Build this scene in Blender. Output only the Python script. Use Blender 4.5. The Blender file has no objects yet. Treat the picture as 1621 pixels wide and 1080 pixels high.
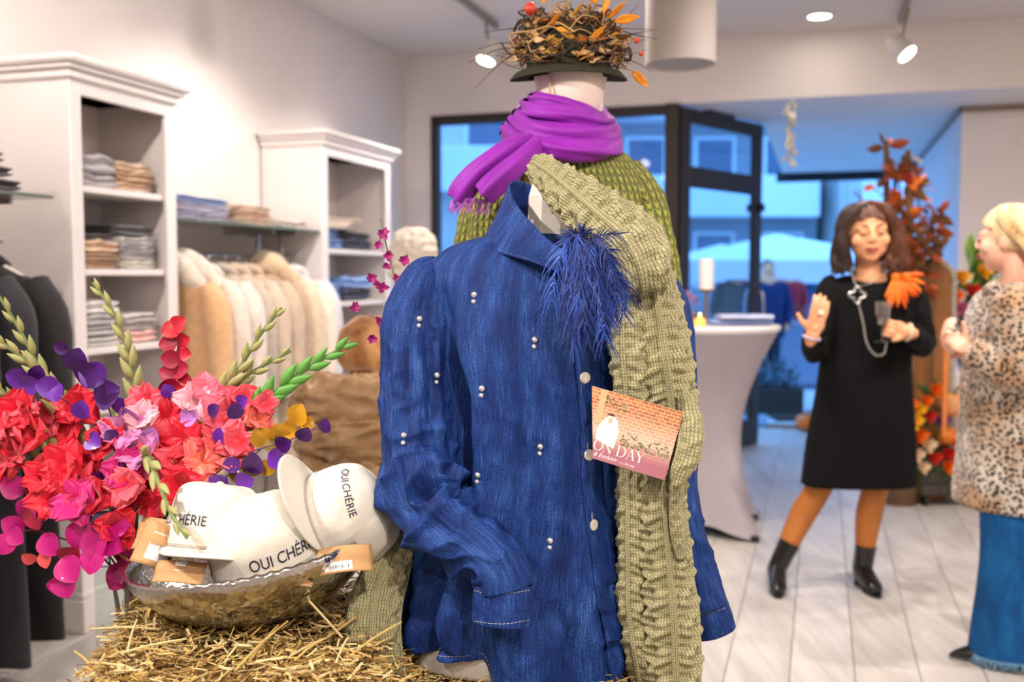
import bpy, math, random
import numpy as np
from mathutils import Vector, Matrix, noise as mnoise
from mathutils.bvhtree import BVHTree
PI = math.pi
sc = bpy.context.scene
COL = sc.collection
# ------------------------------------------------------------------ camera, world, exposure
CH, FPX = 1.37, 1600.0
PITCH = math.atan(102.0 / FPX)
cam_d = bpy.data.cameras.new('camera')
cam = bpy.data.objects.new('camera', cam_d); COL.objects.link(cam)
cam.location = (0, 0, CH); cam.rotation_euler = (PI / 2 - PITCH, 0, 0)
cam_d.sensor_width = 36.0; cam_d.lens = 36.0 * FPX / 1621.0
cam_d.clip_start = 0.05; cam_d.clip_end = 200
cam_d.dof.use_dof = True; cam_d.dof.focus_distance = 1.70; cam_d.dof.aperture_fstop = 3.0
sc.camera = cam
w = bpy.data.worlds.new('sky'); sc.world = w; w.use_nodes = True
bg = w.node_tree.nodes['Background']
bg.inputs['Color'].default_value = (0.15, 0.43, 1.0, 1); bg.inputs['Strength'].default_value = 3.6
sc.view_settings.view_transform = 'Standard'; sc.view_settings.look = 'None'
sc.view_settings.gamma = 1.0; sc.view_settings.use_curve_mapping = False
sc.view_settings.exposure = 0.0
LAMP_W = 18.0
LAMP_COL = (1.0, 0.90, 0.825)
sc.cycles.use_denoising = True
sc.cycles.use_adaptive_sampling = True; sc.cycles.adaptive_threshold = 0.08
sc.cycles.max_bounces = 5; sc.cycles.diffuse_bounces = 3; sc.cycles.glossy_bounces = 3
sc.cycles.transmission_bounces = 8; sc.cycles.transparent_max_bounces = 16
sc.cycles.sample_clamp_indirect = 6.0; sc.cycles.caustics_reflective = False; sc.cycles.caustics_refractive = False

# ------------------------------------------------------------------ helpers
def at(px, py, Y):
    """the point that the photograph shows at pixel (px, py), at distance Y in front of the lens"""
    a = (px - 810.5) / FPX; b = (540.0 - py) / FPX
    cp, sp = math.cos(PITCH), math.sin(PITCH)
    dx, dy, dz = a, cp + b * sp, -sp + b * cp
    k = Y / dy
    return np.array([dx * k, Y, CH + dz * k])
def ats(l): return np.array([at(*p[:3]) for p in l])
def rgb(r, g=None, b=None):
    if g is None: r, g, b = r
    f = lambda c: (c / 255 / 12.92) if c / 255 <= 0.04045 else ((c / 255 + 0.055) / 1.055) ** 2.4
    return (f(r), f(g), f(b), 1.0)
ORG = {}
def wo(o): return ORG.get(o.name, np.zeros(3))
def mesh(name, V, F, mat, parent=None, uv=None, smooth=True, origin=None, mi=None):
    V = np.asarray(V, dtype=float).reshape(-1, 3)
    if parent is not None: org = wo(parent)
    elif origin is not None: org = np.asarray(origin, float)
    else: org = np.array([V[:, 0].mean(), V[:, 1].mean(), V[:, 2].min()])
    me = bpy.data.meshes.new(name)
    if isinstance(F, np.ndarray):
        F = F.tolist()
    me.from_pydata((V - org).tolist(), [], F)
    if uv is not None:
        ul = me.uv_layers.new(name='UVMap')
        li = np.zeros(len(me.loops), dtype=np.int32); me.loops.foreach_get('vertex_index', li)
        ul.data.foreach_set('uv', np.asarray(uv, dtype=np.float32)[li].ravel())
    mats = mat if isinstance(mat, (list, tuple)) else [mat]
    for m in mats: me.materials.append(m)
    if mi is not None: me.polygons.foreach_set('material_index', np.asarray(mi, dtype=np.int32))
    if smooth: me.polygons.foreach_set('use_smooth', np.ones(len(me.polygons), dtype=bool))
    me.update()
    if smooth and len(F) < 1500: me.set_sharp_from_angle(angle=math.radians(42))
    o = bpy.data.objects.new(name, me); COL.objects.link(o)
    if parent is not None: o.parent = parent
    else: o.location = org
    ORG[o.name] = org
    return o
def thing(name, label, cat, loc=(0, 0, 0), group=None):
    o = bpy.data.objects.new(name, None); COL.objects.link(o); o.empty_display_size = 0.05
    o.location = loc; ORG[o.name] = np.array(loc, float)
    return tag(o, label, cat, group)
def tag(o, label, cat, group=None, kind=None):
    o['label'] = label; o['category'] = cat
    if group: o['group'] = group
    if kind: o['kind'] = kind
    return o
def struct(name, V, F, mat, parent=None, **k):
    o = mesh(name, V, F, mat, parent, **k)
    if parent is None: o['kind'] = 'structure'
    return o
def link_copy(src, parent, M):
    """copy of one mesh object under a parent, M relative to the parent"""
    c = src.copy(); COL.objects.link(c); c.parent = parent; c.matrix_basis = M; ORG[c.name] = np.zeros(3)
    return c
def shared(name, me, parent, M):
    o = bpy.data.objects.new(name, me); COL.objects.link(o); o.parent = parent; o.matrix_basis = M
    return o
def dup(root, M, label=None, group=None):
    r = root.copy(); COL.objects.link(r); r.matrix_basis = M
    if label: r['label'] = label
    if group: r['group'] = group
    for ch in list(root.children):
        c = ch.copy(); COL.objects.link(c); c.parent = r
        for g in list(ch.children):
            d = g.copy(); COL.objects.link(d); d.parent = c
    return r
def frame(loc, x=None, y=None, z=None, s=1.0):
    """4x4 matrix from a location and two axes (the first given of z, y is kept exact)"""
    if z is not None and x is not None:
        z = Vector(z).normalized(); x = Vector(x); x = (x - z * x.dot(z)).normalized(); y = z.cross(x)
    elif z is not None and y is not None:
        z = Vector(z).normalized(); y = Vector(y); y = (y - z * y.dot(z)).normalized(); x = y.cross(z)
    elif z is not None:
        z = Vector(z).normalized(); t = Vector((0, 0, 1)) if abs(z.z) < .9 else Vector((1, 0, 0))
        x = t.cross(z).normalized(); y = z.cross(x)
    else:
        x = Vector(x).normalized(); y = Vector(y); y = (y - x * y.dot(x)).normalized(); z = x.cross(y)
    m = Matrix(((x.x * s, y.x * s, z.x * s, loc[0]), (x.y * s, y.y * s, z.y * s, loc[1]), (x.z * s, y.z * s, z.z * s, loc[2]), (0, 0, 0, 1)))
    return m
def xf(M, V):
    A = np.array(M); V = np.asarray(V, float)
    return V @ A[:3, :3].T + A[:3, 3]
def join(parts):
    Vs, Fs, n = [], [], 0
    for V, F in parts:
        V = np.asarray(V, float).reshape(-1, 3)
        Vs.append(V); Fs += [[i + n for i in f] for f in (F.tolist() if isinstance(F, np.ndarray) else F)]; n += len(V)
    return np.concatenate(Vs), Fs
def box(x0, x1, y0, y1, z0, z1):
    V = np.array([[x0, y0, z0], [x1, y0, z0], [x1, y1, z0], [x0, y1, z0], [x0, y0, z1], [x1, y0, z1], [x1, y1, z1], [x0, y1, z1]], float)
    F = [[0, 3, 2, 1], [4, 5, 6, 7], [0, 1, 5, 4], [1, 2, 6, 5], [2, 3, 7, 6], [3, 0, 4, 7]]
    return V, F
def bbox(x0, x1, y0, y1, z0, z1, b=0.004):
    """box with chamfered edges"""
    V, F = [], []
    xs, ys, zs = (x0, x1), (y0, y1), (z0, z1)
    idx = {}
    for i in (0, 1):
        for j in (0, 1):
            for k in (0, 1):
                sx, sy, sz = (b if i == 0 else -b), (b if j == 0 else -b), (b if k == 0 else -b)
                for ax in range(3):
                    p = [xs[i], ys[j], zs[k]]
                    for a2, s in ((0, sx), (1, sy), (2, sz)):
                        if a2 != ax: p[a2] += s
                    idx[i, j, k, ax] = len(V); V.append(p)
    def q(l): F.append([idx[a] for a in l])
    for s in (0, 1):
        l = [(s, 0, 0, 0), (s, 1, 0, 0), (s, 1, 1, 0), (s, 0, 1, 0)]; q(l if s else l[::-1])
        l = [(0, s, 0, 1), (0, s, 1, 1), (1, s, 1, 1), (1, s, 0, 1)]; q(l if s else l[::-1])
        l = [(0, 0, s, 2), (1, 0, s, 2), (1, 1, s, 2), (0, 1, s, 2)]; q(l if s else l[::-1])
    for j in (0, 1):
        for k in (0, 1): q([(0, j, k, 1), (0, j, k, 2), (1, j, k, 2), (1, j, k, 1)])
    for i in (0, 1):
        for k in (0, 1): q([(i, 0, k, 0), (i, 0, k, 2), (i, 1, k, 2), (i, 1, k, 0)])
        for j in (0, 1): q([(i, j, 0, 0), (i, j, 0, 1), (i, j, 1, 1), (i, j, 1, 0)])
    for i in (0, 1):
        for j in (0, 1):
            for k in (0, 1): q([(i, j, k, 0), (i, j, k, 1), (i, j, k, 2)])
    return np.array(V, float), F
def cr(P, n, closed=False, ts=None):
    """Catmull-Rom through P, n samples evenly spaced by chord length"""
    P = np.asarray(P, float); m = len(P)
    if closed: P = np.concatenate([P, P[:1]]); m += 1
    d = np.linalg.norm(np.diff(P[:, :3], axis=0), axis=1); t = np.concatenate([[0], np.cumsum(d + 1e-9)]); t /= t[-1]
    s = np.linspace(0, 1, n) if not closed else np.linspace(0, 1, n, endpoint=False)
    if ts is not None: s = np.asarray(ts)
    i = np.clip(np.searchsorted(t, s, side='right') - 1, 0, m - 2)
    T = np.zeros_like(P)
    T[1:-1] = (P[2:] - P[:-2]) / (t[2:] - t[:-2])[:, None]
    if closed: T[0] = T[-1] = (P[1] - P[-2]) / (t[1] - t[0] + t[-1] - t[-2])
    else: T[0] = (P[1] - P[0]) / (t[1] - t[0]); T[-1] = (P[-1] - P[-2]) / (t[-1] - t[-2])
    h = (t[i + 1] - t[i])[:, None]; u = ((s - t[i])[:, None]) / h
    h00 = 2 * u**3 - 3 * u**2 + 1; h10 = u**3 - 2 * u**2 + u; h01 = -2 * u**3 + 3 * u**2; h11 = u**3 - u**2
    return h00 * P[i] + h10 * h * T[i] + h01 * P[i + 1] + h11 * h * T[i + 1]
def gridfaces(m, n, cu=False, cv=False):
    """rows m, columns n; cu closes the columns, cv the rows"""
    F = []
    for i in range(m if cv else m - 1):
        for j in range(n if cu else n - 1):
            a = i * n + j; b = i * n + (j + 1) % n; i2 = (i + 1) % m
            F.append([a, b, i2 * n + (j + 1) % n, i2 * n + j])
    return F
def griduv(G):
    """u, v in metres along a grid of points"""
    m, n = G.shape[:2]
    du = np.linalg.norm(np.diff(G, axis=1), axis=2).mean(0); dv = np.linalg.norm(np.diff(G, axis=0), axis=2).mean(1)
    u = np.concatenate([[0], np.cumsum(du)]); v = np.concatenate([[0], np.cumsum(dv)])
    U, Vv = np.meshgrid(u, v)
    return np.stack([U, Vv], -1).reshape(-1, 2)
def normals(G, cu=False):
    du = np.gradient(G, axis=1); dv = np.gradient(G, axis=0)
    if cu: du = (np.roll(G, -1, 1) - np.roll(G, 1, 1)) / 2
    nn = np.cross(du, dv); return nn / (np.linalg.norm(nn, axis=2, keepdims=True) + 1e-12)
def loft(curves, m, n, closed=False):
    """curves: list of lists of points; returns m x n grid of points"""
    C = np.stack([cr(c, n, closed) for c in curves])
    out = np.zeros((m, n, 3))
    t = np.concatenate([[0], np.cumsum(np.linalg.norm(np.diff(C, axis=0), axis=2).mean(1))]); t /= t[-1]
    s = np.linspace(0, 1, m)
    T = np.zeros_like(C); k = len(C)
    if k > 2: T[1:-1] = (C[2:] - C[:-2]) / (t[2:] - t[:-2])[:, None, None]
    T[0] = (C[1] - C[0]) / (t[1] - t[0]); T[-1] = (C[-1] - C[-2]) / (t[-1] - t[-2])
    i = np.clip(np.searchsorted(t, s, side='right') - 1, 0, k - 2)
    h = (t[i + 1] - t[i])[:, None, None]; u = ((s - t[i])[:, None, None]) / h
    return (2*u**3-3*u**2+1)*C[i] + (u**3-2*u**2+u)*h*T[i] + (-2*u**3+3*u**2)*C[i+1] + (u**3-u**2)*h*T[i+1]
def tubegrid(path, rad, m, n, sx=1.0, sy=1.0, up=(0, 0, 1), raw=False):
    """m x n grid of a tube along a path; rad per control point (r or (rx, ry)); up fixes the x side of the section"""
    path = np.asarray(path, float); rad = np.asarray(rad, float)
    if rad.ndim == 1: rad = np.stack([rad * sx, rad * sy], 1)
    A = cr(np.concatenate([path, rad], 1), m)
    P, R = A[:, :3], A[:, 3:5]
    T = np.gradient(P, axis=0); T /= np.linalg.norm(T, axis=1, keepdims=True) + 1e-12
    u0 = np.asarray(up, float); X = np.zeros_like(P)
    x = u0 - T[0] * u0.dot(T[0])
    if np.linalg.norm(x) < 1e-4: x = np.array([1., 0, 0]) - T[0] * T[0][0]
    for i in range(m):
        x = x - T[i] * x.dot(T[i]); x /= np.linalg.norm(x) + 1e-12; X[i] = x
    Yv = np.cross(T, X)
    a = np.linspace(0, 2 * PI, n, endpoint=False)
    G = P[:, None] + X[:, None] * (np.cos(a)[None, :, None] * R[:, None, :1]) + Yv[:, None] * (np.sin(a)[None, :, None] * R[:, None, 1:2])
    return G
def tube(path, rad, m=12, n=8, caps=True, **k):
    G = tubegrid(path, rad, m, n, **k)
    return gridclose(G, caps)
def gridclose(G, caps=True):
    m, n = G.shape[:2]
    V = G.reshape(-1, 3); F = gridfaces(m, n, cu=True)
    if caps:
        V = np.concatenate([V, G[0].mean(0)[None], G[-1].mean(0)[None]])
        a, b = m * n, m * n + 1
        F += [[a, (j + 1) % n, j] for j in range(n)] + [[b, (m - 1) * n + j, (m - 1) * n + (j + 1) % n] for j in range(n)]
    return V, F
def lathe(prof, n=32, c=(0, 0, 0)):
    prof = np.asarray(prof, float); a = np.linspace(0, 2 * PI, n, endpoint=False)
    G = np.zeros((len(prof), n, 3)); G[:, :, 0] = prof[:, :1] * np.cos(a); G[:, :, 1] = prof[:, :1] * np.sin(a); G[:, :, 2] = prof[:, 1:2]
    return (G + np.array(c)).reshape(-1, 3), gridfaces(len(prof), n, cu=True)
def ellipsoid(c, r, nu=16, nv=12):
    v = np.linspace(-PI / 2, PI / 2, nv); pr = np.stack([np.cos(v), np.sin(v)], 1); pr[0, 0] = pr[-1, 0] = 1e-4
    V, F = lathe(pr, nu)
    return V * np.array(r) + np.array(c), F
def cyl(a, b, r, n=12, r2=None):
    return tube([a, (np.array(a) + np.array(b)) / 2, b], [r, (r + (r if r2 is None else r2)) / 2, r if r2 is None else r2], 3, n)
def polyprism(P2, z0, z1):
    """vertical prism of a convex-ish outline"""
    n = len(P2); V = [[x, y, z0] for x, y in P2] + [[x, y, z1] for x, y in P2]
    F = [list(range(n))[::-1], list(range(n, 2 * n))] + [[i, (i + 1) % n, n + (i + 1) % n, n + i] for i in range(n)]
    return np.array(V, float), F
def nz(P, scale, seed=0.0):
    """smooth noise per point, -1..1"""
    P = np.asarray(P, float); sh = P.shape[:-1]; Q = P.reshape(-1, 3) * scale + seed * 7.31
    f = mnoise.noise
    return np.array([f(Vector(q)) for q in Q.tolist()]).reshape(sh)
def mod_solid(o, th, off=-1.0):
    m = o.modifiers.new('thickness', 'SOLIDIFY'); m.thickness = th; m.offset = off; return o
def mod_sub(o, l=1):
    m = o.modifiers.new('smooth', 'SUBSURF'); m.levels = l; m.render_levels = l; return o
def bvh(V, F): return BVHTree.FromPolygons([tuple(v) for v in np.asarray(V).tolist()], F)
def drop(tree, px, py, off=0.0):
    """where the surface is seen at a pixel: point and normal"""
    c = Vector((0, 0, CH)); d = Vector(at(px, py, 1.0)) - c; d.normalize()
    h = tree.ray_cast(c, d)
    if h[0] is None: return None
    n = h[1] if h[1].dot(d) < 0 else -h[1]
    return h[0] + n * off, n
_txt = {}
def text2d(s, size=1.0, shear=0.0):
    """flat outline mesh of a line of text: V (N,2), faces; centred"""
    cu = bpy.data.curves.new('t', 'FONT'); cu.body = s; cu.size = size; cu.align_x = 'CENTER'; cu.align_y = 'CENTER'; cu.resolution_u = 4; cu.shear = shear
    o = bpy.data.objects.new('t', cu); COL.objects.link(o)
    dg = bpy.context.evaluated_depsgraph_get(); me = o.evaluated_get(dg).to_mesh()
    V = np.array([v.co[:2] for v in me.vertices]); F = [list(p.vertices) for p in me.polygons]
    o.evaluated_get(dg).to_mesh_clear(); bpy.data.objects.remove(o); bpy.data.curves.remove(cu)
    return V, F
# room axes: the left wall runs along U (away), the shop front along W (to the right)
AX = math.radians(17.0)
UX, UY = math.sin(AX), math.cos(AX)
OX, OY = -2.03, 3.93
def R(s, t, z=0.0): return np.array([OX + s * UY + t * UX, OY - s * UX + t * UY, z])
def RM(s, t, z=0.0): return Matrix.Translation(Vector(R(s, t, z))) @ Matrix.Rotation(-AX, 4, 'Z')
def rx(V):
    V = np.asarray(V, float); return np.stack([OX + V[:, 0] * UY + V[:, 1] * UX, OY - V[:, 0] * UX + V[:, 1] * UY, V[:, 2]], 1)
def rbox(s0, s1, t0, t1, z0, z1, b=0): 
    V, F = bbox(s0, s1, t0, t1, z0, z1, b) if b else box(s0, s1, t0, t1, z0, z1)
    return rx(V), F
def rinv(x, y):
    dx, dy = x - OX, y - OY; return dx * UY - dy * UX, dx * UX + dy * UY

# ------------------------------------------------------------------ materials
MATS = {}
def mat(name, col=(200, 200, 200), rough=0.6, metal=0.0, var=0.0, vscale=8.0, bump=0.0, bscale=60.0, sheen=0.0, trans=0.0, ior=1.45, emit=None, estr=0.0, alpha=1.0, coat=0.0, spec=0.5, col2=None, sss=0.0, stretch=None, bdist=0.004, detail=3.0):
    if name in MATS: return MATS[name]
    m = bpy.data.materials.new(name); m.use_nodes = True; MATS[name] = m
    nt = m.node_tree; N, L = nt.nodes, nt.links; b = N['Principled BSDF']
    c = rgb(col) if max(col) > 1.0 else tuple(col) + (1,)
    b.inputs['Base Color'].default_value = c; b.inputs['Roughness'].default_value = rough; b.inputs['Metallic'].default_value = metal
    b.inputs['Specular IOR Level'].default_value = spec
    b.inputs['IOR'].default_value = ior; b.inputs['Transmission Weight'].default_value = trans; b.inputs['Alpha'].default_value = alpha
    b.inputs['Coat Weight'].default_value = coat
    if sheen: b.inputs['Sheen Weight'].default_value = sheen; b.inputs['Sheen Roughness'].default_value = 0.5
    if sss: b.inputs['Subsurface Weight'].default_value = sss; b.inputs['Subsurface Scale'].default_value = 0.008; b.inputs['Subsurface Radius'].default_value = (1.0, 0.4, 0.25)
    if emit is not None: b.inputs['Emission Color'].default_value = rgb(emit); b.inputs['Emission Strength'].default_value = estr
    if var or bump or col2:
        tc = N.new('ShaderNodeTexCoord'); mp = N.new('ShaderNodeMapping'); L.new(tc.outputs['Object'], mp.inputs['Vector'])
        if stretch: mp.inputs['Scale'].default_value = stretch
    if var or col2:
        t = N.new('ShaderNodeTexNoise'); t.inputs['Scale'].default_value = vscale; t.inputs['Detail'].default_value = detail; L.new(mp.outputs['Vector'], t.inputs['Vector'])
        r = N.new('ShaderNodeValToRGB'); L.new(t.outputs['Fac'], r.inputs['Fac']); L.new(r.outputs['Color'], b.inputs['Base Color'])
        k0, k1 = 1 - var, 1 + var
        c2 = rgb(col2) if col2 else c
        r.color_ramp.elements[0].position = 0.35; r.color_ramp.elements[1].position = 0.65
        r.color_ramp.elements[0].color = tuple(min(1, x * k0) for x in c2[:3]) + (1,); r.color_ramp.elements[1].color = tuple(min(1, x * k1) for x in c[:3]) + (1,)
    if bump:
        t2 = N.new('ShaderNodeTexNoise'); t2.inputs['Scale'].default_value = bscale; t2.inputs['Detail'].default_value = 4; L.new(mp.outputs['Vector'], t2.inputs['Vector'])
        bp = N.new('ShaderNodeBump'); bp.inputs['Strength'].default_value = bump; bp.inputs['Distance'].default_value = bdist; L.new(t2.outputs['Fac'], bp.inputs['Height']); L.new(bp.outputs['Normal'], b.inputs['Normal'])
    return m
def mathn(nt, op, a, b=None, c=None):
    n = nt.nodes.new('ShaderNodeMath'); n.operation = op
    for i, x in enumerate((a, b, c)):
        if x is None: continue
        if isinstance(x, (int, float)): n.inputs[i].default_value = x
        else: nt.links.new(x, n.inputs[i])
    return n.outputs[0]
def mixc(nt, f, a, b):
    n = nt.nodes.new('ShaderNodeMix'); n.data_type = 'RGBA'
    if isinstance(f, (int, float)): n.inputs[0].default_value = f
    else: nt.links.new(f, n.inputs[0])
    for i, x in ((6, a), (7, b)):
        if isinstance(x, tuple): n.inputs[i].default_value = x
        else: nt.links.new(x, n.inputs[i])
    return n.outputs[2]
def knit(name, col, cols=140.0, rows=110.0, dist=0.004, gap=0.35, rough=0.85, sheen=0.3, var=0.12, strength=0.9):
    """knitted cloth: columns of V stitches along v of the UV map (metres)"""
    if name in MATS: return MATS[name]
    m = mat(name, col, rough, sheen=sheen); nt = m.node_tree; N, L = nt.nodes, nt.links; b = N['Principled BSDF']
    tc = N.new('ShaderNodeTexCoord')
    ns = N.new('ShaderNodeTexNoise'); ns.inputs['Scale'].default_value = 90.0; L.new(tc.outputs['Object'], ns.inputs['Vector'])
    sp = N.new('ShaderNodeSeparateXYZ'); L.new(tc.outputs['UV'], sp.inputs[0])
    wob = mathn(nt, 'MULTIPLY', mathn(nt, 'SUBTRACT', ns.outputs['Fac'], 0.5), 0.5)
    u = mathn(nt, 'ADD', mathn(nt, 'MULTIPLY', sp.outputs['X'], cols), wob)
    tri = mathn(nt, 'MULTIPLY', mathn(nt, 'ABSOLUTE', mathn(nt, 'SUBTRACT', mathn(nt, 'FRACT', u), 0.5)), 2.0)
    v = mathn(nt, 'ADD', mathn(nt, 'ADD', mathn(nt, 'MULTIPLY', sp.outputs['Y'], rows), mathn(nt, 'MULTIPLY', tri, 0.55)), wob)
    st = mathn(nt, 'ABSOLUTE', mathn(nt, 'SINE', mathn(nt, 'MULTIPLY', v, PI)))
    colh = mathn(nt, 'SUBTRACT', 1.0, mathn(nt, 'POWER', tri, 3.0))
    h = mathn(nt, 'MULTIPLY', colh, mathn(nt, 'ADD', 0.35, mathn(nt, 'MULTIPLY', mathn(nt, 'POWER', st, 0.6), 0.65)))
    bp = N.new('ShaderNodeBump'); bp.inputs['Strength'].default_value = strength; bp.inputs['Distance'].default_value = dist
    L.new(h, bp.inputs['Height']); L.new(bp.outputs['Normal'], b.inputs['Normal'])
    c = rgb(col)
    dk = tuple(x * (1 - gap) * (0.55 if i == 2 else 0.8) for i, x in enumerate(c[:3])) + (1,)  # shade of gaps and stitch valleys is put into this darker colour
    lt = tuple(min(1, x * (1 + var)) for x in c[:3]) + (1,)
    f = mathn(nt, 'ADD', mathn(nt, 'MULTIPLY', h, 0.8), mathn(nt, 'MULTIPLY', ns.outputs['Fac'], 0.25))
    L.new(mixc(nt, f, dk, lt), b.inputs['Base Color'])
    return m
def glassmat(name, col=(235, 245, 245), refl=0.06, rough=0.02):
    """thin clear pane: see-through with a mirror sheen that grows at grazing angles"""
    if name in MATS: return MATS[name]
    m = bpy.data.materials.new(name); m.use_nodes = True; MATS[name] = m
    nt = m.node_tree; N, L = nt.nodes, nt.links; N.remove(N['Principled BSDF'])
    t = N.new('ShaderNodeBsdfTransparent'); t.inputs[0].default_value = rgb(col)
    g = N.new('ShaderNodeBsdfGlossy'); g.inputs['Roughness'].default_value = rough
    lw = N.new('ShaderNodeLayerWeight'); lw.inputs['Blend'].default_value = .5
    fr = mathn(nt, 'ADD', refl * .5, mathn(nt, 'MULTIPLY', mathn(nt, 'POWER', lw.outputs['Facing'], 4.0), .5))
    mx = N.new('ShaderNodeMixShader'); L.new(fr, mx.inputs[0]); L.new(t.outputs[0], mx.inputs[1]); L.new(g.outputs[0], mx.inputs[2])
    L.new(mx.outputs[0], N['Material Output'].inputs['Surface'])
    return m
def rowpts(rows, m, Y):
    A = []
    for py, xl, xr, b in rows:
        l, r = at(xl, py, Y), at(xr, py, Y); A.append(((l[0] + r[0]) / 2, 0, l[2], (r[0] - l[0]) / 2, b))
    A = np.array(A); t = A[:, 2]
    B = cr(np.concatenate([np.stack([A[:, 2], A[:, 0], A[:, 3]], 1), A[:, 4:5]], 1), m)
    return B  # z, cx, a, b
def denimmat(name='denim', dark=(5, 19, 60), mid=(15, 52, 124), light=(82, 130, 196), rough=.72):
    m = mat(name, mid, rough, spec=.35); nt = m.node_tree; N, L = nt.nodes, nt.links; b = N['Principled BSDF']
    tc = N.new('ShaderNodeTexCoord')
    def ns(scale, sx, sy, sz, det=3.0, rot=(0, 0, 0), uv=True):
        mp = N.new('ShaderNodeMapping'); mp.inputs['Scale'].default_value = (sx, sy, sz); mp.inputs['Rotation'].default_value = rot; L.new(tc.outputs['UV' if uv else 'Object'], mp.inputs[0])
        t = N.new('ShaderNodeTexNoise'); t.inputs['Scale'].default_value = scale; t.inputs['Detail'].default_value = det; L.new(mp.outputs[0], t.inputs['Vector']); return t.outputs['Fac']
    slub = ns(1.0, 620, 26, 1); big = ns(1.0, 26, 7, 1); fine = ns(1.0, 900, 500, 1, 2.0, (0, 0, .7))
    f = mathn(nt, 'ADD', mathn(nt, 'ADD', mathn(nt, 'MULTIPLY', slub, .36), mathn(nt, 'MULTIPLY', big, .34)), mathn(nt, 'MULTIPLY', fine, .50))
    r = N.new('ShaderNodeValToRGB'); L.new(f, r.inputs[0]); e = r.color_ramp.elements
    e[0].position = .46; e[0].color = rgb(dark); e[1].position = .80; e[1].color = rgb(light)
    k = r.color_ramp.elements.new(.63); k.color = rgb(mid)
    L.new(r.outputs[0], b.inputs['Base Color'])
    bp = N.new('ShaderNodeBump'); bp.inputs['Strength'].default_value = .35; bp.inputs['Distance'].default_value = .0012
    cr_ = ns(1.0, 22, 14, 22, 5.0, (0, 0, 0), False); bp2 = N.new('ShaderNodeBump'); bp2.inputs['Strength'].default_value = .45; bp2.inputs['Distance'].default_value = .012
    L.new(cr_, bp2.inputs['Height']); L.new(fine, bp.inputs['Height']); L.new(bp2.outputs[0], bp.inputs['Normal']); L.new(bp.outputs[0], b.inputs['Normal'])
    return m
random.seed(11); rng = np.random.default_rng(11)
# ================================================================== ROOM
CEIL, SOF = 3.04, 2.60
TB = 4.16; SR = 6.2; TREAR = -6.5
wallp = mat('wall_paint', (238, 230, 226), 0.75, var=0.02, vscale=2.0, bump=0.05, bscale=180)
ceilp = mat('ceiling_paint', (226, 217, 211), 0.8, var=0.015, vscale=1.5)
soffp = mat('soffit_paint', (238, 230, 222), 0.8, var=0.02, vscale=1.5)
white_lacq = mat('white_lacquer', (236, 228, 226), 0.45, var=0.015, vscale=3)
dark_frame = mat('dark_brown_metal', (48, 40, 36), 0.5, var=0.06, vscale=10)
chrome = mat('brushed_steel', (190, 186, 180), 0.28, 1.0)
brass = mat('warm_metal', (150, 128, 104), 0.4, 1.0)
# floor: planks laid along the wall, each a piece of its own
fl = struct('floor', *rbox(-0.1, SR + .1, TREAR - .1, 6.2, -0.12, -0.012), mat('floor_screed', (150, 144, 138), 0.9))
def plankmat():
    m = mat('washed_oak', (216, 209, 203), 0.42); nt = m.node_tree; N, L = nt.nodes, nt.links; b = N['Principled BSDF']
    g = N.new('ShaderNodeNewGeometry'); mp = N.new('ShaderNodeMapping'); mp.inputs['Rotation'].default_value = (0, 0, AX); mp.inputs['Scale'].default_value = (14, 1.3, 1); L.new(g.outputs['Position'], mp.inputs[0])
    oi = N.new('ShaderNodeObjectInfo')
    va = N.new('ShaderNodeVectorMath'); va.operation = 'ADD'; L.new(mp.outputs[0], va.inputs[0])
    cb = N.new('ShaderNodeCombineXYZ'); L.new(mathn(nt, 'MULTIPLY', oi.outputs['Random'], 40.0), cb.inputs[2]); L.new(cb.outputs[0], va.inputs[1])
    t = N.new('ShaderNodeTexNoise'); t.inputs['Scale'].default_value = 1.6; t.inputs['Detail'].default_value = 6; t.inputs['Roughness'].default_value = 0.62; L.new(va.outputs[0], t.inputs['Vector'])
    r = N.new('ShaderNodeValToRGB'); L.new(t.outputs['Fac'], r.inputs[0]); e = r.color_ramp.elements
    e[0].position = .28; e[0].color = rgb(188, 180, 173); e[1].position = .62; e[1].color = rgb(214, 208, 201)
    k = mathn(nt, 'ADD', .84, mathn(nt, 'MULTIPLY', oi.outputs['Random'], .2))
    mx = N.new('ShaderNodeMix'); mx.data_type = 'RGBA'; mx.blend_type = 'MULTIPLY'; mx.inputs[0].default_value = 1
    cc = N.new('ShaderNodeCombineColor')
    for i in range(3): L.new(k, cc.inputs[i])
    L.new(r.outputs[0], mx.inputs[6]); L.new(cc.outputs[0], mx.inputs[7]); L.new(mx.outputs[2], b.inputs['Base Color'])
    bp = N.new('ShaderNodeBump'); bp.inputs['Strength'].default_value = .15; bp.inputs['Distance'].default_value = .003; L.new(t.outputs['Fac'], bp.inputs['Height']); L.new(bp.outputs[0], b.inputs['Normal'])
    return m
oak = plankmat()
PW, PLN = 0.215, 1.86
def plank_mesh(L):
    V, F = bbox(0.0012, PW - .0012, .0012, L - .0012, -.012, 0, .0025)
    me = bpy.data.meshes.new('plank'); me.from_pydata(V.tolist(), [], F); me.materials.append(oak); return me
pm = plank_mesh(PLN); pme = {}
for i in range(int(SR / PW) + 1):
    t = -3.4 - (i * 0.73 % PLN)
    while t < 6.2:
        L = min(PLN, 6.2 - t)
        if L > .05:
            me = pm if L == PLN else pme.setdefault(round(L, 3), plank_mesh(L))
            o = bpy.data.objects.new('plank', me); COL.objects.link(o); o.parent = fl
            o.matrix_basis = Matrix.Translation(-Vector(wo(fl))) @ RM(i * PW, t, 0)
        t += PLN
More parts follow.
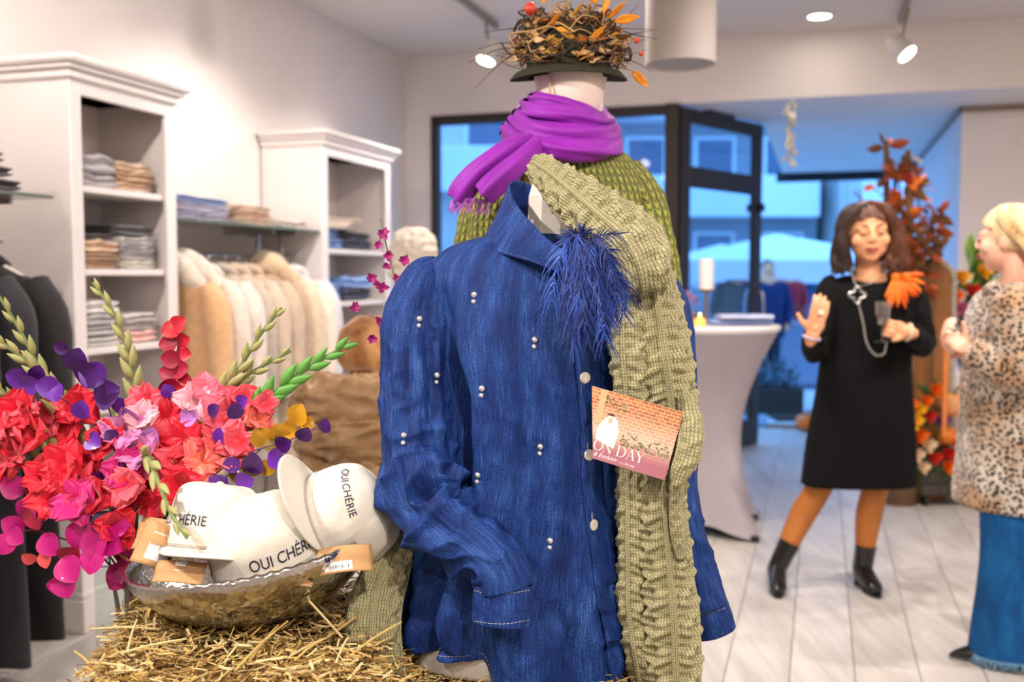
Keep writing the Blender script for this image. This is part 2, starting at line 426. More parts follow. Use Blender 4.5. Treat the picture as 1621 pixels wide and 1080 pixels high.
# walls, ceiling
struct('wall_left', *rbox(-.15, 0, TREAR, TB + .15, 0, CEIL), wallp)
struct('wall_rear', *rbox(-.15, SR + .15, TREAR - .15, TREAR, 0, CEIL), wallp)
struct('wall_right', *rbox(SR, SR + .15, TREAR, 4.87, 0, CEIL), wallp)
struct('ceiling', *rbox(-.15, SR + .15, TREAR - .15, TB + .15, CEIL, CEIL + .12), ceilp)
struct('wall_back', *join([rbox(0, .205, TB, TB + .15, 0, SOF), rbox(0, SR + .15, TB, TB + .15, SOF, CEIL), rbox(.205, 2.0, TB, TB + .15, 0, .12)]), wallp)
sof = [(2.09, TB + .15), (2.62, 5.30), (2.62, 9.47), (4.2, 9.47), (4.2, 5.0), (SR + .15, 5.0), (SR + .15, TB + .15)]
def flatpoly(P, z0, z1):
    V, F = polyprism(P, z0, z1); return rx(V), F
struct('ceiling_soffit', *join([flatpoly([(2.09, TB + .15), (2.62, 5.30), (4.1, 5.30), (4.1, TB + .15)], SOF, SOF + .1), rbox(2.62, 4.1, 5.30, 9.47, SOF, SOF + .1), rbox(4.1, SR + .15, TB + .15, 9.47, SOF, SOF + .1)]), soffp)
struct('wall_pillar', *rbox(4.04, SR + .15, 4.87, 9.4, 0, SOF), wallp)
trimm = mat('picture_rail', (150, 132, 116), 0.5)
struct('trim_1', *join([rbox(4.02, SR, 4.85, 4.87, 2.555, 2.59, .003), rbox(4.02, 4.04, 4.85, 9.4, 2.555, 2.59, .003)]), trimm)
struct('baseboard_left', *rbox(0, .018, TREAR, TB, 0, .11, .004), white_lacq)
struct('baseboard_pillar', *rbox(4.04, SR, 4.852, 4.87, 0, .09, .004), white_lacq)
# shop window in the back wall
pane_m = glassmat('window_glass', (243, 248, 251), 0.075)
wn = struct('window_1', *join([rbox(.205, .255, TB - .02, TB + .08, .12, 2.59, .004), rbox(.205, 2.06, TB - .02, TB + .08, 2.53, 2.59, .004), rbox(.205, 2.06, TB - .02, TB + .08, .12, .2, .004), rbox(2.0, 2.10, TB - .04, TB + .08, 0.0, 2.6, .006)]), dark_frame)
struct('pane', *rbox(.25, 2.01, TB + .02, TB + .03, .19, 2.54), pane_m, wn)
# glazed door leaf standing open at an angle
P0, P1 = (2.10, 4.17), (2.60, 5.26)
def dbox(a0, a1, z0, z1, th=.045, b=.004):
    d = Vector((P1[0] - P0[0], P1[1] - P0[1], 0)); L = d.length; d.normalize(); nrm = Vector((d.y, -d.x, 0))
    V, F = bbox(a0 * L, a1 * L, -th / 2, th / 2, z0, z1, b)
    V2 = np.stack([P0[0] + V[:, 0] * d.x + V[:, 1] * nrm.x, P0[1] + V[:, 0] * d.y + V[:, 1] * nrm.y, V[:, 2]], 1)
    return rx(V2), F
dr = struct('door_1', *join([dbox(0, .10, .01, 2.58), dbox(.90, 1.0, .01, 2.58), dbox(.10, .90, 2.48, 2.58), dbox(.10, .90, 2.02, 2.17), dbox(.10, .90, .01, .22)]), dark_frame)
struct('pane', *dbox(.10, .90, 2.165, 2.485, .01, .001), pane_m, dr)
struct('pane', *dbox(.10, .90, .215, 2.025, .01, .001), pane_m, dr)
struct('door_closer', *dbox(.30, .62, 2.575, 2.62, .07, .01), dark_frame, dr)
hp = dbox(.94, .96, 1.0, 1.01)[0].mean(0)
nv = Vector((P1[1] - P0[1], -(P1[0] - P0[0]), 0)).normalized(); nw = np.array([nv.x * UY + nv.y * UX, -nv.x * UX + nv.y * UY, 0])
for sgn in (1, -1):
    a = hp.copy(); a[2] = 1.92
    struct('door_lock', *cyl(a + nw * sgn * .02, a + nw * sgn * .065, .035, 14), mat('lock_black', (28, 26, 25), .45), dr)
    b0 = hp.copy(); b0[2] = .85; b1 = hp.copy(); b1[2] = 1.25
    struct('door_handle', *tube([b0 + nw * sgn * .02, b0 + nw * sgn * .07, b1 + nw * sgn * .07, b1 + nw * sgn * .02], [.011] * 4, 16, 8), chrome, dr)
# entrance: end bar of the passage roof, threshold
wn2 = struct('window_2', *join([rbox(2.55, 4.06, 9.42, 9.52, 2.50, 2.62, .006), rbox(3.86, 3.91, 9.42, 9.5, 1.9, 2.52, .004)]), mat('blackish_steel', (26, 30, 36), .5))
struct('trim_threshold', *rbox(2.62, 4.04, 6.2, 6.32, -.02, .03, .006), mat('threshold_metal', (160, 140, 118), .4, .6))
struct('ground_passage', *rbox(2.62, 4.04, 6.32, 9.5, -.14, .0), mat('pale_paving', (214, 216, 220), .5, var=.05, vscale=3))
# ---- ceiling tracks and lamps
track_m = mat('track_grey', (150, 140, 130), .5)
bodym = mat('lamp_body_white', (225, 220, 214), .4)
lens_m = mat('lamp_lens_glow', (255, 246, 230), .3, emit=(255, 240, 218), estr=14.0)
def track(s, t0, t1, label):
    o = mesh('ceiling_track', *rbox(s - .018, s + .018, t0, t1, CEIL - .035, CEIL + .0, .003), track_m)
    tag(o, label, 'light track')
track(1.0, -5.5, 3.32, 'grey light track running along the ceiling near the left wall')
track(3.55, -5.5, 3.95, 'grey light track running along the ceiling at the right')
def spotlamp(s, t, z, n, label, power, ang=110, group=None, r=.06):
    c = R(s, t, z); th = thing('track_spotlight', label, 'lamp', tuple(R(s, t, CEIL - .03)), group)
    n = np.array(n, float); n /= np.linalg.norm(n)
    mesh('stem', *cyl(R(s, t, CEIL - .03), c - n * .08, .009, 8), brass, th)
    mesh('housing', *tube([c - n * .15, c - n * .13, c - n * .03, c - n * .004], [r * .7, r * .85, r, r * 1.05], 8, 20), bodym, th)
    mesh('lens', *tube([c - n * .012, c + n * .0, c + n * .002], [r * .95, r * .95, r * .9], 3, 20), lens_m, th)
    ld = bpy.data.lights.new('spot_bulb', 'SPOT'); ld.energy = power; ld.color = LAMP_COL; ld.spot_size = math.radians(ang); ld.spot_blend = .7; ld.shadow_soft_size = .03
    lo = bpy.data.objects.new('bulb', ld); COL.objects.link(lo); lo.parent = th
    lo.matrix_basis = Matrix.Translation(-Vector(wo(th))) @ frame(c + n * .02, z=-n)
def dirv(s0, t0, z0, s1, t1, z1): return R(s1, t1, z1) - R(s0, t0, z0)
spotlamp(1.0, 3.09, 2.75, (-.31, -.2, -.93), 'track spotlight glowing above the far white cabinet, beside the dressed mannequin hat', 5 * LAMP_W, 115)
spotlamp(3.57, 3.57, 2.73, (.5, -.45, -.74), 'track spotlight glowing at the upper right above the fair-haired woman', 5 * LAMP_W, 115)
UNSEEN = 'unseen track spotlights on the ceiling tracks'
for (s, t, tg, k, ang) in [(1.0, 1.2, (.2, 1.3, 1.3), 3.2, 110), (1.0, -.9, (.2, .2, 1.5), 3.6, 110), (1.0, -3.0, (.3, -.6, 1.2), 3.2, 105),
                      (3.55, 1.6, (3.4, 1.4, 0), 4, 95), (3.55, -.6, (3.35, 1.4, 1.2), 9, 80), (3.55, -3.1, (2.6, -1.45, 1.15), 9, 58), (1.0, -2.6, (2.55, -1.44, 1.25), 13, 54)]:
    spotlamp(s, t, 2.76, dirv(s, t, 2.76, *tg), 'unseen white track spotlight on a ceiling track outside the view', k * LAMP_W, ang, UNSEEN)  # unseen spots added on the tracks to light cabinets, bust and woman
def downlight(s, t, label, power, group=None):
    th = thing('recessed_downlight', label, 'lamp', tuple(R(s, t, CEIL - .02)), group)
    c = R(s, t, CEIL)
    mesh('rim', *lathe([(.072, -.001), (.09, -.001), (.092, -.006), (.07, -.008), (.07, -.002)], 28, c), bodym, th)
    mesh('lens', *lathe([(.0005, -.004), (.07, -.004), (.07, -.0005)], 28, c), lens_m, th)
    ld = bpy.data.lights.new('downlight_bulb', 'AREA'); ld.shape = 'DISK'; ld.size = .13; ld.energy = power; ld.color = LAMP_COL
    lo = bpy.data.objects.new('bulb', ld); COL.objects.link(lo); lo.parent = th; lo.location = (0, 0, .01)
q = at(1297, 35, 6.6); s_, t_ = rinv(q[0], q[1])
downlight(s_, t_, 'round recessed downlight in the ceiling at the upper right', .10 * LAMP_W)
for (s, t) in [(2.2, .9), (4.6, .6), (5.2, -1.8), (2.3, -4.6), (4.6, -4.6)]:
    downlight(s, t, 'added round recessed downlight in the ceiling outside the view', 2.3 * LAMP_W, 'added recessed downlights outside the view')  # unseen downlights added to spread an even light over the room
# ---- grey drum pendant
c = at(1077, 103, 3.9); zb = c[2]
pd = thing('drum_pendant', 'grey cylindrical drum pendant lamp hanging from the ceiling beside the hat', 'lamp', (c[0], c[1], CEIL - .01))
gdrum = mat('pendant_grey_fabric', (186, 176, 172), .8, var=.04, vscale=3, bump=.1, bscale=300)
mesh('shade', *lathe([(.118, zb + .01), (.133, zb), (.133, zb + .16), (.133, zb + .34), (.128, zb + .345), (.02, zb + .345)], 48, (c[0], c[1], 0)), gdrum, pd)
mesh('diffuser', *lathe([(.0005, zb + .006), (.06, zb + .006), (.128, zb + .006), (.128, zb + .02)], 48, (c[0], c[1], 0)), mat('pendant_under', (150, 146, 142), .7), pd)
mesh('cord', *cyl((c[0], c[1], zb + .34), (c[0], c[1], CEIL), .004, 8), track_m, pd)
mesh('ceiling_rose', *lathe([(.0005, CEIL - .03), (.05, CEIL - .03), (.055, CEIL - .02), (.055, CEIL)], 24, (c[0], c[1], 0)), bodym, pd)
# ---- white hanging ornament in the entrance
og = at(1250, 270, 6.9); so = SOF
orn = thing('hanging_ornament', 'pale ragged paper ornament dangling from the entrance soffit', 'ornament', (og[0], og[1], SOF))
pap = mat('pale_paper', (226, 220, 206), .8, var=.1, vscale=30)
mesh('thread', *cyl((og[0], og[1], SOF), (og[0], og[1], og[2]), .002, 6), pap, orn)
for k in range(11):
    f = k / 10; z = SOF - .10 - f * (SOF - .12 - og[2])
    r = .03 + .022 * math.sin(f * 9) ; a = k * 2.4
    G = np.zeros((4, 4, 3))
    for i in range(4):
        for j in range(4):
            u, v = i / 3 - .5, j / 3 - .5
            G[i, j] = (og[0] + math.cos(a) * (r * .6 + u * .05) - math.sin(a) * v * .06, og[1] + math.sin(a) * (r * .6 + u * .05) + math.cos(a) * v * .06, z + .05 * (u * u + v * v) * 2 - u * .05)
    mod_solid(mesh('petal', G.reshape(-1, 3), gridfaces(4, 4), pap, orn), .003)

# ================================================================== CABINETS AND SHELVES
HC = 2.13
def cabinet(t0, t1, shelves, label):
    cb = thing('display_cabinet', label, 'cabinet', tuple(R(.2, (t0 + t1) / 2, 0)))
    d0, d1 = .012, .40
    mesh('side_panel', *rbox(d0, d1 - .02, t0, t0 + .022, .0, HC, .002), white_lacq, cb)
    mesh('side_panel', *rbox(d0, d1 - .02, t1 - .022, t1, .0, HC, .002), white_lacq, cb)
    mesh('back_panel', *rbox(d0, d0 + .012, t0 + .02, t1 - .02, .1, HC), white_lacq, cb)
    mesh('top_panel', *rbox(d0, d1 - .02, t0, t1, HC - .02, HC, .002), white_lacq, cb)
    mesh('stile', *rbox(d1 - .022, d1, t0 - .002, t0 + .062, .0, HC, .003), white_lacq, cb)
    mesh('stile', *rbox(d1 - .022, d1, t1 - .062, t1 + .002, .0, HC, .003), white_lacq, cb)
    mesh('rail', *rbox(d1 - .022, d1 - .001, t0 + .06, t1 - .06, 2.055, HC, .003), white_lacq, cb)
    mesh('rail', *rbox(d1 - .022, d1 - .001, t0 + .06, t1 - .06, .0, .30, .003), white_lacq, cb)
    mesh('plinth', *join([rbox(d0, d1 + .018, t0 - .018, t1 + .018, 0, .13, .004), rbox(d0, d1 + .010, t0 - .010, t1 + .010, .13, .155, .005)]), white_lacq, cb)
    mesh('crown_moulding', *join([rbox(d0, d1 + .018, t0 - .018, t1 + .018, HC - .02, HC + .012, .006), rbox(d0, d1 + .036, t0 - .036, t1 + .036, HC + .012, HC + .032, .006), rbox(d0, d1 + .056, t0 - .056, t1 + .056, HC + .032, HC + .062, .01)]), white_lacq, cb)
    for z in shelves:
        mesh('shelf', *rbox(d0 + .012, d1 - .024, t0 + .022, t1 - .022, z - .026, z, .003), white_lacq, cb)
    return cb
SH = [1.72, 1.40, 1.09, .72, .31]
cabinet(0, .64, SH, 'tall white cabinet with crown moulding holding folded jumpers behind the flowers')
SH2 = [1.53, 1.22, .9, .6, .31]
cabinet(2.0, 2.93, SH2, 'smaller-looking far white cabinet holding blue and navy jumpers near the shop window')
def folded(s, t, z, ws, wt, h, col, label, group, cat='jumper', key=None, seed=0, twist=0, mt=None, prof=1.0):
    """folded garment: rounded front fold, seam groove, soft sag"""
    n, m = 24, 9
    a = np.linspace(0, 2 * PI, n, endpoint=False); y = np.linspace(-1, 1, m); G = np.zeros((m, n, 3))
    r_ = random.Random(seed * 13 + 5)
    for i, yy in enumerate(y):
        e = (1 - abs(yy) ** 6) ** .5 if abs(yy) < 1 else 0.0
        e = .72 + .28 * e
        ca, sa = np.cos(a), np.sin(a)
        xs = np.sign(ca) * np.abs(ca) ** .35; zs = np.sign(sa) * np.abs(sa) ** .45
        groove = 1 - .16 * np.exp(-(zs / .22) ** 2) * (xs > 0.6)
        G[i, :, 0] = xs * ws / 2 * groove * (.97 + .03 * e); G[i, :, 1] = yy * wt / 2; G[i, :, 2] = h / 2 + zs * h / 2 * e
        top = G[i, :, 2] / h
        G[i, :, 2] += top * h * .16 * (r_.random() - .5) - top * .05 * h * (1 - yy * yy) * r_.random()
    P = G.copy(); G[:, :, 0] += .006 * nz(P, 14, seed); G[:, :, 1] += .008 * nz(P, 9, seed + 3) ; G[:, :, 2] += np.where(P[:, :, 2] > .2 * h, .18 * h * nz(P, 11, seed + 5), 0)
    V, F = gridclose(G, True); uv = np.concatenate([griduv(G), [[0, 0], [0, 0]]])
    A = Matrix.Translation(Vector(R(s, t, z))) @ Matrix.Rotation(-AX + twist, 4, 'Z')
    V = xf(A, V)
    m_ = mt or mat('wool_%d_%d_%d' % tuple(col), col, .9, sheen=.25, var=.07, vscale=25, bump=.35, bscale=220)
    o = mesh('folded_' + cat.replace(' ', '_'), V, F, m_, uv=uv); tag(o, label, cat, group)
    return o
def pile(s, t, z, ws, wt, items, where, group, cat='jumper', seed=0):
    """items bottom to top: (height, colour, words)"""
    zz = z + .001; n = len(items)
    pos = ['bottom', 'second', 'third', 'fourth', 'fifth']
    for i, (h, c, wds) in enumerate(items):
        p = 'top' if i == n - 1 and n > 1 else pos[i]
        folded(s + random.uniform(-.012, .012), t + random.uniform(-.008, .008), zz, ws * random.uniform(.95, 1.02), wt * random.uniform(.95, 1.02), h, c, '%s %s, %s of pile %s' % (wds, cat, p, where), group, cat, seed=seed + i, twist=random.uniform(-.04, .04))
        zz += h * .94
G1 = 'folded knitwear in the tall cabinet'
gr, lg, bg_, ch = (176, 170, 174), (205, 200, 200), (214, 184, 156), (70, 66, 66)
pile(.20, .20, SH[0], .31, .235, [(.055, (190, 184, 186), 'pale grey'), (.085, gr, 'thick grey')], 'left on upper cabinet shelf', G1, seed=1)
pile(.20, .45, SH[0], .31, .235, [(.045, bg_, 'beige'), (.04, (206, 174, 142), 'darker beige'), (.045, (222, 196, 170), 'light beige')], 'right on upper cabinet shelf', G1, seed=7)
pile(.20, .20, SH[1], .31, .24, [(.035, (200, 166, 134), 'tan'), (.03, (206, 172, 140), 'tan ribbed'), (.055, (222, 192, 162), 'sand'), (.03, (96, 84, 84), 'brown-grey')], 'left on the middle cabinet shelf', G1, seed=12)
pile(.20, .46, SH[1], .31, .22, [(.038, (226, 220, 210), 'cream'), (.035, (200, 196, 196), 'light grey'), (.035, (186, 182, 184), 'grey'), (.035, (212, 208, 206), 'silver-grey'), (.055, (92, 90, 90), 'charcoal mottled')], 'right on the middle cabinet shelf', G1, seed=20)
pile(.20, .20, SH[2], .31, .24, [(.045, (216, 212, 210), 'off-white'), (.045, (206, 202, 202), 'pale grey'), (.045, (196, 192, 194), 'light grey'), (.06, (220, 216, 214), 'white wool')], 'left on the lower cabinet shelf ', G1, seed=30)
pile(.20, .46, SH[2], .31, .22, [(.055, (240, 196, 190), 'pink'), (.035, (216, 206, 204), 'white'), (.04, (212, 204, 202), 'cream white')], 'right on the lower cabinet shelf', G1, seed=40)
pile(.20, .32, SH[3], .31, .4, [(.06, (120, 116, 118), 'dark grey'), (.06, (190, 184, 182), 'grey')], 'on the knee-high cabinet shelf', G1, seed=44)
G2 = 'folded knitwear in the far cabinet'
blu, navy = (126, 158, 206), (38, 40, 68)
pile(.20, 2.20, SH2[0], .31, .24, [(.07, (116, 152, 208), 'light blue'), (.06, (140, 170, 214), 'sky blue')], 'left on the upper shelf of the far cabinet', G2, seed=50)
pile(.20, 2.55, SH2[0], .31, .42, [(.07, navy, 'navy'), (.05, (30, 34, 48), 'blue-black')], 'right on the upper shelf of the far cabinet', G2, seed=54)
folded(.27, 2.36, SH2[0] + .12, .26, .36, .045, (214, 200, 186), 'cream garment flung over the blue and navy piles in the far cabinet', G2, 'garment', seed=57, twist=.35)
folded(.26, 2.44, SH2[0] + .16, .16, .3, .035, (190, 176, 160), 'grey-beige garment lying on top of the cream one in the far cabinet', G2, 'garment', seed=58, twist=-.4)
pile(.20, 2.20, SH2[1], .31, .24, [(.07, (96, 136, 204), 'mid blue'), (.05, (120, 156, 214), 'bright light blue')], 'left on the second shelf of the far cabinet', G2, seed=60)
pile(.20, 2.56, SH2[1], .31, .4, [(.08, navy, 'navy'), (.075, (128, 164, 220), 'sky blue')], 'right on the second shelf of the far cabinet', G2, seed=64)
pile(.20, 2.45, SH2[2], .31, .4, [(.07, (60, 70, 110), 'dark blue'), (.06, navy, 'navy')], 'on the third shelf of the far cabinet', G2, seed=68)
# glass shelf with clothes rail between the cabinets
gl_edge = mat('shelf_glass', (150, 166, 156), .08, trans=.55, ior=1.45)
def railset(t0, t1, s0, s1, zs, zr, br, lab1, lab2):
    th = thing('glass_shelf', lab1, 'shelf', tuple(R(.01, (t0 + t1) / 2, zs)))
    mesh('pane', *rbox(s0, s1, t0, t1, zs - .012, zs, .001), gl_edge, th)
    for t in br:
        mesh('bracket', *rbox(.0, s1 * .8, t - .008, t + .008, zs - .035, zs - .013, .002), chrome, th)
        mesh('drop_arm', *rbox(s1 * .55 - .008, s1 * .55 + .008, t - .01, t + .01, zr, zs - .03, .002), chrome, th)
    rl = mesh('clothes_rail', *cyl(R(s1 * .55, t0 + .01, zr), R(s1 * .55, t1 - .01, zr), .013, 12), chrome)
    tag(rl, lab2, 'clothes rail')
railset(.645, 1.995, .01, .385, 1.63, 1.475, (.78, 1.62, 1.86), 'glass shelf on metal brackets between the two white cabinets', 'steel clothes rail of pale coats under the glass shelf')
railset(-1.9, -.21, .01, .50, 1.655, 1.50, (-1.7, -.9, -.3), 'glass shelf left of the tall white cabinet with grey garments', 'steel clothes rail of dark garments at the left edge')
GS = 'folded clothes on the glass shelf'
zg = 1.63
for i, (c, wds) in enumerate([((196, 192, 214), 'lilac-white'), ((206, 202, 222), 'pale lavender'), ((150, 170, 212), 'light blue denim')]):
    folded(.19, .90 + .01 * i, zg + .001 + i * .036, .33, .44, .039, c, wds + ' folded shirt, %s of the shelf pile next to the tall cabinet' % ('bottom', 'middle', 'top')[i], GS, 'shirt', seed=70 + i, twist=.03 * (i - 1))
for i, (c, wds) in enumerate([((226, 200, 180), 'pale peach'), ((214, 178, 152), 'salmon beige'), ((230, 206, 186), 'cream')]):
    folded(.19, 1.38, zg + .001 + i * .033, .3, .34, .036, c, wds + ' folded jumper, %s of the glass shelf pile of peach tones' % ('bottom', 'middle', 'top')[i], GS, 'jumper', seed=76 + i)
folded(.2, 1.78, zg + .001, .28, .3, .05, (212, 200, 190), 'grey-beige folded top at the far end of the glass shelf', GS, 'jumper', seed=79)
zl = 1.655
for i, (c, wds) in enumerate([((84, 74, 78), 'dark brown-grey'), ((112, 100, 104), 'mauve-grey'), ((104, 94, 98), 'slate grey'), ((190, 176, 184), 'pale lilac crumpled')]):
    folded(.26, -.52 - .02 * i, zl + .001 + i * .046, .4, .42 - .03 * i, .05, c, wds + ' folded garment, %s of the pile at the left picture edge' % ('bottom', 'second', 'third', 'top')[i], 'folded garments at the left edge', 'garment', seed=84 + i, twist=.08 * (i - 1))
# hanging garments
hang_wood = mat('hanger_wood', (176, 152, 126), .5, var=.1, vscale=20); hang_white = mat('hanger_white', (214, 208, 196), .5)
def hanger(c, label, hm, zr, w=.2, group=None):
    th = thing('clothes_hanger', label, 'hanger', tuple(c), group)
    P = [c + np.array([UY, -UX, 0]) * x + np.array([0, 0, z]) for x, z in ((-w, -.115), (-w * .6, -.07), (0, -.03), (w * .6, -.07), (w, -.115))]
    mesh('bar', *tube(P, [.011, .012, .013, .012, .011], 16, 8), hm, th)
    H = [c + np.array([UY, -UX, 0]) * x + np.array([0, 0, z]) for x, z in ((0, -.03), (0, .0), (.02, .02), (.018, .043), (0, .05), (-.017, .042))]
    mesh('hook', *tube(H, [.0022] * 6, 18, 6), chrome, th)
def garment(t, sc_, zr, w, length, thick, mtl, label, group, hood=None, hoodm=None, seed=0, sleeve=.55, hm=None, hlabel=None, fur=0.0, collar=True):
    zt = zr - .05
    c = R(sc_, t, zt)
    hanger(c, hlabel or (label.split(' hanging')[0] + ' hanger'), hm or hang_wood, zr, w * .8, 'hangers on the rails')
    root = thing('hanging_coat', label, 'coat', tuple(R(sc_, t, zt - length)), group)
    rows = [(-.015, .045, .035), (-.04, .07, .045), (-.07, w * .55, .05), (-.11, w * .92, .052), (-.17, w, thick * .8), (-.35, w * .98, thick), (-.6, w * 1.0, thick), (-length, w * 1.08, thick * 1.1)]
    n, m = 40, 26
    rw = cr(np.array([(z, a, b) for z, a, b in rows]), m)
    th = np.linspace(0, 2 * PI, n, endpoint=False); G = np.zeros((m, n, 3))
    for i in range(m):
        z, a, b = rw[i]; f = min(1, max(0, (-z - .15) / .5))
        k = 1 + f * .16 * np.sin(5 * th + seed) + f * .08 * np.sin(9 * th + seed * 2.3)
        G[i, :, 0] = a * np.sign(np.cos(th)) * np.abs(np.cos(th)) ** .8 * (1 + .02 * f * np.sin(3 * th + seed)); G[i, :, 1] = b * np.sin(th) * k; G[i, :, 2] = z
    A = Matrix.Translation(Vector(c)) @ Matrix.Rotation(-AX, 4, 'Z')
    if fur: G += (fur * nz(G, 22, seed))[..., None] * normals(G, True)
    V, F = gridclose(xf(A, G.reshape(-1, 3)).reshape(G.shape), True)
    mesh('body', V, F, mtl, root)
    for sg in (-1, 1):
        P = [(sg * w * .80, 0, -.10), (sg * w * 1.03, -.01, -.2), (sg * w * 1.12, -.015, -.42), (sg * w * 1.14, -.02, -.10 - sleeve)]
        Gs = tubegrid(P, [.045, .062, .058, .05], 16, 18, up=(1, 0, 0)); Gs += (.006 * nz(Gs, 16, seed + 2))[..., None] * normals(Gs, True)
        V, F = gridclose(xf(A, Gs.reshape(-1, 3)).reshape(Gs.shape)); mesh('sleeve', V, F, mtl, root)
    if hood:
        Gh = tubegrid([(-hood * .8, .02, -.06), (-hood * .5, -.05, .0), (0, -.085, .02), (hood * .55, -.05, -.01), (hood * 1.15, .01, -.10)], [(.05, .05), (.06, .06), (.062, .062), (.06, .06), (.04, .05)], 24, 16)
        Gh += (.012 * nz(Gh, 18, seed + 4))[..., None] * normals(Gh, True)
        V, F = gridclose(xf(A, Gh.reshape(-1, 3)).reshape(Gh.shape)); mesh('hood', V, F, hoodm or mtl, root)
    elif collar:
        Gh = tubegrid([(-.07, .02, -.05), (-.05, -.03, -.015), (0, -.05, -.01), (.05, -.03, -.015), (.07, .02, -.05)], [.018, .024, .026, .024, .018], 16, 10)
        V, F = gridclose(xf(A, Gh.reshape(-1, 3)).reshape(Gh.shape)); mesh('collar', V, F, mtl, root)
def wool(c, k=.35): return mat('wool_%d_%d_%d' % tuple(c), c, .9, sheen=.3, var=.08, vscale=25, bump=k, bscale=200)
cream_fl = mat('cream_fleece', (240, 228, 212), .95, sheen=.5, var=.06, vscale=40, bump=.9, bscale=130, bdist=.012)
GC = 'pale coats hanging between the white cabinets'
ZR = 1.475
spec = [(.80, (224, 178, 132), 'camel wool coat with a cream fleece hood hanging next to the tall cabinet', .11, cream_fl, .95),
        (.93, (226, 212, 198), 'cream coat with a rolled collar hanging just behind the camel one', .10, None, .95),
        (1.05, (226, 214, 204), 'ivory coat hanging third from the tall cabinet', None, None, .98),
        (1.18, (190, 176, 162), 'taupe coat hanging fourth from the tall cabinet', None, None, .95),
        (1.30, (206, 186, 166), 'light beige coat hanging fifth from the tall cabinet', None, None, 1.0),
        (1.42, (198, 176, 154), 'sand brown coat hanging in the middle of the rail', None, None, .98),
        (1.54, (184, 158, 132), 'tan coat hanging just before the fur-hooded one', None, None, 1.0),
        (1.66, (220, 198, 172), 'honey beige coat with a big fluffy hood hanging near the far cabinet', .12, mat('honey_fleece', (232, 204, 168), .95, sheen=.5, var=.1, vscale=40, bump=.9, bscale=130, bdist=.012), 1.0),
        (1.78, (234, 222, 204), 'creamy white fur coat hanging next to last on the pale rail', None, None, 1.0),
        (1.89, (222, 220, 228), 'white-grey coat hanging last, against the far cabinet', None, None, 1.02)]
for k, (t, c, lab, hd, hm_, L) in enumerate(spec):
    garment(t, .27, ZR, .215 + .01 * (k % 3), L, .055, wool(c), lab, GC, hd, hm_, seed=k, hlabel='wooden hanger carrying the ' + lab.split(' hanging')[0], fur=.006 if 'fur coat' in lab else 0)
GD = 'dark garments on the left rail'
ZL = 1.50
dk = [(-.42, (34, 31, 34), 'black-grey boucle jacket draped on a hanger nearest the tall cabinet', 1.30, .25), (-.57, (44, 42, 48), 'charcoal coat on a pale hanger second on the left rail', 1.34, .25), (-.72, (24, 23, 26), 'black trousers suit hanging third on the left rail', 1.3, .24), (-.87, (190, 180, 172), 'pale ribbed cardigan hanging at the very left edge', 1.0, .25), (-1.05, (70, 66, 70), 'dark grey coat outside the left picture edge', 1.2, .25)]
for k, (t, c, lab, L, w_) in enumerate(dk):
    garment(t, .40, ZL, w_, L, .05, mat('dark_wool_%d' % k, c, .85, sheen=.15, var=.25 if k == 0 else .1, vscale=90 if k == 0 else 20, bump=.4, bscale=180), lab, GD, seed=20 + k, hm=hang_white, hlabel='pale hanger of the ' + lab.split(' hanging')[0].split(' draped')[0].split(' on a')[0])
# ================================================================== DENIM SHIRT ON A BUST
denim = denimmat()
thread = mat('pale_thread', (196, 186, 166), .7)
bustw = mat('mannequin_white', (238, 232, 222), .42)
AXY = 1.82
bc = at(825, 1050, AXY)
bust = thing('torso_bust', 'white torso bust with a bare neck block standing on the straw bale', 'mannequin', (bc[0], AXY, .70))
shirt = thing('denim_shirt', 'blue denim shirt with stand collar and rhinestone studs on the bust', 'shirt', (bc[0], AXY, .66))
rows = [(372, 790, 915, .062), (382, 742, 965, .078), (396, 706, 998, .092), (420, 684, 1020, .106), (460, 676, 1030, .120), (530, 676, 1026, .135), (620, 698, 1014, .138), (720, 702, 1004, .134), (820, 686, 1004, .134), (920, 652, 1012, .138), (1000, 638, 1018, .142), (1060, 632, 1020, .146), (1130, 628, 1022, .15)]
M_, N_ = 150, 200
RW = rowpts(rows, M_, AXY)
TH = np.linspace(0, 2 * PI, N_, endpoint=False)
def hemdrop(th):
    """shirt-tail: the hem rises at the sides; th -pi/2 faces the camera"""
    d = (th + PI / 2 + PI) % (2 * PI) - PI       # 0 = front, negative = viewer's left
    sm = lambda x: np.clip(x, 0, 1) ** 2 * (3 - 2 * np.clip(x, 0, 1))
    return .152 * sm((-d + .0) / .30) * (1 - .16 * sm((-d - .8) / .5)) + .085 * sm((d - .42) / .5)
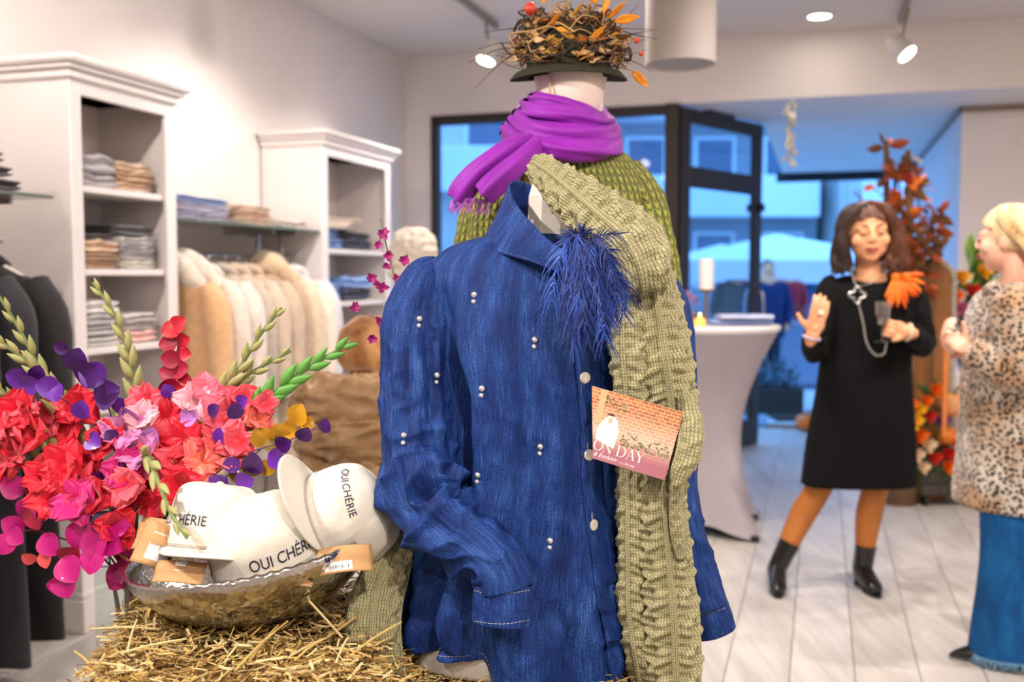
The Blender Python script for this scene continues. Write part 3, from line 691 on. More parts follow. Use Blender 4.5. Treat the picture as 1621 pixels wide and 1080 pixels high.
def torso(scale=1.0, fold=True, hem=True):
    G = np.zeros((M_, N_, 3)); zt, zb = RW[0, 0], RW[-1, 0]
    for i in range(M_):
        z, cx, a, b = RW[i]; v = (zt - z) / (zt - zb)
        zz = z + (hemdrop(TH) * max(0, (v - .45) / .55) ** 1.6 if hem else 0)
        c, s = np.cos(TH), np.sin(TH); ex = .86
        G[i, :, 0] = cx + (a * scale) * np.sign(c) * np.abs(c) ** ex
        bb = np.where(s < 0, b, b * .85) * scale
        G[i, :, 1] = AXY + bb * np.sign(s) * np.abs(s) ** ex; G[i, :, 2] = zz
    if fold:
        v = ((zt - RW[:, 0]) / (zt - zb))[:, None]
        Q = np.stack([np.cos(TH)[None] * 1.9 + v * .25, np.sin(TH)[None] * 1.9 + 0 * v, v * 1.1 + 0 * TH[None]], -1)
        Q2 = np.stack([np.cos(TH)[None] * 1.2 + 0 * v, np.sin(TH)[None] * 1.2 + 0 * v, v * 5.0 + 0 * TH[None]], -1)
        A = .005 + .030 * np.clip((v - .10) / .90, 0, 1) ** 1.1
        d = (TH[None] + PI / 2 + PI) % (2 * PI) - PI
        ridge = lambda c0, c1, wd, h: h * np.exp(-((d - (c0 + (c1 - c0) * v)) / wd) ** 2)
        f = A * nz(Q, 1.9, 2) + (.003 + .005 * v) * nz(Q2, 2.2, 5) + .35 * A * np.sin(TH[None] * 9 + 2.2 + 1.6 * v) * np.clip((v - .25), 0, 1)
        Qr = np.stack([np.cos(TH)[None] * 1.5 + v * .5, np.sin(TH)[None] * 1.5 + v * .3, v * 2.2 + 0 * TH[None]], -1)
        cre = (1 - np.abs(nz(Qr, 2.1, 11))) ** 5
        Qs = np.stack([np.cos(TH)[None] * 2.2 - v * 1.2, np.sin(TH)[None] * 2.2 + v, v * 5.0 + 0 * TH[None]], -1)
        cre2 = (1 - np.abs(nz(Qs, 1.8, 17))) ** 7
        f = f - (.002 + .012 * v) * cre + (.0015 + .005 * v) * cre2
        on = np.clip((v - .10) / .2, 0, 1)
        f = f + on * (ridge(-.97, -.74, .16, -.048) + ridge(-.62, -.45, .14, .016) + ridge(.05, .22, .10, .014 * 1.0) + ridge(-.18, -.05, .10, -.012) + ridge(.62, .70, .10, -.016) + ridge(-.35, -.28, .08, -.008) * np.clip((v - .4) * 2, 0, 1))
        top = np.clip(v / .06, 0, 1)
        G += (f * top)[..., None] * (G - np.stack([np.repeat(RW[:, 1:2], N_, 1), np.full((M_, N_), AXY), G[:, :, 2]], -1)) / .15
    return G
GT = torso()
Vt, Ft = GT.reshape(-1, 3), gridfaces(M_, N_, cu=True)
body = mesh('shirt_body', Vt, Ft, denim, shirt, uv=griduv(GT)); mod_solid(body, .0014)
# bust inside
GB = torso(.68, False, False); fl0 = np.clip((.80 - RW[:, 0]) / .10, 0, 1)[:, None]; cen = np.stack([RW[:, 1], np.full(M_, AXY), RW[:, 0]], 1)[:, None]; GB = cen + (GB - cen) * np.stack([1 + .30 * fl0, 1 + .30 * fl0, 1 + 0 * fl0], -1); sel = RW[:, 0] > .672
V, F = gridclose(GB[sel]); mesh('torso', V, F, bustw, bust)
nb, ntp = at(868, 425, 1.79), at(873, 284, 1.80)
Gn = tubegrid([nb, (nb + ntp) / 2 + [0, .004, 0], ntp - [0, 0, .008], ntp], [.048, .043, .041, .034], 6, 8, up=(.92, -.38, 0))
V, F = gridclose(Gn); mesh('neck_block', V, F, bustw, bust, smooth=False)
# sleeves
def cloth_tube(name, pts, rad, m, n, amp, mt, parent, up=(1, 0, 0), seed=0, solid=.0014, caps=False, fu=1.0):
    G = tubegrid(ats(pts), rad, m, n, up=up)
    a = np.linspace(0, 2 * PI, n, endpoint=False)[None]; v = np.linspace(0, 1, m)[:, None]
    L1 = np.stack([np.cos(a) * 1.7 + 0 * v, np.sin(a) * 1.7 + 0 * v, v * 2.2 + 0 * a], -1)
    L2 = np.stack([np.cos(a + v * 3) * .9 + 0 * v, np.sin(a + v * 3) * .9 + 0 * v, v * 11 + .6 * np.sin(a + seed)], -1)
    A = cr(np.array([(x, y, z) for x, y, z in amp]), 200); t = A[:, 0]
    vv = v[:, 0]; a1 = np.interp(vv, t, A[:, 1])[:, None]; a2 = np.interp(vv, t, A[:, 2])[:, None]
    rd = (1 - np.abs(nz(L2, 1.05 * fu, seed + 6))) ** 4 - .35; rd1 = (1 - np.abs(nz(L1, 1.3 * fu, seed + 9))) ** 5 - .25
    G = G + (a1 * (nz(L1, 1.5 * fu, seed) - .5 * rd1) + a2 * (.6 * nz(L2, 1.25 * fu, seed + 2) + .75 * rd))[..., None] * (G - G.mean(1, keepdims=True)) / np.linalg.norm(G - G.mean(1, keepdims=True), axis=2, keepdims=True)
    V, F = gridclose(G, caps); o = mesh(name, V, F, mt, parent, uv=griduv(G))
    if solid: mod_solid(o, solid)
    return V, F, G
slp = [(700, 428, 1.83), (679, 452, 1.81), (667, 500, 1.80), (663, 570, 1.79), (662, 650, 1.77), (663, 730, 1.74), (677, 800, 1.70), (716, 845, 1.655), (764, 876, 1.63), (790, 908, 1.615), (797, 936, 1.61)]
slr = [(.030, .034), (.048, .055), (.061, .066), (.066, .070), (.066, .070), (.068, .068), (.068, .062), (.052, .056), (.047, .05), (.046, .044), (.046, .036)]
Vs, Fs, GS_ = cloth_tube('sleeve', slp, slr, 190, 110, [(0, .005, .001), (.2, .014, .003), (.45, .018, .010), (.62, .014, .030), (.72, .010, .034), (.86, .008, .020), (1, .003, .006)], denim, shirt, seed=3)
# cuff of the bent sleeve
cz = [(797, 926, 1.613), (797, 950, 1.61), (796, 972, 1.607), (795, 990, 1.604)]
Vc, Fc, Gc = cloth_tube('cuff', cz, [(.048, .036), (.050, .036), (.049, .036), (.048, .035)], 20, 60, [(0, .001, .0005), (1, .003, .001)], denim, shirt, seed=8)
slp2 = [(1010, 440, 1.84), (1040, 480, 1.86), (1048, 580, 1.87), (1050, 690, 1.87), (1064, 790, 1.865), (1088, 880, 1.86), (1118, 958, 1.86)]
cloth_tube('sleeve', slp2, [(.04, .045), (.055, .06), (.062, .062), (.060, .060), (.052, .055), (.048, .05), (.040, .042)], 110, 70, [(0, .003, .001), (.6, .008, .004), (.9, .006, .008), (1, .003, .004)], denim, shirt, seed=12)
Vc2, Fc2, _ = cloth_tube('cuff', [(1117, 956, 1.86), (1124, 975, 1.86), (1133, 1001, 1.86)], [(.040, .034), (.041, .034), (.039, .033)], 16, 40, [(0, .001, .0005), (1, .002, .001)], denim, shirt, seed=14)
# stand collar, open flare: base curve and top curve go right round the neck
base = ats([(850, 356, 1.90), (800, 354, 1.865), (768, 374, 1.80), (786, 398, 1.735), (838, 414, 1.692), (892, 430, 1.672), (932, 404, 1.70), (950, 372, 1.77), (925, 356, 1.87)])
midc = ats([(848, 324, 1.89), (812, 322, 1.862), (790, 332, 1.80), (800, 358, 1.735), (846, 388, 1.69), (894, 414, 1.672), (930, 390, 1.70), (944, 362, 1.77), (915, 336, 1.865)])
topc = ats([(846, 296, 1.88), (826, 287, 1.855), (808, 290, 1.80), (814, 318, 1.748), (846, 357, 1.705), (890, 394, 1.675), (922, 378, 1.70), (930, 354, 1.77), (900, 315, 1.86)])
GC_ = loft([base, midc, topc], 26, 120, closed=True)
GC_ += (.0035 * nz(GC_, 24, 3))[..., None] * normals(GC_, True)
Vk, Fk = GC_.reshape(-1, 3), gridfaces(26, 120, cu=True)
mod_solid(mesh('collar', Vk, Fk, denim, shirt, uv=griduv(GC_)), .0025, 0)
# placket: raised strip along the button edge
tt = bvh(Vt, Ft)
def onto(tree, poly, n, off):
    """polyline in pixels laid on a surface"""
    P = cr(np.array([(x, y, 0) for x, y in poly], float), n); out = []
    for x, y, _ in P:
        h = drop(tree, x, y, off)
        if h: out.append((np.array(h[0]), np.array(h[1])))
    return out
pl_l = [(899, 420), (905, 500), (911, 600), (917, 667), (922, 787), (933, 875), (947, 969), (961, 1040), (964, 1066)]
pl_r = [(930, 420), (936, 500), (942, 600), (948, 667), (955, 787), (967, 875), (981, 969), (996, 1040), (998, 1062)]
A = onto(tt, pl_l, 90, .0006); B = onto(tt, pl_r, 90, .0006); k = min(len(A), len(B))
PG = np.zeros((k, 8, 3))
for i in range(k):
    for j in range(8):
        f = j / 7; p = A[i][0] * (1 - f) + B[i][0] * f; nn = A[i][1] * (1 - f) + B[i][1] * f
        PG[i, j] = p + nn * (.0028 + .0012 * math.sin(f * PI))
Vp, Fp = PG.reshape(-1, 3), gridfaces(k, 8)
mod_solid(mesh('placket', Vp, Fp, denim, shirt, uv=griduv(PG)), .0025, -1)
tp = bvh(np.concatenate([Vt, Vp]), Ft + [[a + len(Vt) for a in f] for f in Fp])
ts = bvh(Vs, Fs); tcf = bvh(Vc, Fc); tcf2 = bvh(Vc2, Fc2); tk = bvh(Vk, Fk)
def stitches(tree, poly, parent, dash=.0042, gap=.0022, r=.00042, off=.0009):
    pts = onto(tree, poly, 160, off)
    if len(pts) < 4: return
    P = np.array([p for p, _ in pts]); d = np.concatenate([[0], np.cumsum(np.linalg.norm(np.diff(P, axis=0), axis=1))])
    parts = []; s = 0.0
    while s + dash < d[-1]:
        a = np.array([np.interp(s, d, P[:, i]) for i in range(3)]); b = np.array([np.interp(s + dash, d, P[:, i]) for i in range(3)])
        if np.linalg.norm(b - a) < dash * 1.6: parts.append(cyl(a, b, r, 4))
        s += dash + gap
    if parts: mesh('topstitch', *join(parts), thread, parent)
stitches(tp, pl_l, shirt); 
stitches(tk, [(806, 300), (812, 326), (838, 358), (872, 388), (888, 400)], shirt)
stitches(tk, [(769, 372), (786, 392), (836, 410), (880, 424)], shirt)
stitches(tcf, [(752, 935), (770, 940), (800, 940), (840, 934)], shirt); stitches(tcf, [(752, 984), (795, 988), (838, 982)], shirt)
stitches(tcf2, [(1097, 976), (1120, 972), (1150, 962)], shirt)
# hem stitch follows the lowest row
hemP = GT[-4]; parts = []
fr = [j for j in range(N_) if math.sin(TH[j]) < .2]
fr.sort(key=lambda j: (TH[j] - PI * 1.0) % (2 * PI))
HP = np.array([hemP[j] + (hemP[j] - np.array([RW[-1, 1], AXY, hemP[j][2]])) * .012 for j in fr])
d = np.concatenate([[0], np.cumsum(np.linalg.norm(np.diff(HP, axis=0), axis=1))]); s = 0
while s + .0042 < d[-1]:
    a = np.array([np.interp(s, d, HP[:, i]) for i in range(3)]); b = np.array([np.interp(s + .0042, d, HP[:, i]) for i in range(3)]); parts.append(cyl(a, b, .0005, 4)); s += .0064
mesh('topstitch', *join(parts), thread, shirt)
# buttons and studs
btn_m = mat('pearl_silver', (232, 224, 212), .25, .25); stud_m = mat('rhinestone', (236, 234, 232), .16, .75, coat=.6); hole_m = mat('buttonhole_thread', (150, 150, 160), .7)
def seat_on(name, me_parts, tree, px, py, mt, parent, tilt=(0, 0, 0)):
    h = drop(tree, px, py, .0)
    if not h: return None
    n = h[1] + Vector(tilt); M = frame(h[0], z=n, y=(0, 0, 1)); V, F = me_parts
    return mesh(name, xf(M, V), F, mt, parent)
btn = lathe([(.0005, .0), (.006, .0), (.0092, .0015), (.0098, .003), (.0092, .0045), (.007, .0052), (.0005, .0046)], 22)
stud = ellipsoid((0, 0, .0016), (.0056, .0056, .0048), 12, 8); stud2 = ellipsoid((0, 0, .0014), (.0044, .0044, .0038), 12, 8)
hole = join([bbox(-.0012, .0012, -.011, .011, -.0002, .0014, .0003)])
for (x, y) in [(925, 598), (931, 720), (938, 831)]:
    seat_on('button', btn, tp, x, y, btn_m, shirt, (.12, -.1, -.05)); seat_on('buttonhole', hole, tp, x - 1, y - 9, hole_m, shirt)
seat_on('buttonhole', hole, tp, 953, 942, hole_m, shirt)
for (x, y, w_) in [(751, 467, 0), (847, 538, 0), (763, 615, 0), (856, 707, 0), (871, 856, 0), (757, 752, 0), (664, 505, 1), (692, 594, 1), (640, 690, 1)]:
    tr = ts if w_ else tp
    seat_on('rhinestone_stud', stud, tr, x, y, stud_m, shirt); seat_on('rhinestone_stud', stud2, tr, x - 1, y + 11, stud_m, shirt)
# gathered tucks on the sleeve head
# ---- navy feather brooch pinned under the collar
def feather(path, nb_, lb, seed, wq=.0009, wb=.0012, droop=.35, spread=.5):
    """one plume: shaft and drooping barbs as thin ribbons"""
    r = random.Random(seed); P = cr(np.asarray(path, float), 24); T = np.gradient(P, axis=0); T /= np.linalg.norm(T, axis=1, keepdims=True)
    parts = [tube(P[::3], np.linspace(wq, wq * .3, len(P[::3])), 10, 4)]
    V, F = [], []
    for i in range(nb_):
        f = .06 + .94 * i / nb_; k = min(23, int(f * 23)); p = P[k]; t = T[k]
        side = np.cross(t, [r.uniform(-.4, .4), -1, r.uniform(-.4, .4)]); side /= np.linalg.norm(side) + 1e-9
        if i % 2: side = -side
        L = lb * (1 - .45 * abs(f - .45)) * r.uniform(.7, 1.15)
        d = t * r.uniform(.75, 1.1) + side * spread * r.uniform(.5, 1.3) + np.array([r.uniform(-.2, .2), r.uniform(-.35, .1), 0]); d /= np.linalg.norm(d)
        w = np.cross(d, [0, 1, .1]); w = w / (np.linalg.norm(w) + 1e-9) * wb; b0 = len(V); n = 5
        for j in range(n):
            g = j / (n - 1); q = p + d * L * g + np.array([0, 0, -1]) * droop * L * g * g + side * .12 * L * math.sin(g * 3 + seed) * g
            ww = w * (1 - .8 * g); V += [q - ww, q + ww + np.array([0, -.0004, 0])]
        F += [[b0 + 2 * j, b0 + 2 * j + 1, b0 + 2 * j + 3, b0 + 2 * j + 2] for j in range(n - 1)]
    parts.append((np.array(V), F)); return join(parts)
nav1 = mat('navy_feather', (22, 44, 116), .5, sheen=.2, var=.25, vscale=40); nav2 = mat('royal_feather', (44, 82, 176), .45, sheen=.2, var=.2, vscale=40)
pin = at(908, 392, 1.635)
br = thing('feather_brooch', 'navy blue ostrich feather brooch pinned below the shirt collar', 'brooch', tuple(pin))
R_ = random.Random(5)
for k in range(52):
    f = R_.random(); ang = -PI / 2 + (f - .45) * 1.1 + R_.uniform(-.1, .1)   # fan, mostly downwards
    L = R_.uniform(.055, .128) * (1 - .25 * abs(f - .45)); out = R_.uniform(.0, .035)
    st = pin + np.array([R_.uniform(-.012, .042), R_.uniform(-.012, .004), R_.uniform(-.035, .016)])
    dx, dz = math.cos(ang), math.sin(ang)
    path = [st, st + np.array([dx * .25 * L * 1.3, -.02 - out, dz * .22 * L + .012]), st + np.array([dx * .6 * L, -.028 - out, dz * .6 * L]), st + np.array([dx * .75 * L + R_.uniform(-.012, .012), -.018 - out, dz * L - .01])]
    mesh('feather', *feather(path, 34, .042, k), nav1 if k % 3 else nav2, br)
for k in range(6):   # a few stray wisps
    ang = R_.uniform(0.2, 2.9); L = R_.uniform(.03, .06); st = pin + np.array([R_.uniform(-.01, .03), -.01, 0.0])
    mesh('feather', *feather([st, st + np.array([math.cos(ang) * L * .5, -.02, math.sin(ang) * L * .6]), st + np.array([math.cos(ang) * L * 1.2, -.02, math.sin(ang) * L * .7])], 22, .03, 90 + k), nav1, br)
mesh('pin_base', *ellipsoid(pin + np.array([.015, .008, -.01]), (.022, .012, .022), 14, 10), nav1, br)

# ================================================================== SAGE CABLE CARDIGAN DRAPED OVER THE SHOULDER
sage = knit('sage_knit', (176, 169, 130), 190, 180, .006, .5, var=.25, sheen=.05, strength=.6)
def cable(G, K, amp=.006, L=.045, ph=0.0, rib=None):
    """raise K braided cables round a tube grid (or across a sheet)"""
    m, n = G.shape[:2]; N = normals(G, True)
    sgn = np.sign(((G - G.mean(1, keepdims=True)) * N).sum(2).mean()); N *= sgn if sgn else 1
    d = np.linalg.norm(np.diff(G, axis=0), axis=2).mean(1); s = np.concatenate([[0], np.cumsum(d)])[:, None]
    x = ((np.arange(n) / n * K + ph) % 1.0)[None] * 2 - 1; ci = np.floor(np.arange(n) / n * K + ph)[None]
    p = 2 * PI * s / L + ci * 1.3
    c1 = .42 * np.sin(p / 2); h = np.zeros((m, n))
    g = lambda c: np.exp(-((x - c) / .30) ** 2)
    w1 = .75 + .25 * np.cos(p / 2); w2 = .75 - .25 * np.cos(p / 2)
    h = np.maximum(g(c1) * w1, g(-c1) * w2)
    h = np.maximum(h, .55 * np.exp(-((np.abs(x) - .93) / .10) ** 2))          # plain rib between cables
    h += .15 * np.sin(2 * PI * s / .0165 + np.abs(x) * 3.5 + ci) * (np.abs(x) < .8)
    if rib:                                                                    # ribbed end
        e = (s > s[-1] - rib); h = np.where(e, .5 + .5 * np.sin(x * PI * 4), h)
    rl = np.linalg.norm(G - G.mean(1, keepdims=True), axis=2).mean(1)[:, None]
    return G + (amp * h * np.clip(rl / .032, .15, 1))[..., None] * N
card_root = thing('cable_cardigan', 'sage green cable-knit cardigan draped over the bust shoulder with sleeves hanging', 'cardigan', tuple(at(1040, 1000, 1.75)))
def knit_tube(name, pts, rad, m, n, K, amp, up=(1, 0, 0), caps=True, L=.045, seed=0, wob=.004, mt=None, parent=None, rib=None, ph=0):
    G = tubegrid(ats(pts), rad, m, n, up=up)
    G = G + (wob * nz(G, 14, seed))[..., None] * normals(G, True)
    G = cable(G, K, amp, L, ph, rib); V, F = gridclose(G, caps); uv = griduv(np.concatenate([G, G[:, :1]], 1)).reshape(G.shape[0], n + 1, 2)[:, :n].reshape(-1, 2)
    if caps: uv = np.concatenate([uv, uv[:1], uv[-1:]])
    o = mesh(name, V, F, mt or sage, parent or card_root, uv=uv)
    return V, F
# folded end lying against the neck, coming down over the shoulder
knit_tube('shoulder_roll', [(844, 264, 1.76), (850, 266, 1.755), (872, 281, 1.735), (905, 309, 1.71), (945, 345, 1.69), (984, 380, 1.672), (1004, 408, 1.66), (1010, 430, 1.664), (1008, 441, 1.68)],
          [(.008, .008), (.019, .018), (.026, .025), (.034, .03), (.043, .038), (.056, .046), (.056, .050), (.045, .044), (.018, .018)], 200, 150, 4, .015, up=(1, 0, .9), seed=1)
# hanging rolls below
knit_tube('hanging_fold', [(1022, 420, 1.74), (1030, 470, 1.715), (1044, 560, 1.70), (1055, 640, 1.705), (1066, 700, 1.69), (1060, 752, 1.68)], [(.03, .03), (.042, .04), (.046, .042), (.046, .042), (.040, .04), (.025, .03)], 220, 140, 4, .015, seed=2, L=.05)
knit_tube('hanging_fold', [(992, 425, 1.72), (994, 480, 1.695), (997, 560, 1.685), (1000, 620, 1.69), (1002, 680, 1.70), (1004, 740, 1.71)], [(.022, .03), (.024, .03), (.026, .03), (.025, .03), (.022, .03), (.02, .028)], 200, 110, 3, .011, seed=3)
knit_tube('hanging_panel', [(1000, 700, 1.72), (1001, 760, 1.71), (1002, 860, 1.715), (1003, 950, 1.72), (1012, 1020, 1.72), (1022, 1088, 1.72)], [(.02, .03), (.021, .032), (.022, .034), (.022, .034), (.021, .034), (.02, .034)], 220, 110, 3, .011, seed=4)
knit_tube('hanging_panel', [(1045, 690, 1.72), (1044, 760, 1.70), (1050, 850, 1.70), (1058, 940, 1.70), (1062, 1020, 1.70), (1064, 1100, 1.70)], [(.034, .035), (.034, .038), (.038, .04), (.042, .042), (.043, .043), (.042, .042)], 240, 140, 4, .015, seed=5, L=.05)
# scalloped edge that laps over the card
knit_tube('front_edge', [(1084, 628, 1.66), (1091, 655, 1.632), (1094, 690, 1.615), (1086, 725, 1.61), (1074, 752, 1.615), (1070, 800, 1.64), (1078, 880, 1.66)], [(.010, .014), (.014, .018), (.017, .02), (.016, .018), (.013, .016), (.011, .014), (.01, .012)], 160, 60, 2, .008, seed=6, L=.03)
# the other sleeve hangs down behind the shirt on the left
knit_tube('sleeve', [(662, 770, 1.90), (640, 840, 1.83), (614, 900, 1.77), (598, 950, 1.73), (592, 1000, 1.70), (594, 1050, 1.675), (600, 1096, 1.66)], [(.03, .02), (.034, .02), (.038, .022), (.041, .022), (.042, .022), (.041, .022), (.04, .022)], 200, 120, 4, .010, seed=7, rib=.04)

# ---- invitation card tucked behind the placket
def cardmat():
    m = mat('printed_card', (200, 130, 80), .35); nt = m.node_tree; N, L = nt.nodes, nt.links; b = N['Principled BSDF']
    tc = N.new('ShaderNodeTexCoord'); sp = N.new('ShaderNodeSeparateXYZ'); L.new(tc.outputs['UV'], sp.inputs[0])
    bk = N.new('ShaderNodeTexBrick'); bk.inputs['Scale'].default_value = 4.2; bk.inputs['Color1'].default_value = rgb(206, 136, 84); bk.inputs['Color2'].default_value = rgb(176, 104, 62); bk.inputs['Mortar'].default_value = rgb(240, 200, 168); bk.inputs['Mortar Size'].default_value = .018
    bk.inputs['Brick Width'].default_value = .42; bk.inputs['Row Height'].default_value = .2
    mp = N.new('ShaderNodeMapping'); mp.inputs['Scale'].default_value = (1.35, 1, 1); L.new(tc.outputs['UV'], mp.inputs[0]); L.new(mp.outputs[0], bk.inputs['Vector'])
    t = N.new('ShaderNodeTexNoise'); t.inputs['Scale'].default_value = 4.0; L.new(tc.outputs['UV'], t.inputs['Vector'])
    pale = mathn(nt, 'MULTIPLY', mathn(nt, 'SUBTRACT', 1.0, mathn(nt, 'ABSOLUTE', mathn(nt, 'MULTIPLY', mathn(nt, 'SUBTRACT', sp.outputs['Y'], .42), 2.6))), .5)
    n = N.new('ShaderNodeClamp'); L.new(pale, n.inputs[0])
    c1 = mixc(nt, n.outputs[0], bk.outputs['Color'], rgb(250, 226, 208))
    t2 = N.new('ShaderNodeTexNoise'); t2.inputs['Scale'].default_value = 60.0; L.new(tc.outputs['UV'], t2.inputs['Vector'])
    r = N.new('ShaderNodeMapRange'); r.inputs[1].default_value = .40; r.inputs[2].default_value = .16; L.new(sp.outputs['Y'], r.inputs[0])
    c2 = mixc(nt, r.outputs[0], c1, rgb(176, 112, 124)); L.new(c2, b.inputs['Base Color'])
    return m
TL, TR, BL = at(937, 611, 1.652), at(1082, 652.5, 1.612), at(906, 716, 1.650)
ex, ey = TR - TL, BL - TL; cw, chh = np.linalg.norm(ex), np.linalg.norm(ey); ex /= cw; ey -= ex * ey.dot(ex); ey /= np.linalg.norm(ey); en = np.cross(ex, -ey)
if en[1] > 0: en = -en
cp = lambda u, v, o=0.0: TL + ex * (u * cw) + ey * ((1 - v) * chh) + en * o
flyer = thing('invitation_card', 'printed invitation card with brick wall and white lettering tucked into the shirt placket', 'card', tuple(cp(.5, 0)))
LB = .215
V = [cp(LB, 0), cp(1, 0), cp(1, 1), cp(0, 1), cp(LB, 0, .0006), cp(1, 0, .0006), cp(1, 1, .0006), cp(0, 1, .0006)]
mesh('card', V, [[0, 3, 2, 1], [4, 5, 6, 7], [0, 1, 5, 4], [1, 2, 6, 5], [2, 3, 7, 6], [3, 0, 4, 7]], cardmat(), flyer, uv=[(LB, 0), (1, 0), (1, 1), (0, 1)] * 2, smooth=False)
def flat(name, polys, mt, o=.0009):
    V, F = [], []
    for P in polys:
        b0 = len(V); V += [cp(u, v, o) for u, v in P]; F.append(list(range(b0, len(V))))
    return mesh(name, V, F, mt, flyer, smooth=False)
pw = mat('print_white', (252, 246, 244), .4); pink = mat('print_pale_pink', (255, 226, 224), .4); leafp = mat('print_leaf', (96, 108, 76), .5); leafp2 = mat('print_leaf_pale', (150, 152, 122), .5)
flat('printed_beam', [[(.11, .995), (.18, .995), (.20, .5), (.135, .5)]], mat('print_beam', (206, 176, 132), .5))
flat('printed_coat', [[(.185, .28), (.40, .22), (.405, .45), (.375, .60), (.335, .66), (.265, .66), (.205, .56), (.175, .44)]], pw, .0010)
flat('printed_face', [[(.29 + .026 * math.cos(a), .60 + .05 * math.sin(a)) for a in np.linspace(0, 2 * PI, 12, endpoint=False)]], mat('print_skin', (236, 186, 160), .5), .0012)
flat('printed_hair', [[(.285 + .045 * math.cos(a), .665 + .03 * math.sin(a)) for a in np.linspace(0, PI, 9)]], mat('print_hair', (70, 50, 44), .5), .0011)
rl = random.Random(3); lv, lv2 = [], []
for k in range(150):
    g = rl.random()
    if g < .2: u, v = rl.uniform(.19, .45), 0; v = .90 - (u - .19) * .35 + rl.uniform(-.07, .05)
    else: u = rl.uniform(.44, .97); v = .30 + (.10 + .12 * math.sin(u * 9) ** 2) * rl.random() ** 1.5
    a = rl.uniform(0, 6.3); r = rl.uniform(.008, .02)
    (lv if rl.random() < .5 else lv2).append([(u + r * math.cos(a), v + 1.4 * r * math.sin(a)), (u + .5 * r * math.cos(a + 1.6), v + .7 * r * math.sin(a + 1.6)), (u - r * math.cos(a), v - 1.4 * r * math.sin(a)), (u + .5 * r * math.cos(a - 1.6), v + .7 * r * math.sin(a - 1.6))])
flat('printed_leaves', lv, leafp, .0011); flat('printed_leaves', lv2, leafp2, .0012)
def stroke(a, b, w0, w1=None):
    a, b = np.array(a), np.array(b); d = b - a; nrm = np.array([-d[1], d[0]]) / (np.linalg.norm(d) + 1e-9); w1 = w0 if w1 is None else w1
    return [tuple(a - nrm * w0), tuple(b - nrm * w1), tuple(b + nrm * w1), tuple(a + nrm * w0)]
def glyph(ch):
    T, S = .075, .022; g = []
    def bow(x0, x1, y0, y1, a0, a1):
        for k in range(14):
            p, q = a0 + (a1 - a0) * k / 14, a0 + (a1 - a0) * (k + 1) / 14
            f = lambda t: ((x0 + x1) / 2 + (x1 - x0) / 2 * math.cos(t), (y0 + y1) / 2 + (y1 - y0) / 2 * math.sin(t))
            wd = lambda t: S + (T - S) * abs(math.cos(t)); g.append(stroke(f(p), f(q), wd(p), wd(q)))
    if ch == 'O': bow(.05, .85, 0, 1, 0, 2 * PI); return g, .95
    if ch == 'N': g += [stroke((.1, 0), (.1, 1), S), stroke((.1, 1), (.75, 0), T), stroke((.75, 0), (.75, 1), S), stroke((0, 0), (.2, 0), S), stroke((.65, 1), (.87, 1), S), stroke((0, 1), (.12, 1), S)]; return g, .95
    if ch == 'D': g += [stroke((.14, 0), (.14, 1), T), stroke((0, 0), (.4, 0), S), stroke((0, 1), (.4, 1), S)]; bow(-.05, .82, 0, 1, -PI / 2, PI / 2); return g, .95
    if ch == 'A': g += [stroke((.08, 0), (.4, 1), S), stroke((.4, 1), (.72, 0), T), stroke((.2, .35), (.6, .35), S), stroke((0, 0), (.2, 0), S), stroke((.58, 0), (.86, 0), S)]; return g, .88
    if ch == 'Y': g += [stroke((.06, 1), (.4, .45), T), stroke((.74, 1), (.4, .45), S), stroke((.4, .5), (.4, 0), T), stroke((0, 1), (.2, 1), S), stroke((.64, 1), (.84, 1), S), stroke((.26, 0), (.54, 0), S)]; return g, .85
    return g, .35
def word(txt, u0, v0, h, asp=1.0):
    out = []; x = u0
    for c in txt:
        g, adv = glyph(c); sx = h * chh / cw * asp
        for P in g: out.append([(x + p[0] * sx, v0 + p[1] * h) for p in P])
        x += adv * sx
    return out
flat('printed_lettering', word('ON DAY', .185, .135, .15, 1.02), pink, .0014)
def textflat(s, u0, v0, h, mt, shear=0.0, asp=1.0):
    V2, F = text2d(s, 1.0, shear); k = h; V2 = V2 * k
    V = [cp(u0 + x * chh / cw * asp, v0 + y, .0014) for x, y in V2]
    mesh('printed_lettering', V, F, mt, flyer, smooth=False)
textflat('& Exclusiv', .335, .075, .085, pw, .35)
textflat('11-19 Uhr', .58, .055, .055, pw)
# ================================================================== DRESSED MANNEQUIN BEHIND: GREEN KNIT, PURPLE SCARF, NEST HAT
MY = 2.28
mskin = mat('mannequin_skin', (228, 208, 196), .45)
mb = at(905, 300, MY)
man = thing('mannequin', 'pale headed mannequin on a stand behind the denim bust', 'mannequin', (mb[0], MY, 0))
hc = at(903, 108, MY)
def egg(c, rx_, ry_, rz0, rz1, n=40, m=30, tilt=0):
    v = np.linspace(-PI / 2, PI / 2, m); G = np.zeros((m, n, 3)); a = np.linspace(0, 2 * PI, n, endpoint=False)
    for i, t in enumerate(v):
        r = math.cos(t) ** .8 if math.cos(t) > 0 else 0; z = math.sin(t) * (rz1 if t > 0 else rz0); k = 1 - .12 * max(0, -math.sin(t))
        G[i, :, 0] = c[0] + rx_ * r * k * np.cos(a); G[i, :, 1] = c[1] + ry_ * r * k * np.sin(a) - .02 * max(0, -math.sin(t)); G[i, :, 2] = c[2] + z
    return gridclose(G)
mesh('head', *egg(hc, .083, .098, .15, .11), mskin, man)
nk0, nk1 = at(905, 300, MY + .02), at(908, 150, MY + .01)
mesh('neck', *tube([nk0, (nk0 + nk1) / 2, nk1], [.075, .066, .068], 10, 28), mskin, man)
sm = at(868, 108, MY - .098); se = at(873, 150, MY - .095)
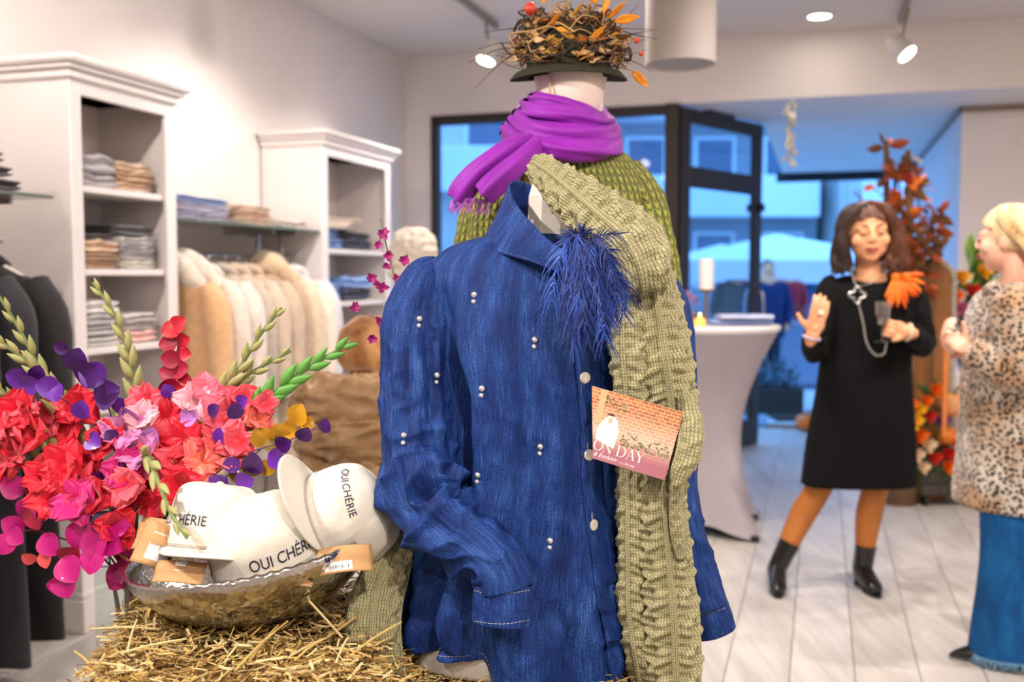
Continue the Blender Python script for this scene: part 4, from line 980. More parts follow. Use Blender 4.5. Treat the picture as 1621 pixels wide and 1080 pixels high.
mesh('seam', *tube([hc + [-.052, -.079, .05], hc + [-.051, -.083, .0], hc + [-.048, -.086, -.06], hc + [-.046, -.088, -.10]], [.0022] * 4, 12, 6), mat('seam_line', (190, 160, 130), .6), man)
mesh('stand_pole', *cyl((mb[0], MY, .02), (mb[0], MY, 1.1), .016, 14), chrome, man)
mesh('stand_base', *lathe([(.0005, 0), (.16, 0), (.162, .006), (.155, .012), (.02, .02), (.0005, .022)], 40, (mb[0], MY, 0)), chrome, man)
# --- sweater
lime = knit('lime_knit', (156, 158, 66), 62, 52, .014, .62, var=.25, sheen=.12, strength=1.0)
sw = thing('knit_sweater', 'chunky lime green knitted sweater on the mannequin behind the denim shirt', 'sweater', (mb[0], MY, .85))
rows = [(236, 838, 962, .070), (246, 800, 980, .095), (262, 775, 1000, .112), (290, 756, 1020, .125), (350, 742, 1034, .135), (450, 742, 1036, .14), (560, 736, 1040, .145), (700, 730, 1044, .15), (860, 728, 1046, .15), (960, 735, 1038, .145)]
RWs = rowpts(rows, 110, MY); n = 150; th = np.linspace(0, 2 * PI, n, endpoint=False); G = np.zeros((110, n, 3))
for i in range(110):
    z, cx, a, b = RWs[i]; c, s = np.cos(th), np.sin(th)
    G[i, :, 0] = cx + a * np.sign(c) * np.abs(c) ** .85; G[i, :, 1] = MY + b * np.sign(s) * np.abs(s) ** .85; G[i, :, 2] = z
G += (.007 * nz(G, 9, 4) + .003 * nz(G, 30, 6))[..., None] * -normals(G, True)
o = mesh('sweater_body', G.reshape(-1, 3), gridfaces(110, n, cu=True), lime, sw, uv=griduv(G)); mod_solid(o, .006)
def sl(pts, rad, seed):
    G = tubegrid(ats(pts), rad, 90, 70, up=(1, 0, 0)); G += (.006 * nz(G, 12, seed) + .003 * nz(G, 34, seed))[..., None] * normals(G, True)
    V, F = gridclose(G, False); mod_solid(mesh('sleeve', V, F, lime, sw, uv=griduv(G)), .005)
sl([(985, 282, MY), (1010, 315, MY - .02), (1030, 380, MY - .04), (1042, 450, MY - .05), (1048, 520, MY - .07), (1052, 585, MY - .08), (1048, 640, MY - .09)], [(.05, .055), (.054, .065), (.052, .065), (.050, .06), (.048, .058), (.048, .055), (.04, .05)], 3)
sl([(795, 282, MY), (775, 315, MY + .01), (757, 390, MY + .0), (750, 470, MY - .01), (752, 560, MY - .02), (760, 640, MY - .03)], [(.05, .055), (.054, .065), (.056, .065), (.054, .06), (.05, .058), (.045, .055)], 7)
# button band at the neck
nbd = [(828, 240, MY - .07), (850, 250, MY - .10), (890, 256, MY - .115), (935, 254, MY - .105), (972, 246, MY - .06)]
Gb = tubegrid(ats(nbd), [(.013, .008)] * 5, 60, 16, up=(0, 0, 1)); V, F = gridclose(Gb); mesh('neck_band', V, F, lime, sw, uv=np.concatenate([griduv(Gb), [[0, 0]] * 2]))
# --- scarf: three wraps and two hanging ends
pur = mat('purple_scarf', (140, 22, 164), .6, sheen=.08, var=.10, vscale=12, bump=.12, bscale=240)
sf = thing('purple_scarf', 'bright purple scarf wrapped and knotted round the mannequin neck', 'scarf', tuple(at(890, 245, MY - .1)))
def wrap(pts, rad, seed, n=110, m=26, fold=.006):
    P = ats(pts); G = tubegrid(np.concatenate([P, P[:1]]), rad + rad[:1], n, m, up=(0, 0, 1))
    a = np.linspace(0, 2 * PI, m, endpoint=False)[None]; v = np.linspace(0, 1, n)[:, None]
    G += (fold * np.sin(a * 5 + 3 * np.sin(v * 7 + seed)) * .6 + fold * nz(np.stack([np.cos(a) * 2 + 0 * v, np.sin(a) * 2 + 0 * v, v * 6 + 0 * a], -1), 1.3, seed))[..., None] * normals(G, True)
    V, F = gridclose(G, False); mesh('wrap', V, F, pur, sf)
wrap([(812, 208, MY - .03), (840, 226, MY - .12), (895, 236, MY - .15), (950, 236, MY - .11), (966, 226, MY), (940, 205, MY + .10), (880, 196, MY + .11), (828, 200, MY + .06)], [(.022, .030)] * 8, 1)
wrap([(822, 190, MY - .03), (850, 206, MY - .12), (900, 214, MY - .145), (948, 212, MY - .10), (964, 206, MY), (938, 186, MY + .10), (880, 176, MY + .10), (836, 182, MY + .06)], [(.022, .026)] * 8, 3)
wrap([(836, 172, MY - .03), (856, 178, MY - .11), (898, 184, MY - .13), (942, 194, MY - .09), (956, 192, MY), (936, 174, MY + .09), (886, 164, MY + .09), (846, 166, MY + .05)], [(.020, .022)] * 8, 5)
wrap([(846, 158, MY - .03), (862, 160, MY - .09), (892, 166, MY - .105), (930, 180, MY - .08), (946, 186, MY), (930, 170, MY + .08), (888, 156, MY + .08), (856, 154, MY + .05)], [(.014, .016)] * 8, 7)
def scarf_end(c0, c1, c2, seed):
    """three edge curves of a rolled hanging end"""
    G = loft([ats(c) for c in (c0, c1, c2)], 26, 60); G += (.004 * nz(G, 18, seed))[..., None] * normals(G)
    o = mesh('hanging_end', G.reshape(-1, 3), gridfaces(26, 60), pur, sf); mod_solid(o, .006, 0)
Y0 = MY - .13
def scarf_tail(pts, rad, seed):
    G = tubegrid(ats(pts), rad, 70, 36, up=(.75, 0, .65)); a = np.linspace(0, 2 * PI, 36, endpoint=False)[None]; v = np.linspace(0, 1, 70)[:, None]
    G += (.005 * np.sin(a * 4 + seed + v * 2) * v)[..., None] * normals(G, True)
    V, F = gridclose(G, False); mod_solid(mesh('hanging_end', V, F, pur, sf), .004, -1)
scarf_tail([(842, 224, Y0 + .01), (815, 232, Y0 - .03), (780, 256, Y0 - .05), (750, 280, Y0 - .05), (732, 302, Y0 - .045), (726, 314, Y0 - .04)], [(.020, .02), (.026, .022), (.028, .022), (.026, .022), (.027, .022), (.026, .02)], 2)
scarf_tail([(850, 228, Y0 - .005), (832, 246, Y0 - .045), (806, 270, Y0 - .07), (782, 292, Y0 - .075), (766, 308, Y0 - .07)], [(.022, .02), (.032, .022), (.034, .024), (.032, .024), (.030, .022)], 5)
fr_ = []
rf = random.Random(8)
for k in range(46):
    f = k / 45; x = 714 + f * 62; y = 318 - 4 * math.sin(f * 3); L = rf.uniform(14, 26); p0 = at(x, y, Y0 - .05); p1 = at(x - 3 + rf.uniform(-4, 4), y + L * .6, Y0 - .052 + rf.uniform(-.01, .01)); p2 = at(x - 6 + rf.uniform(-6, 6), y + L, Y0 - .05 + rf.uniform(-.012, .012))
    fr_.append(tube([p0, p1, p2], [.0011, .001, .0007], 5, 4))
mesh('fringe', *join(fr_), mat('purple_fringe', (196, 96, 206), .7), sf)
# --- hat
felt = mat('olive_felt', (40, 40, 20), .9, sheen=.0, var=.15, vscale=50)
hat = thing('nest_hat', 'dark olive hat topped with a nest of twigs, dried flowers and orange leaves', 'hat', tuple(hc + [0, 0, .03]))
HM = Matrix.Translation(Vector(at(900, 112, MY))) @ Matrix.Rotation(math.radians(7), 4, 'X')
pr = [(.090, -.012), (.093, .006), (.100, .010), (.118, .004), (.129, -.006), (.131, -.010), (.129, -.011), (.116, -.001), (.100, .004), (.088, .0)]
V, F = lathe(pr, 64); V[:, 1] *= 1.03; V[:, 2] -= .012 * np.abs(V[:, 0] / .13) ** 2
mesh('brim', xf(HM, V), F, felt, hat)
V, F = lathe([(.094, .0), (.093, .04), (.088, .085), (.07, .105), (.03, .11), (.0005, .111)], 48); V[:, 1] *= 1.05
mesh('crown', xf(HM, V), F, felt, hat)
tw = [mat('twig_dark', (58, 42, 34), .8), mat('twig_brown', (104, 74, 50), .8), mat('twig_straw', (186, 146, 92), .8), mat('moss_dark', (44, 42, 26), .9)]
rn = random.Random(21)
def hpt(a, r, z): return np.array(HM @ Vector((r * math.cos(a), r * math.sin(a), z)))
for k in range(150):     # looping twigs
    a0 = rn.uniform(0, 2 * PI); r0 = rn.uniform(.085, .125); z0 = rn.uniform(.015, .12); span = rn.uniform(.5, 1.8) * rn.choice((-1, 1)); pts = []
    for j in range(6):
        f = j / 5; pts.append(hpt(a0 + span * f, (r0 + .018 * math.sin(f * 5 + k)) * (1 + rn.uniform(-.08, .14)) * (1 - .35 * max(0, z0 - .07) / .05), z0 + rn.uniform(-.02, .025)))
    rr = rn.uniform(.0009, .0026); mesh('twig', *tube(pts, [rr, rr, rr, rr * .9, rr * .7, rr * .4], 14, 5), tw[(0, 0, 1, 2)[k % 4]], hat)
for k in range(34):      # twigs sticking out, long thin ones to the sides
    a0 = rn.uniform(0, 2 * PI); z0 = rn.uniform(.0, .10); L = rn.uniform(.04, .10); up_ = rn.uniform(-.5, .6)
    p = [hpt(a0, .10, z0), hpt(a0 + rn.uniform(-.2, .2), .10 + L * .5, z0 + up_ * L * .4), hpt(a0 + rn.uniform(-.4, .4), .10 + L, z0 + up_ * L)]
    mesh('twig', *tube(p, [.0016, .0011, .0005], 8, 5), tw[k % 2], hat)
for k, (x, y, L) in enumerate([(757, 78, 0), (752, 140, 0), (740, 100, 0), (1010, 8, 0), (1040, 66, 0)]):
    p1 = at(x, y, MY - .02 + .03 * (k % 2)); p0 = hpt(math.pi if x < 900 else 0, .09, .05); mesh('twig', *tube([p0, (p0 + p1) / 2 + [0, 0, .012], p1], [.0016, .0012, .0006], 10, 5), tw[1 if k < 4 else 2], hat)
def leaf_mesh(L, W, curl=.15, n=6, pt=1.0):
    """pointed leaf in x (length) / y, base at the origin"""
    G = np.zeros((n + 1, 5, 3))
    for i in range(n + 1):
        f = i / n; w = W * math.sin(PI * f ** .85) ** pt * .5 if 0 < f < 1 else .0004
        for j in range(5):
            u = j / 2 - 1; G[i, j] = (f * L, w * u, curl * L * f * f + .25 * w * abs(u) ** 1.5)
    return G.reshape(-1, 3), gridfaces(n + 1, 5)
moss = [mat('dried_yellow', (176, 128, 48), .85, var=.2, vscale=60), mat('dried_cream', (206, 170, 120), .85, var=.15, vscale=60), mat('dried_rust', (150, 84, 34), .85, var=.2, vscale=60)]
for k in range(260):     # dried petals and grass tufts
    a0 = rn.uniform(0, 2 * PI); z0 = rn.uniform(.015, .125); r0 = .10 * (1 - .4 * max(0, (z0 - .06) / .065)) + rn.uniform(0, .014)
    V, F = leaf_mesh(rn.uniform(.02, .045), rn.uniform(.006, .016), rn.uniform(-.3, .5)); d = hpt(a0 + rn.uniform(-1.2, 1.2), r0 + .05, z0 + rn.uniform(-.03, .05)) - hpt(a0, r0, z0)
    M = frame(hpt(a0, r0, z0), x=d, y=(rn.uniform(-1, 1), rn.uniform(-1, 1), rn.uniform(-1, 1))); mod_solid(mesh('dried_petal', xf(M, V), F, moss[rn.choice((0, 1, 1, 2))], hat), .0008)
org = mat('orange_leaf', (226, 138, 22), .6, var=.12, vscale=40)
for (x, y, dx, dz, L) in [(962, 30, .04, .05, .05), (972, 34, .07, .015, .055), (955, 22, .01, .07, .05), (1000, 112, .05, -.045, .055), (860, 8, .0, .06, .04), (870, 40, .02, .03, .035), (880, 44, .03, -.01, .03), (935, 62, .03, .03, .04), (928, 70, -.02, -.05, .035), (945, 8, -.03, .05, .06), (1010, 122, .03, -.03, .03)]:
    V, F = leaf_mesh(L, L * .36, .2); M = frame(at(x, y, MY - .12 if x < 990 else MY - .05), x=(dx, -.01, dz), y=(.3, -.3, .6)); mod_solid(mesh('orange_leaf', xf(M, V), F, org, hat), .0012)
redb = mat('red_rosehip', (196, 58, 36), .4, var=.15, vscale=60)
for (x, y, r) in [(839, 14, .0125), (1008, 64, .006), (1015, 85, .005)]:
    c = at(x, y, MY - .1); V, F = ellipsoid(c, (r, r, r * 1.1), 14, 10); V = V + (.15 * r * nz(V, 160))[:, None]; mesh('rosehip', V, F, redb, hat)
# ================================================================== STRAW BALE, BOWL, CAPS
ZB = .757
def ztop(x, y):
    f = np.clip((x + .27) / .13, 0, 1); return ZB - .095 * f * f * (3 - 2 * f)
BY0, BY1 = 1.47, 1.985
bx0, bx1 = at(150, 1040, 1.7)[0] + .015, at(1075, 1040, 1.75)[0]
strawm = [mat('straw_gold', (206, 172, 102), .7, var=.12, vscale=30), mat('straw_pale', (226, 202, 146), .7, var=.1, vscale=30), mat('straw_brown', (146, 110, 58), .75, var=.15, vscale=30)]
bale = thing('straw_bale', 'golden straw bale under the bust and the silver bowl', 'straw bale', ((bx0 + bx1) / 2, 1.68, .33))
nx = 40; xs_ = np.linspace(bx0, bx1, nx); lp = [(BY0 + .02, .33), (BY0, .36), (BY0, -.05), (BY0 + .03, -.014), ((BY0 + BY1) / 2, -.012), (BY1 - .03, -.014), (BY1, -.05), (BY1, .36), (BY1 - .02, .33)]
shx = lambda x, y: x + ((150 + 85 * np.clip((y - 1.63) / .355, -.5, 1) - 810.5) / FPX * y + .012 - bx0) * (1 - (x - bx0) / (bx1 - bx0))
G = np.array([[[shx(x, y), y, z if z > .1 else ztop(x, y) + z] for y, z in lp] for x in xs_]); V, F = gridclose(G)
mesh('bale_core', V, F, mat('straw_core', (120, 92, 48), .9, var=.35, vscale=60, bump=1.0, bscale=90, bdist=.02), bale, smooth=False)
rs = np.random.default_rng(4); 
def straws(N_, seed, lo, hi):
    r = np.random.default_rng(seed); c = np.zeros((N_, 3)); c[:, 0] = r.uniform(bx0 - .01, bx1, N_); c[:, 1] = r.uniform(BY0 - .005, BY1, N_); c[:, 2] = ztop(c[:, 0], c[:, 1]) - .014 + r.uniform(0, 1, N_) ** 1.6 * .034
    c[:, 2] += .012 * np.sin(c[:, 0] * 17 + 1) * np.cos(c[:, 1] * 21)
    side = r.uniform(0, 1, N_) < .22                       # left and back flanks
    k = int(side.sum()); c[side, 2] = ztop(c[side, 0], 0) - r.uniform(0, .12, k); l = r.uniform(0, 1, k) < .65
    xs = np.where(l, bx0 - r.uniform(0, .016, k), r.uniform(bx0, bx1, k)); ys = np.where(l, r.uniform(BY0, BY1, k), BY1 + r.uniform(0, .012, k)); c[side, 0] = xs; c[side, 1] = ys
    c[:, 0] = shx(c[:, 0], c[:, 1]) + np.where(c[:, 0] < bx0 + .06, r.normal(0, .016, N_), 0)
    az = r.uniform(0, 2 * PI, N_); el = r.normal(0, .22, N_); L = r.uniform(lo, hi, N_) * r.uniform(.4, 1, N_)
    st = r.uniform(0, 1, N_) < .05; el[st] = r.uniform(.3, 1.1, int(st.sum()))
    d = np.stack([np.cos(az) * np.cos(el), np.sin(az) * np.cos(el), np.sin(el)], 1); w = np.cross(d, r.normal(0, 1, (N_, 3))); w /= np.linalg.norm(w, axis=1, keepdims=True); w *= r.uniform(.0008, .0024, (N_, 1)); h = np.cross(d, w) * .45
    b = r.normal(0, .03, (N_, 3)) * L[:, None]
    P = []
    for f in (-.5, 0, .5):
        q = c + d * (L * f)[:, None] + b * (1 - 4 * f * f)
        P += [q - w, q + h, q + w, q - h * .3]
    V = np.stack(P, 1).reshape(-1, 3); base = np.arange(N_)[:, None] * 12; F = []
    q = []
    for i in (0, 4):
        for j in range(4): q.append([i + j, i + (j + 1) % 4, i + 4 + (j + 1) % 4, i + 4 + j])
    q = np.array(q); F = (base[:, None, :] + q[None]).reshape(-1, 4)
    return V, F
for k, (nn, lo, hi) in enumerate([(5200, .015, .05), (3800, .015, .06), (3600, .012, .045)]):
    V, F = straws(nn, 30 + k, lo, hi); o = mesh('loose_straw', V, F, strawm[k], bale, smooth=False); o['kind'] = 'stuff'
rw_ = random.Random(77)
for k in range(40):      # single long stalks that can be told apart
    x = rw_.uniform(bx0, -.24); y = rw_.uniform(BY0 + .02, BY1); a = rw_.uniform(0, PI); L = rw_.uniform(.06, .13); d = np.array([math.cos(a), math.sin(a), rw_.uniform(-.05, .35) if k % 3 else rw_.uniform(.2, .9)]); c = np.array([shx(x, y), y, ztop(x, y) + .012])
    mesh('stalk', *tube([c, c + d * L * .5 + [0, 0, .004], c + d * L], [.0021, .0021, .0017], 5, 6), strawm[1 if k % 2 else 0], bale)
pl = mesh('display_plinth', *join([bbox(bx0 - .22, bx1 + .04, 1.34, 2.35, 0, .33, .01)]), mat('plinth_wood', (150, 126, 100), .6, var=.1, vscale=6, stretch=(1, 1, 8)), smooth=False)
tag(pl, 'low wooden plinth carrying the straw bale and the glass vase', 'plinth')
# ---- hammered bowl
def hammered():
    m = mat('hammered_silver', (196, 192, 186), .17, 1.0); nt = m.node_tree; N, L = nt.nodes, nt.links; b = N['Principled BSDF']
    tc = N.new('ShaderNodeTexCoord'); v = N.new('ShaderNodeTexVoronoi'); v.inputs['Scale'].default_value = 85.0; L.new(tc.outputs['Object'], v.inputs['Vector'])
    bp = N.new('ShaderNodeBump'); bp.inputs['Strength'].default_value = .5; bp.inputs['Distance'].default_value = .0022; L.new(v.outputs['Distance'], bp.inputs['Height']); L.new(bp.outputs[0], b.inputs['Normal'])
    return m
hs = hammered()
BW = Vector(at(423, 985, 1.80)); BW.z = .757
BM = Matrix.Translation(BW) @ Matrix.Rotation(math.radians(-8.5), 4, 'Y') @ Matrix.Rotation(math.radians(2), 4, 'X')
prof = [(.001, 0), (.05, .002), (.10, .016), (.15, .044), (.188, .080), (.210, .113), (.2165, .135), (.2175, .141), (.214, .1425), (.209, .137), (.203, .115), (.182, .084), (.146, .050), (.098, .022), (.05, .009), (.001, .007)]
pp = cr(np.array([(a * 1.04, b * .98, 0) for a, b in prof]), 60)[:, :2]; V, F = lathe(pp, 120)
V[:, 2] += np.where(V[:, 2] > .13, .0016 * np.sin(np.arctan2(V[:, 1], V[:, 0]) * 61), 0)
bowl = mesh('hammered_bowl', xf(BM, V), F, hs, origin=tuple(BW)); tag(bowl, 'hammered silver bowl of white caps standing on the straw', 'bowl')
def bpt(x, y, z): return np.array(BM @ Vector((x, y, z)))
# ---- caps
twill = mat('white_cotton', (229, 222, 208), .8, sheen=.15, var=.02, vscale=8, bump=.25, bscale=26, bdist=.01)
navyt = mat('navy_print', (24, 28, 62), .6)
def capsurf(a, v, crush=(0, 0, 0), seed=0):
    """a: azimuth, 0 = front; v: 0 rim .. 1 top. Cap space: z up, -y front"""
    r = .088 * np.cos(np.clip(v, 0, 1) * PI / 2) ** .55
    front = np.clip(np.cos(a), 0, 1)
    z = .118 * np.sin(np.clip(v, 0, 1) * PI / 2) ** .85 + .006 * front * (1 - v)
    rr = r * (1 + .03 * front * np.sin(v * PI)); x = rr * np.sin(a); y = -rr * 1.10 * np.cos(a)
    P = np.stack([x, y, z], -1)
    k = .012 * nz(P, 15, seed) * np.sin(np.clip(v, 0, 1) * PI) + .004 * nz(P, 34, seed + 4) * np.clip(v * 3, 0, 1)
    seam = .0016 * (np.abs(np.sin(a * 3)) < .06) * (v > .02)
    nn = P / (np.linalg.norm(P, axis=-1, keepdims=True) + 1e-9)
    return P + (k - seam)[..., None] * nn
def cap(M, label, seed, text_a=0.0, text_v=.15, tw=1.0, size=.03, bend=.45):
    th = thing('baseball_cap', label, 'cap', tuple(np.array(M)[:3, 3]), 'white caps in the bowl')
    n, m = 84, 24; a = np.linspace(0, 2 * PI, n, endpoint=False); v = np.linspace(0, 1, m) ** .9
    A, Vv = np.meshgrid(a, v); G = capsurf(A, Vv, seed=seed)
    V, F = gridclose(G, False); o = mesh('crown', xf(M, V), F, twill, th); mod_solid(o, .002)
    # brim
    Gb = np.zeros((12, 40, 3)); aa = np.linspace(-1.18, 1.18, 40)
    for i in range(12):
        f = i / 11
        for j, t in enumerate(aa):
            p = capsurf(np.array(t), np.array(0.0), seed=seed); ext = .075 * math.cos(t / 1.18 * PI / 2) ** .6 * f
            Gb[i, j] = p + np.array([math.sin(t) * ext * .35, -ext, 0]) + np.array([0, 0, .002 - .10 * ext * .6 - bend * (p[0] ** 2) * 3.2 * f])
    o = mesh('brim', xf(M, Gb.reshape(-1, 3)), gridfaces(12, 40), twill, th); mod_solid(o, .0035, 0)
    mesh('button', *(lambda e: (xf(M, e[0]), e[1]))(ellipsoid((0, 0, .119), (.007, .007, .004), 12, 8)), twill, th)
    Gr = np.stack([capsurf(a, np.full(n, .03), seed=seed) * np.array([1.012, 1.012, 1]), capsurf(a, np.full(n, .05), seed=seed) * np.array([1.016, 1.016, 1]), capsurf(a, np.full(n, .07), seed=seed) * np.array([1.012, 1.012, 1])])
    mesh('hem_seam', xf(M, Gr.reshape(-1, 3)), gridfaces(3, n, cu=True), twill, th)
    V2, F2 = text2d('OUI CHÉRIE', size); aV = text_a + V2[:, 0] / .090; vV = text_v + V2[:, 1] / .15
    P = capsurf(aV, vV, seed=seed); d = P * np.array([1, 1, .6]); d /= np.linalg.norm(d, axis=1, keepdims=True)
    o = mesh('lettering', xf(M, P + d * .0016), F2, navyt, th, smooth=False)
def capM(px, py, Y, up, front, s=1.0):
    up = Vector(up).normalized(); f = Vector(front); f = (f - up * f.dot(up)).normalized()
    return frame(at(px, py, Y), z=up, y=-f, s=s)
cap(capM(334, 872, 1.775, (.10, .20, .96), (.22, -.90, -.30), 1.0), 'white cap at the left of the bowl behind the drooping bud stalk', 3, -.85, .24, size=.022)
cap(capM(428, 893, 1.72, (-.22, -.10, .95), (1.0, .30, .1), 1.0), 'white cap lying in the middle of the bowl with lettering on its lower edge', 9, -1.28, .13, size=.021)
cap(capM(520, 830, 1.775, (.90, -.12, .40), (-.42, -.66, .66), 1.0), 'white cap tipped on its side at the right with its brim sticking up', 15, .22, .42, size=.020, bend=.2)
# ---- kraft paper tags
kraft = mat('kraft_paper', (198, 152, 104), .75, var=.05, vscale=30); stick = mat('label_white', (240, 236, 232), .6); ink = mat('label_ink', (96, 92, 92), .7)
def ktag(px, py, Y, w_, h_, nrm, xdir, label, fold=.25, lab=(.45, .5, .5, .5), bars=3):
    th = thing('kraft_tag', label, 'paper tag', tuple(at(px, py, Y)), 'kraft paper tags in the bowl')
    M = frame(at(px, py, Y), z=nrm, x=xdir); n = 12
    G = np.zeros((n, n, 3))
    for i in range(n):
        for j in range(n):
            u, v = j / (n - 1) - .5, i / (n - 1) - .5; G[i, j] = (u * w_, v * h_, fold * w_ * (u * u) * -1.2 + .02 * w_ * math.sin(v * 9))
    mod_solid(mesh('paper', xf(M, G.reshape(-1, 3)), gridfaces(n, n), kraft, th), .0012, 0)
    def patch(u0, u1, v0, v1, o, mt, nm):
        k = 6; Gp = np.zeros((3, k, 3))
        for i in range(3):
            for j in range(k):
                u = u0 + (u1 - u0) * j / (k - 1); v = v0 + (v1 - v0) * i / 2; Gp[i, j] = (u * w_, v * h_, fold * w_ * u * u * -1.2 + .02 * w_ * math.sin(v * 9) + o)
        return mesh(nm, xf(M, Gp.reshape(-1, 3)), gridfaces(3, k), mt, th)
    u, v, lw, lh = lab; patch(u - lw / 2, u + lw / 2, v - lh / 2, v + lh / 2, .0009, stick, 'label')
    rb = random.Random(int(px)); x = u - lw * .36
    while x < u + lw * .36 and bars:
        ww = rb.choice((.006, .010, .016)); patch(x, x + ww, v - lh * .3, v + lh * .12, .0013, ink, 'barcode_bar'); x += ww + rb.choice((.012, .02, .028))
ktag(248, 862, 1.70, .062, .075, (.35, -.85, .4), (.75, .45, -.5), 'folded kraft tag with white label standing at the left bowl rim', .9, (.12, -.05, .62, .62))
ktag(283, 905, 1.645, .085, .040, (-.05, -.75, .65), (1, -.05, -.08), 'flat kraft tag with seal lying at the lower left inside the bowl', .2, (.0, .25, .22, .45), 0)
ktag(236, 845, 1.78, .07, .06, (-.3, -.8, .5), (.8, .2, -.3), 'plain kraft tag tucked behind the left cap', .5, (.2, .3, .1, .1), 0)
ktag(548, 884, 1.655, .09, .048, (.2, -.75, .62), (1, .1, .16), 'kraft tag with barcode label at the right bowl rim', .3, (-.15, -.25, .5, .35))
ktag(450, 914, 1.625, .09, .03, (0, -.7, .7), (1, 0, .06), 'kraft tag peeking over the front bowl rim below the middle cap', .4, (.3, .3, .1, .2), 0)
# small white swing tag at the sleeve
st_ = mesh('swing_tag', *(lambda e: (xf(frame(at(562, 950, 1.80), z=(-.3, -.9, .2), x=(.8, -.3, .5)), e[0]), e[1]))(bbox(-.016, .016, -.012, .012, -.0006, .0006, .0003)), stick, smooth=False); tag(st_, 'small white swing tag between the bowl and the cardigan sleeve', 'tag')
# ================================================================== BOUQUET IN A GLASS VASE
vc = at(205, 885, 2.02); VZ = .33
vase = thing('glass_vase', 'tall square clear glass vase standing left of the straw bale', 'vase', (vc[0], vc[1], VZ))
vg = glassmat('vase_glass', (248, 251, 250), .16)
hw = .052
for (x0, x1, y0, y1) in [(-hw, hw, -hw, -hw + .004), (-hw, hw, hw - .004, hw), (-hw, -hw + .004, -hw + .004, hw - .004), (hw - .004, hw, -hw + .004, hw - .004), (-hw + .004, hw - .004, -hw + .004, hw - .004)]:
    zt = vc[2] if not (y1 - y0 > .05 and x1 - x0 > .05) else VZ + .012
    V, F = bbox(x0, x1, y0, y1, VZ + .001, zt, .0006); mesh('glass_wall' if zt > .5 else 'glass_base', V + np.array([vc[0], vc[1], 0]), F, vg, vase, smooth=False)
mesh('rim', *join([(lambda e: (e[0] + np.array([vc[0], vc[1], 0]), e[1]))(bbox(a, b, c, d, vc[2] - .003, vc[2] + .001, .0004)) for a, b, c, d in [(-hw, hw, -hw, -hw + .004), (-hw, hw, hw - .004, hw), (-hw, -hw + .004, -hw, hw), (hw - .004, hw, -hw, hw)]]), mat('glass_edge', (226, 232, 228), .1), vase, smooth=False)
stem_g = mat('stem_green', (112, 132, 72), .6, var=.15, vscale=20); bud_g = mat('bud_green', (150, 166, 96), .55, var=.15, vscale=30, col2=(176, 150, 110)); bud_b = mat('bud_bright', (96, 160, 66), .5, var=.15, vscale=30); leaf_g = mat('blade_green', (52, 82, 52), .5, var=.2, vscale=12)
def pc(nm, c, c2=None): return mat('petal_' + nm, c, .5, sheen=.2, var=.10, vscale=45, col2=c2, sss=0.0)
PCOL = {'red': pc('red', (228, 24, 54)), 'coral': pc('coral', (248, 54, 84), (244, 96, 112)), 'pink': pc('pink', (240, 106, 128)), 'pale': pc('pale', (244, 176, 190)), 'peach': pc('peach', (250, 142, 108), (240, 90, 90)), 'mag': pc('magenta', (206, 24, 118)), 'lilac': pc('lilac', (206, 120, 176))}
def petal_data(inner):
    n, m = 12, 15; G = np.zeros((n, m, 3))
    for i in range(n):
        f = i / (n - 1)
        for j in range(m):
            u = j / (m - 1) * 2 - 1; w = .023 * math.sin(PI * min(1, .12 + .80 * f)) * (1.0 if inner else 1.1)
            r = .004 + .036 * f ** 1.5 * (.85 if inner else 1.05); z = .006 + .042 * f - .020 * f ** 3 * (0.4 if inner else 1.1)
            ru = .0065 * math.sin(u * 8 + inner * 2) * f * f * (.25 + .75 * abs(u))
            G[i, j] = (r - .25 * w * u * u * (1 - f) + ru * .5, w * u, z + ru - .006 * u * u * f)
    return G.reshape(-1, 3), gridfaces(n, m)
PM = {}
for k, mt in PCOL.items():
    for inner in (0, 1):
        V, F = petal_data(inner); me = bpy.data.meshes.new('petal'); me.from_pydata(V.tolist(), [], F); me.materials.append(mt); me.polygons.foreach_set('use_smooth', [True] * len(F)); PM[k, inner] = me
    V, F = tube([(0, 0, -.035), (0, 0, -.015), (0, 0, .006), (0, 0, .016)], [.003, .005, .008, .012], 8, 10, up=(1, 0, 0)); me = bpy.data.meshes.new('bloom'); me.from_pydata(V.tolist(), [], F); me.materials.append(mt); me.polygons.foreach_set('use_smooth', [True] * len(F)); PM[k, 't'] = me
def budme(nm, mt):
    V, F = tube([(0, 0, 0), (.002, 0, .012), (.004, 0, .026), (.006, 0, .042)], [(.003, .003), (.0075, .006), (.0065, .005), (.0008, .0008)], 10, 8, up=(1, 0, 0)); me = bpy.data.meshes.new('bud'); me.from_pydata(V.tolist(), [], F); me.materials.append(mt); me.polygons.foreach_set('use_smooth', [True] * len(F)); return me
BUD = {'g': budme('g', bud_g), 'b': budme('b', bud_b), 'c': budme('c', PCOL['coral'])}
rb_ = random.Random(31)
def bloom(root, p, d, col, s=1.0, roll=0):
    M = Matrix.Translation(-Vector(wo(root))) @ frame(p, z=d, s=s) @ Matrix.Rotation(roll, 4, 'Z')
    b = shared('bloom', PM[col, 't'], root, M)
    for k in range(6):
        inner = k % 2; shared('petal', PM[col, inner], b, Matrix.Rotation(k * PI / 3 + rb_.uniform(-.12, .12), 4, 'Z') @ Matrix.Rotation(rb_.uniform(-.22, .16), 4, 'Y') @ Matrix.Scale(rb_.uniform(.9, 1.12), 4))
GG = 'gladiolus stems in the bouquet'
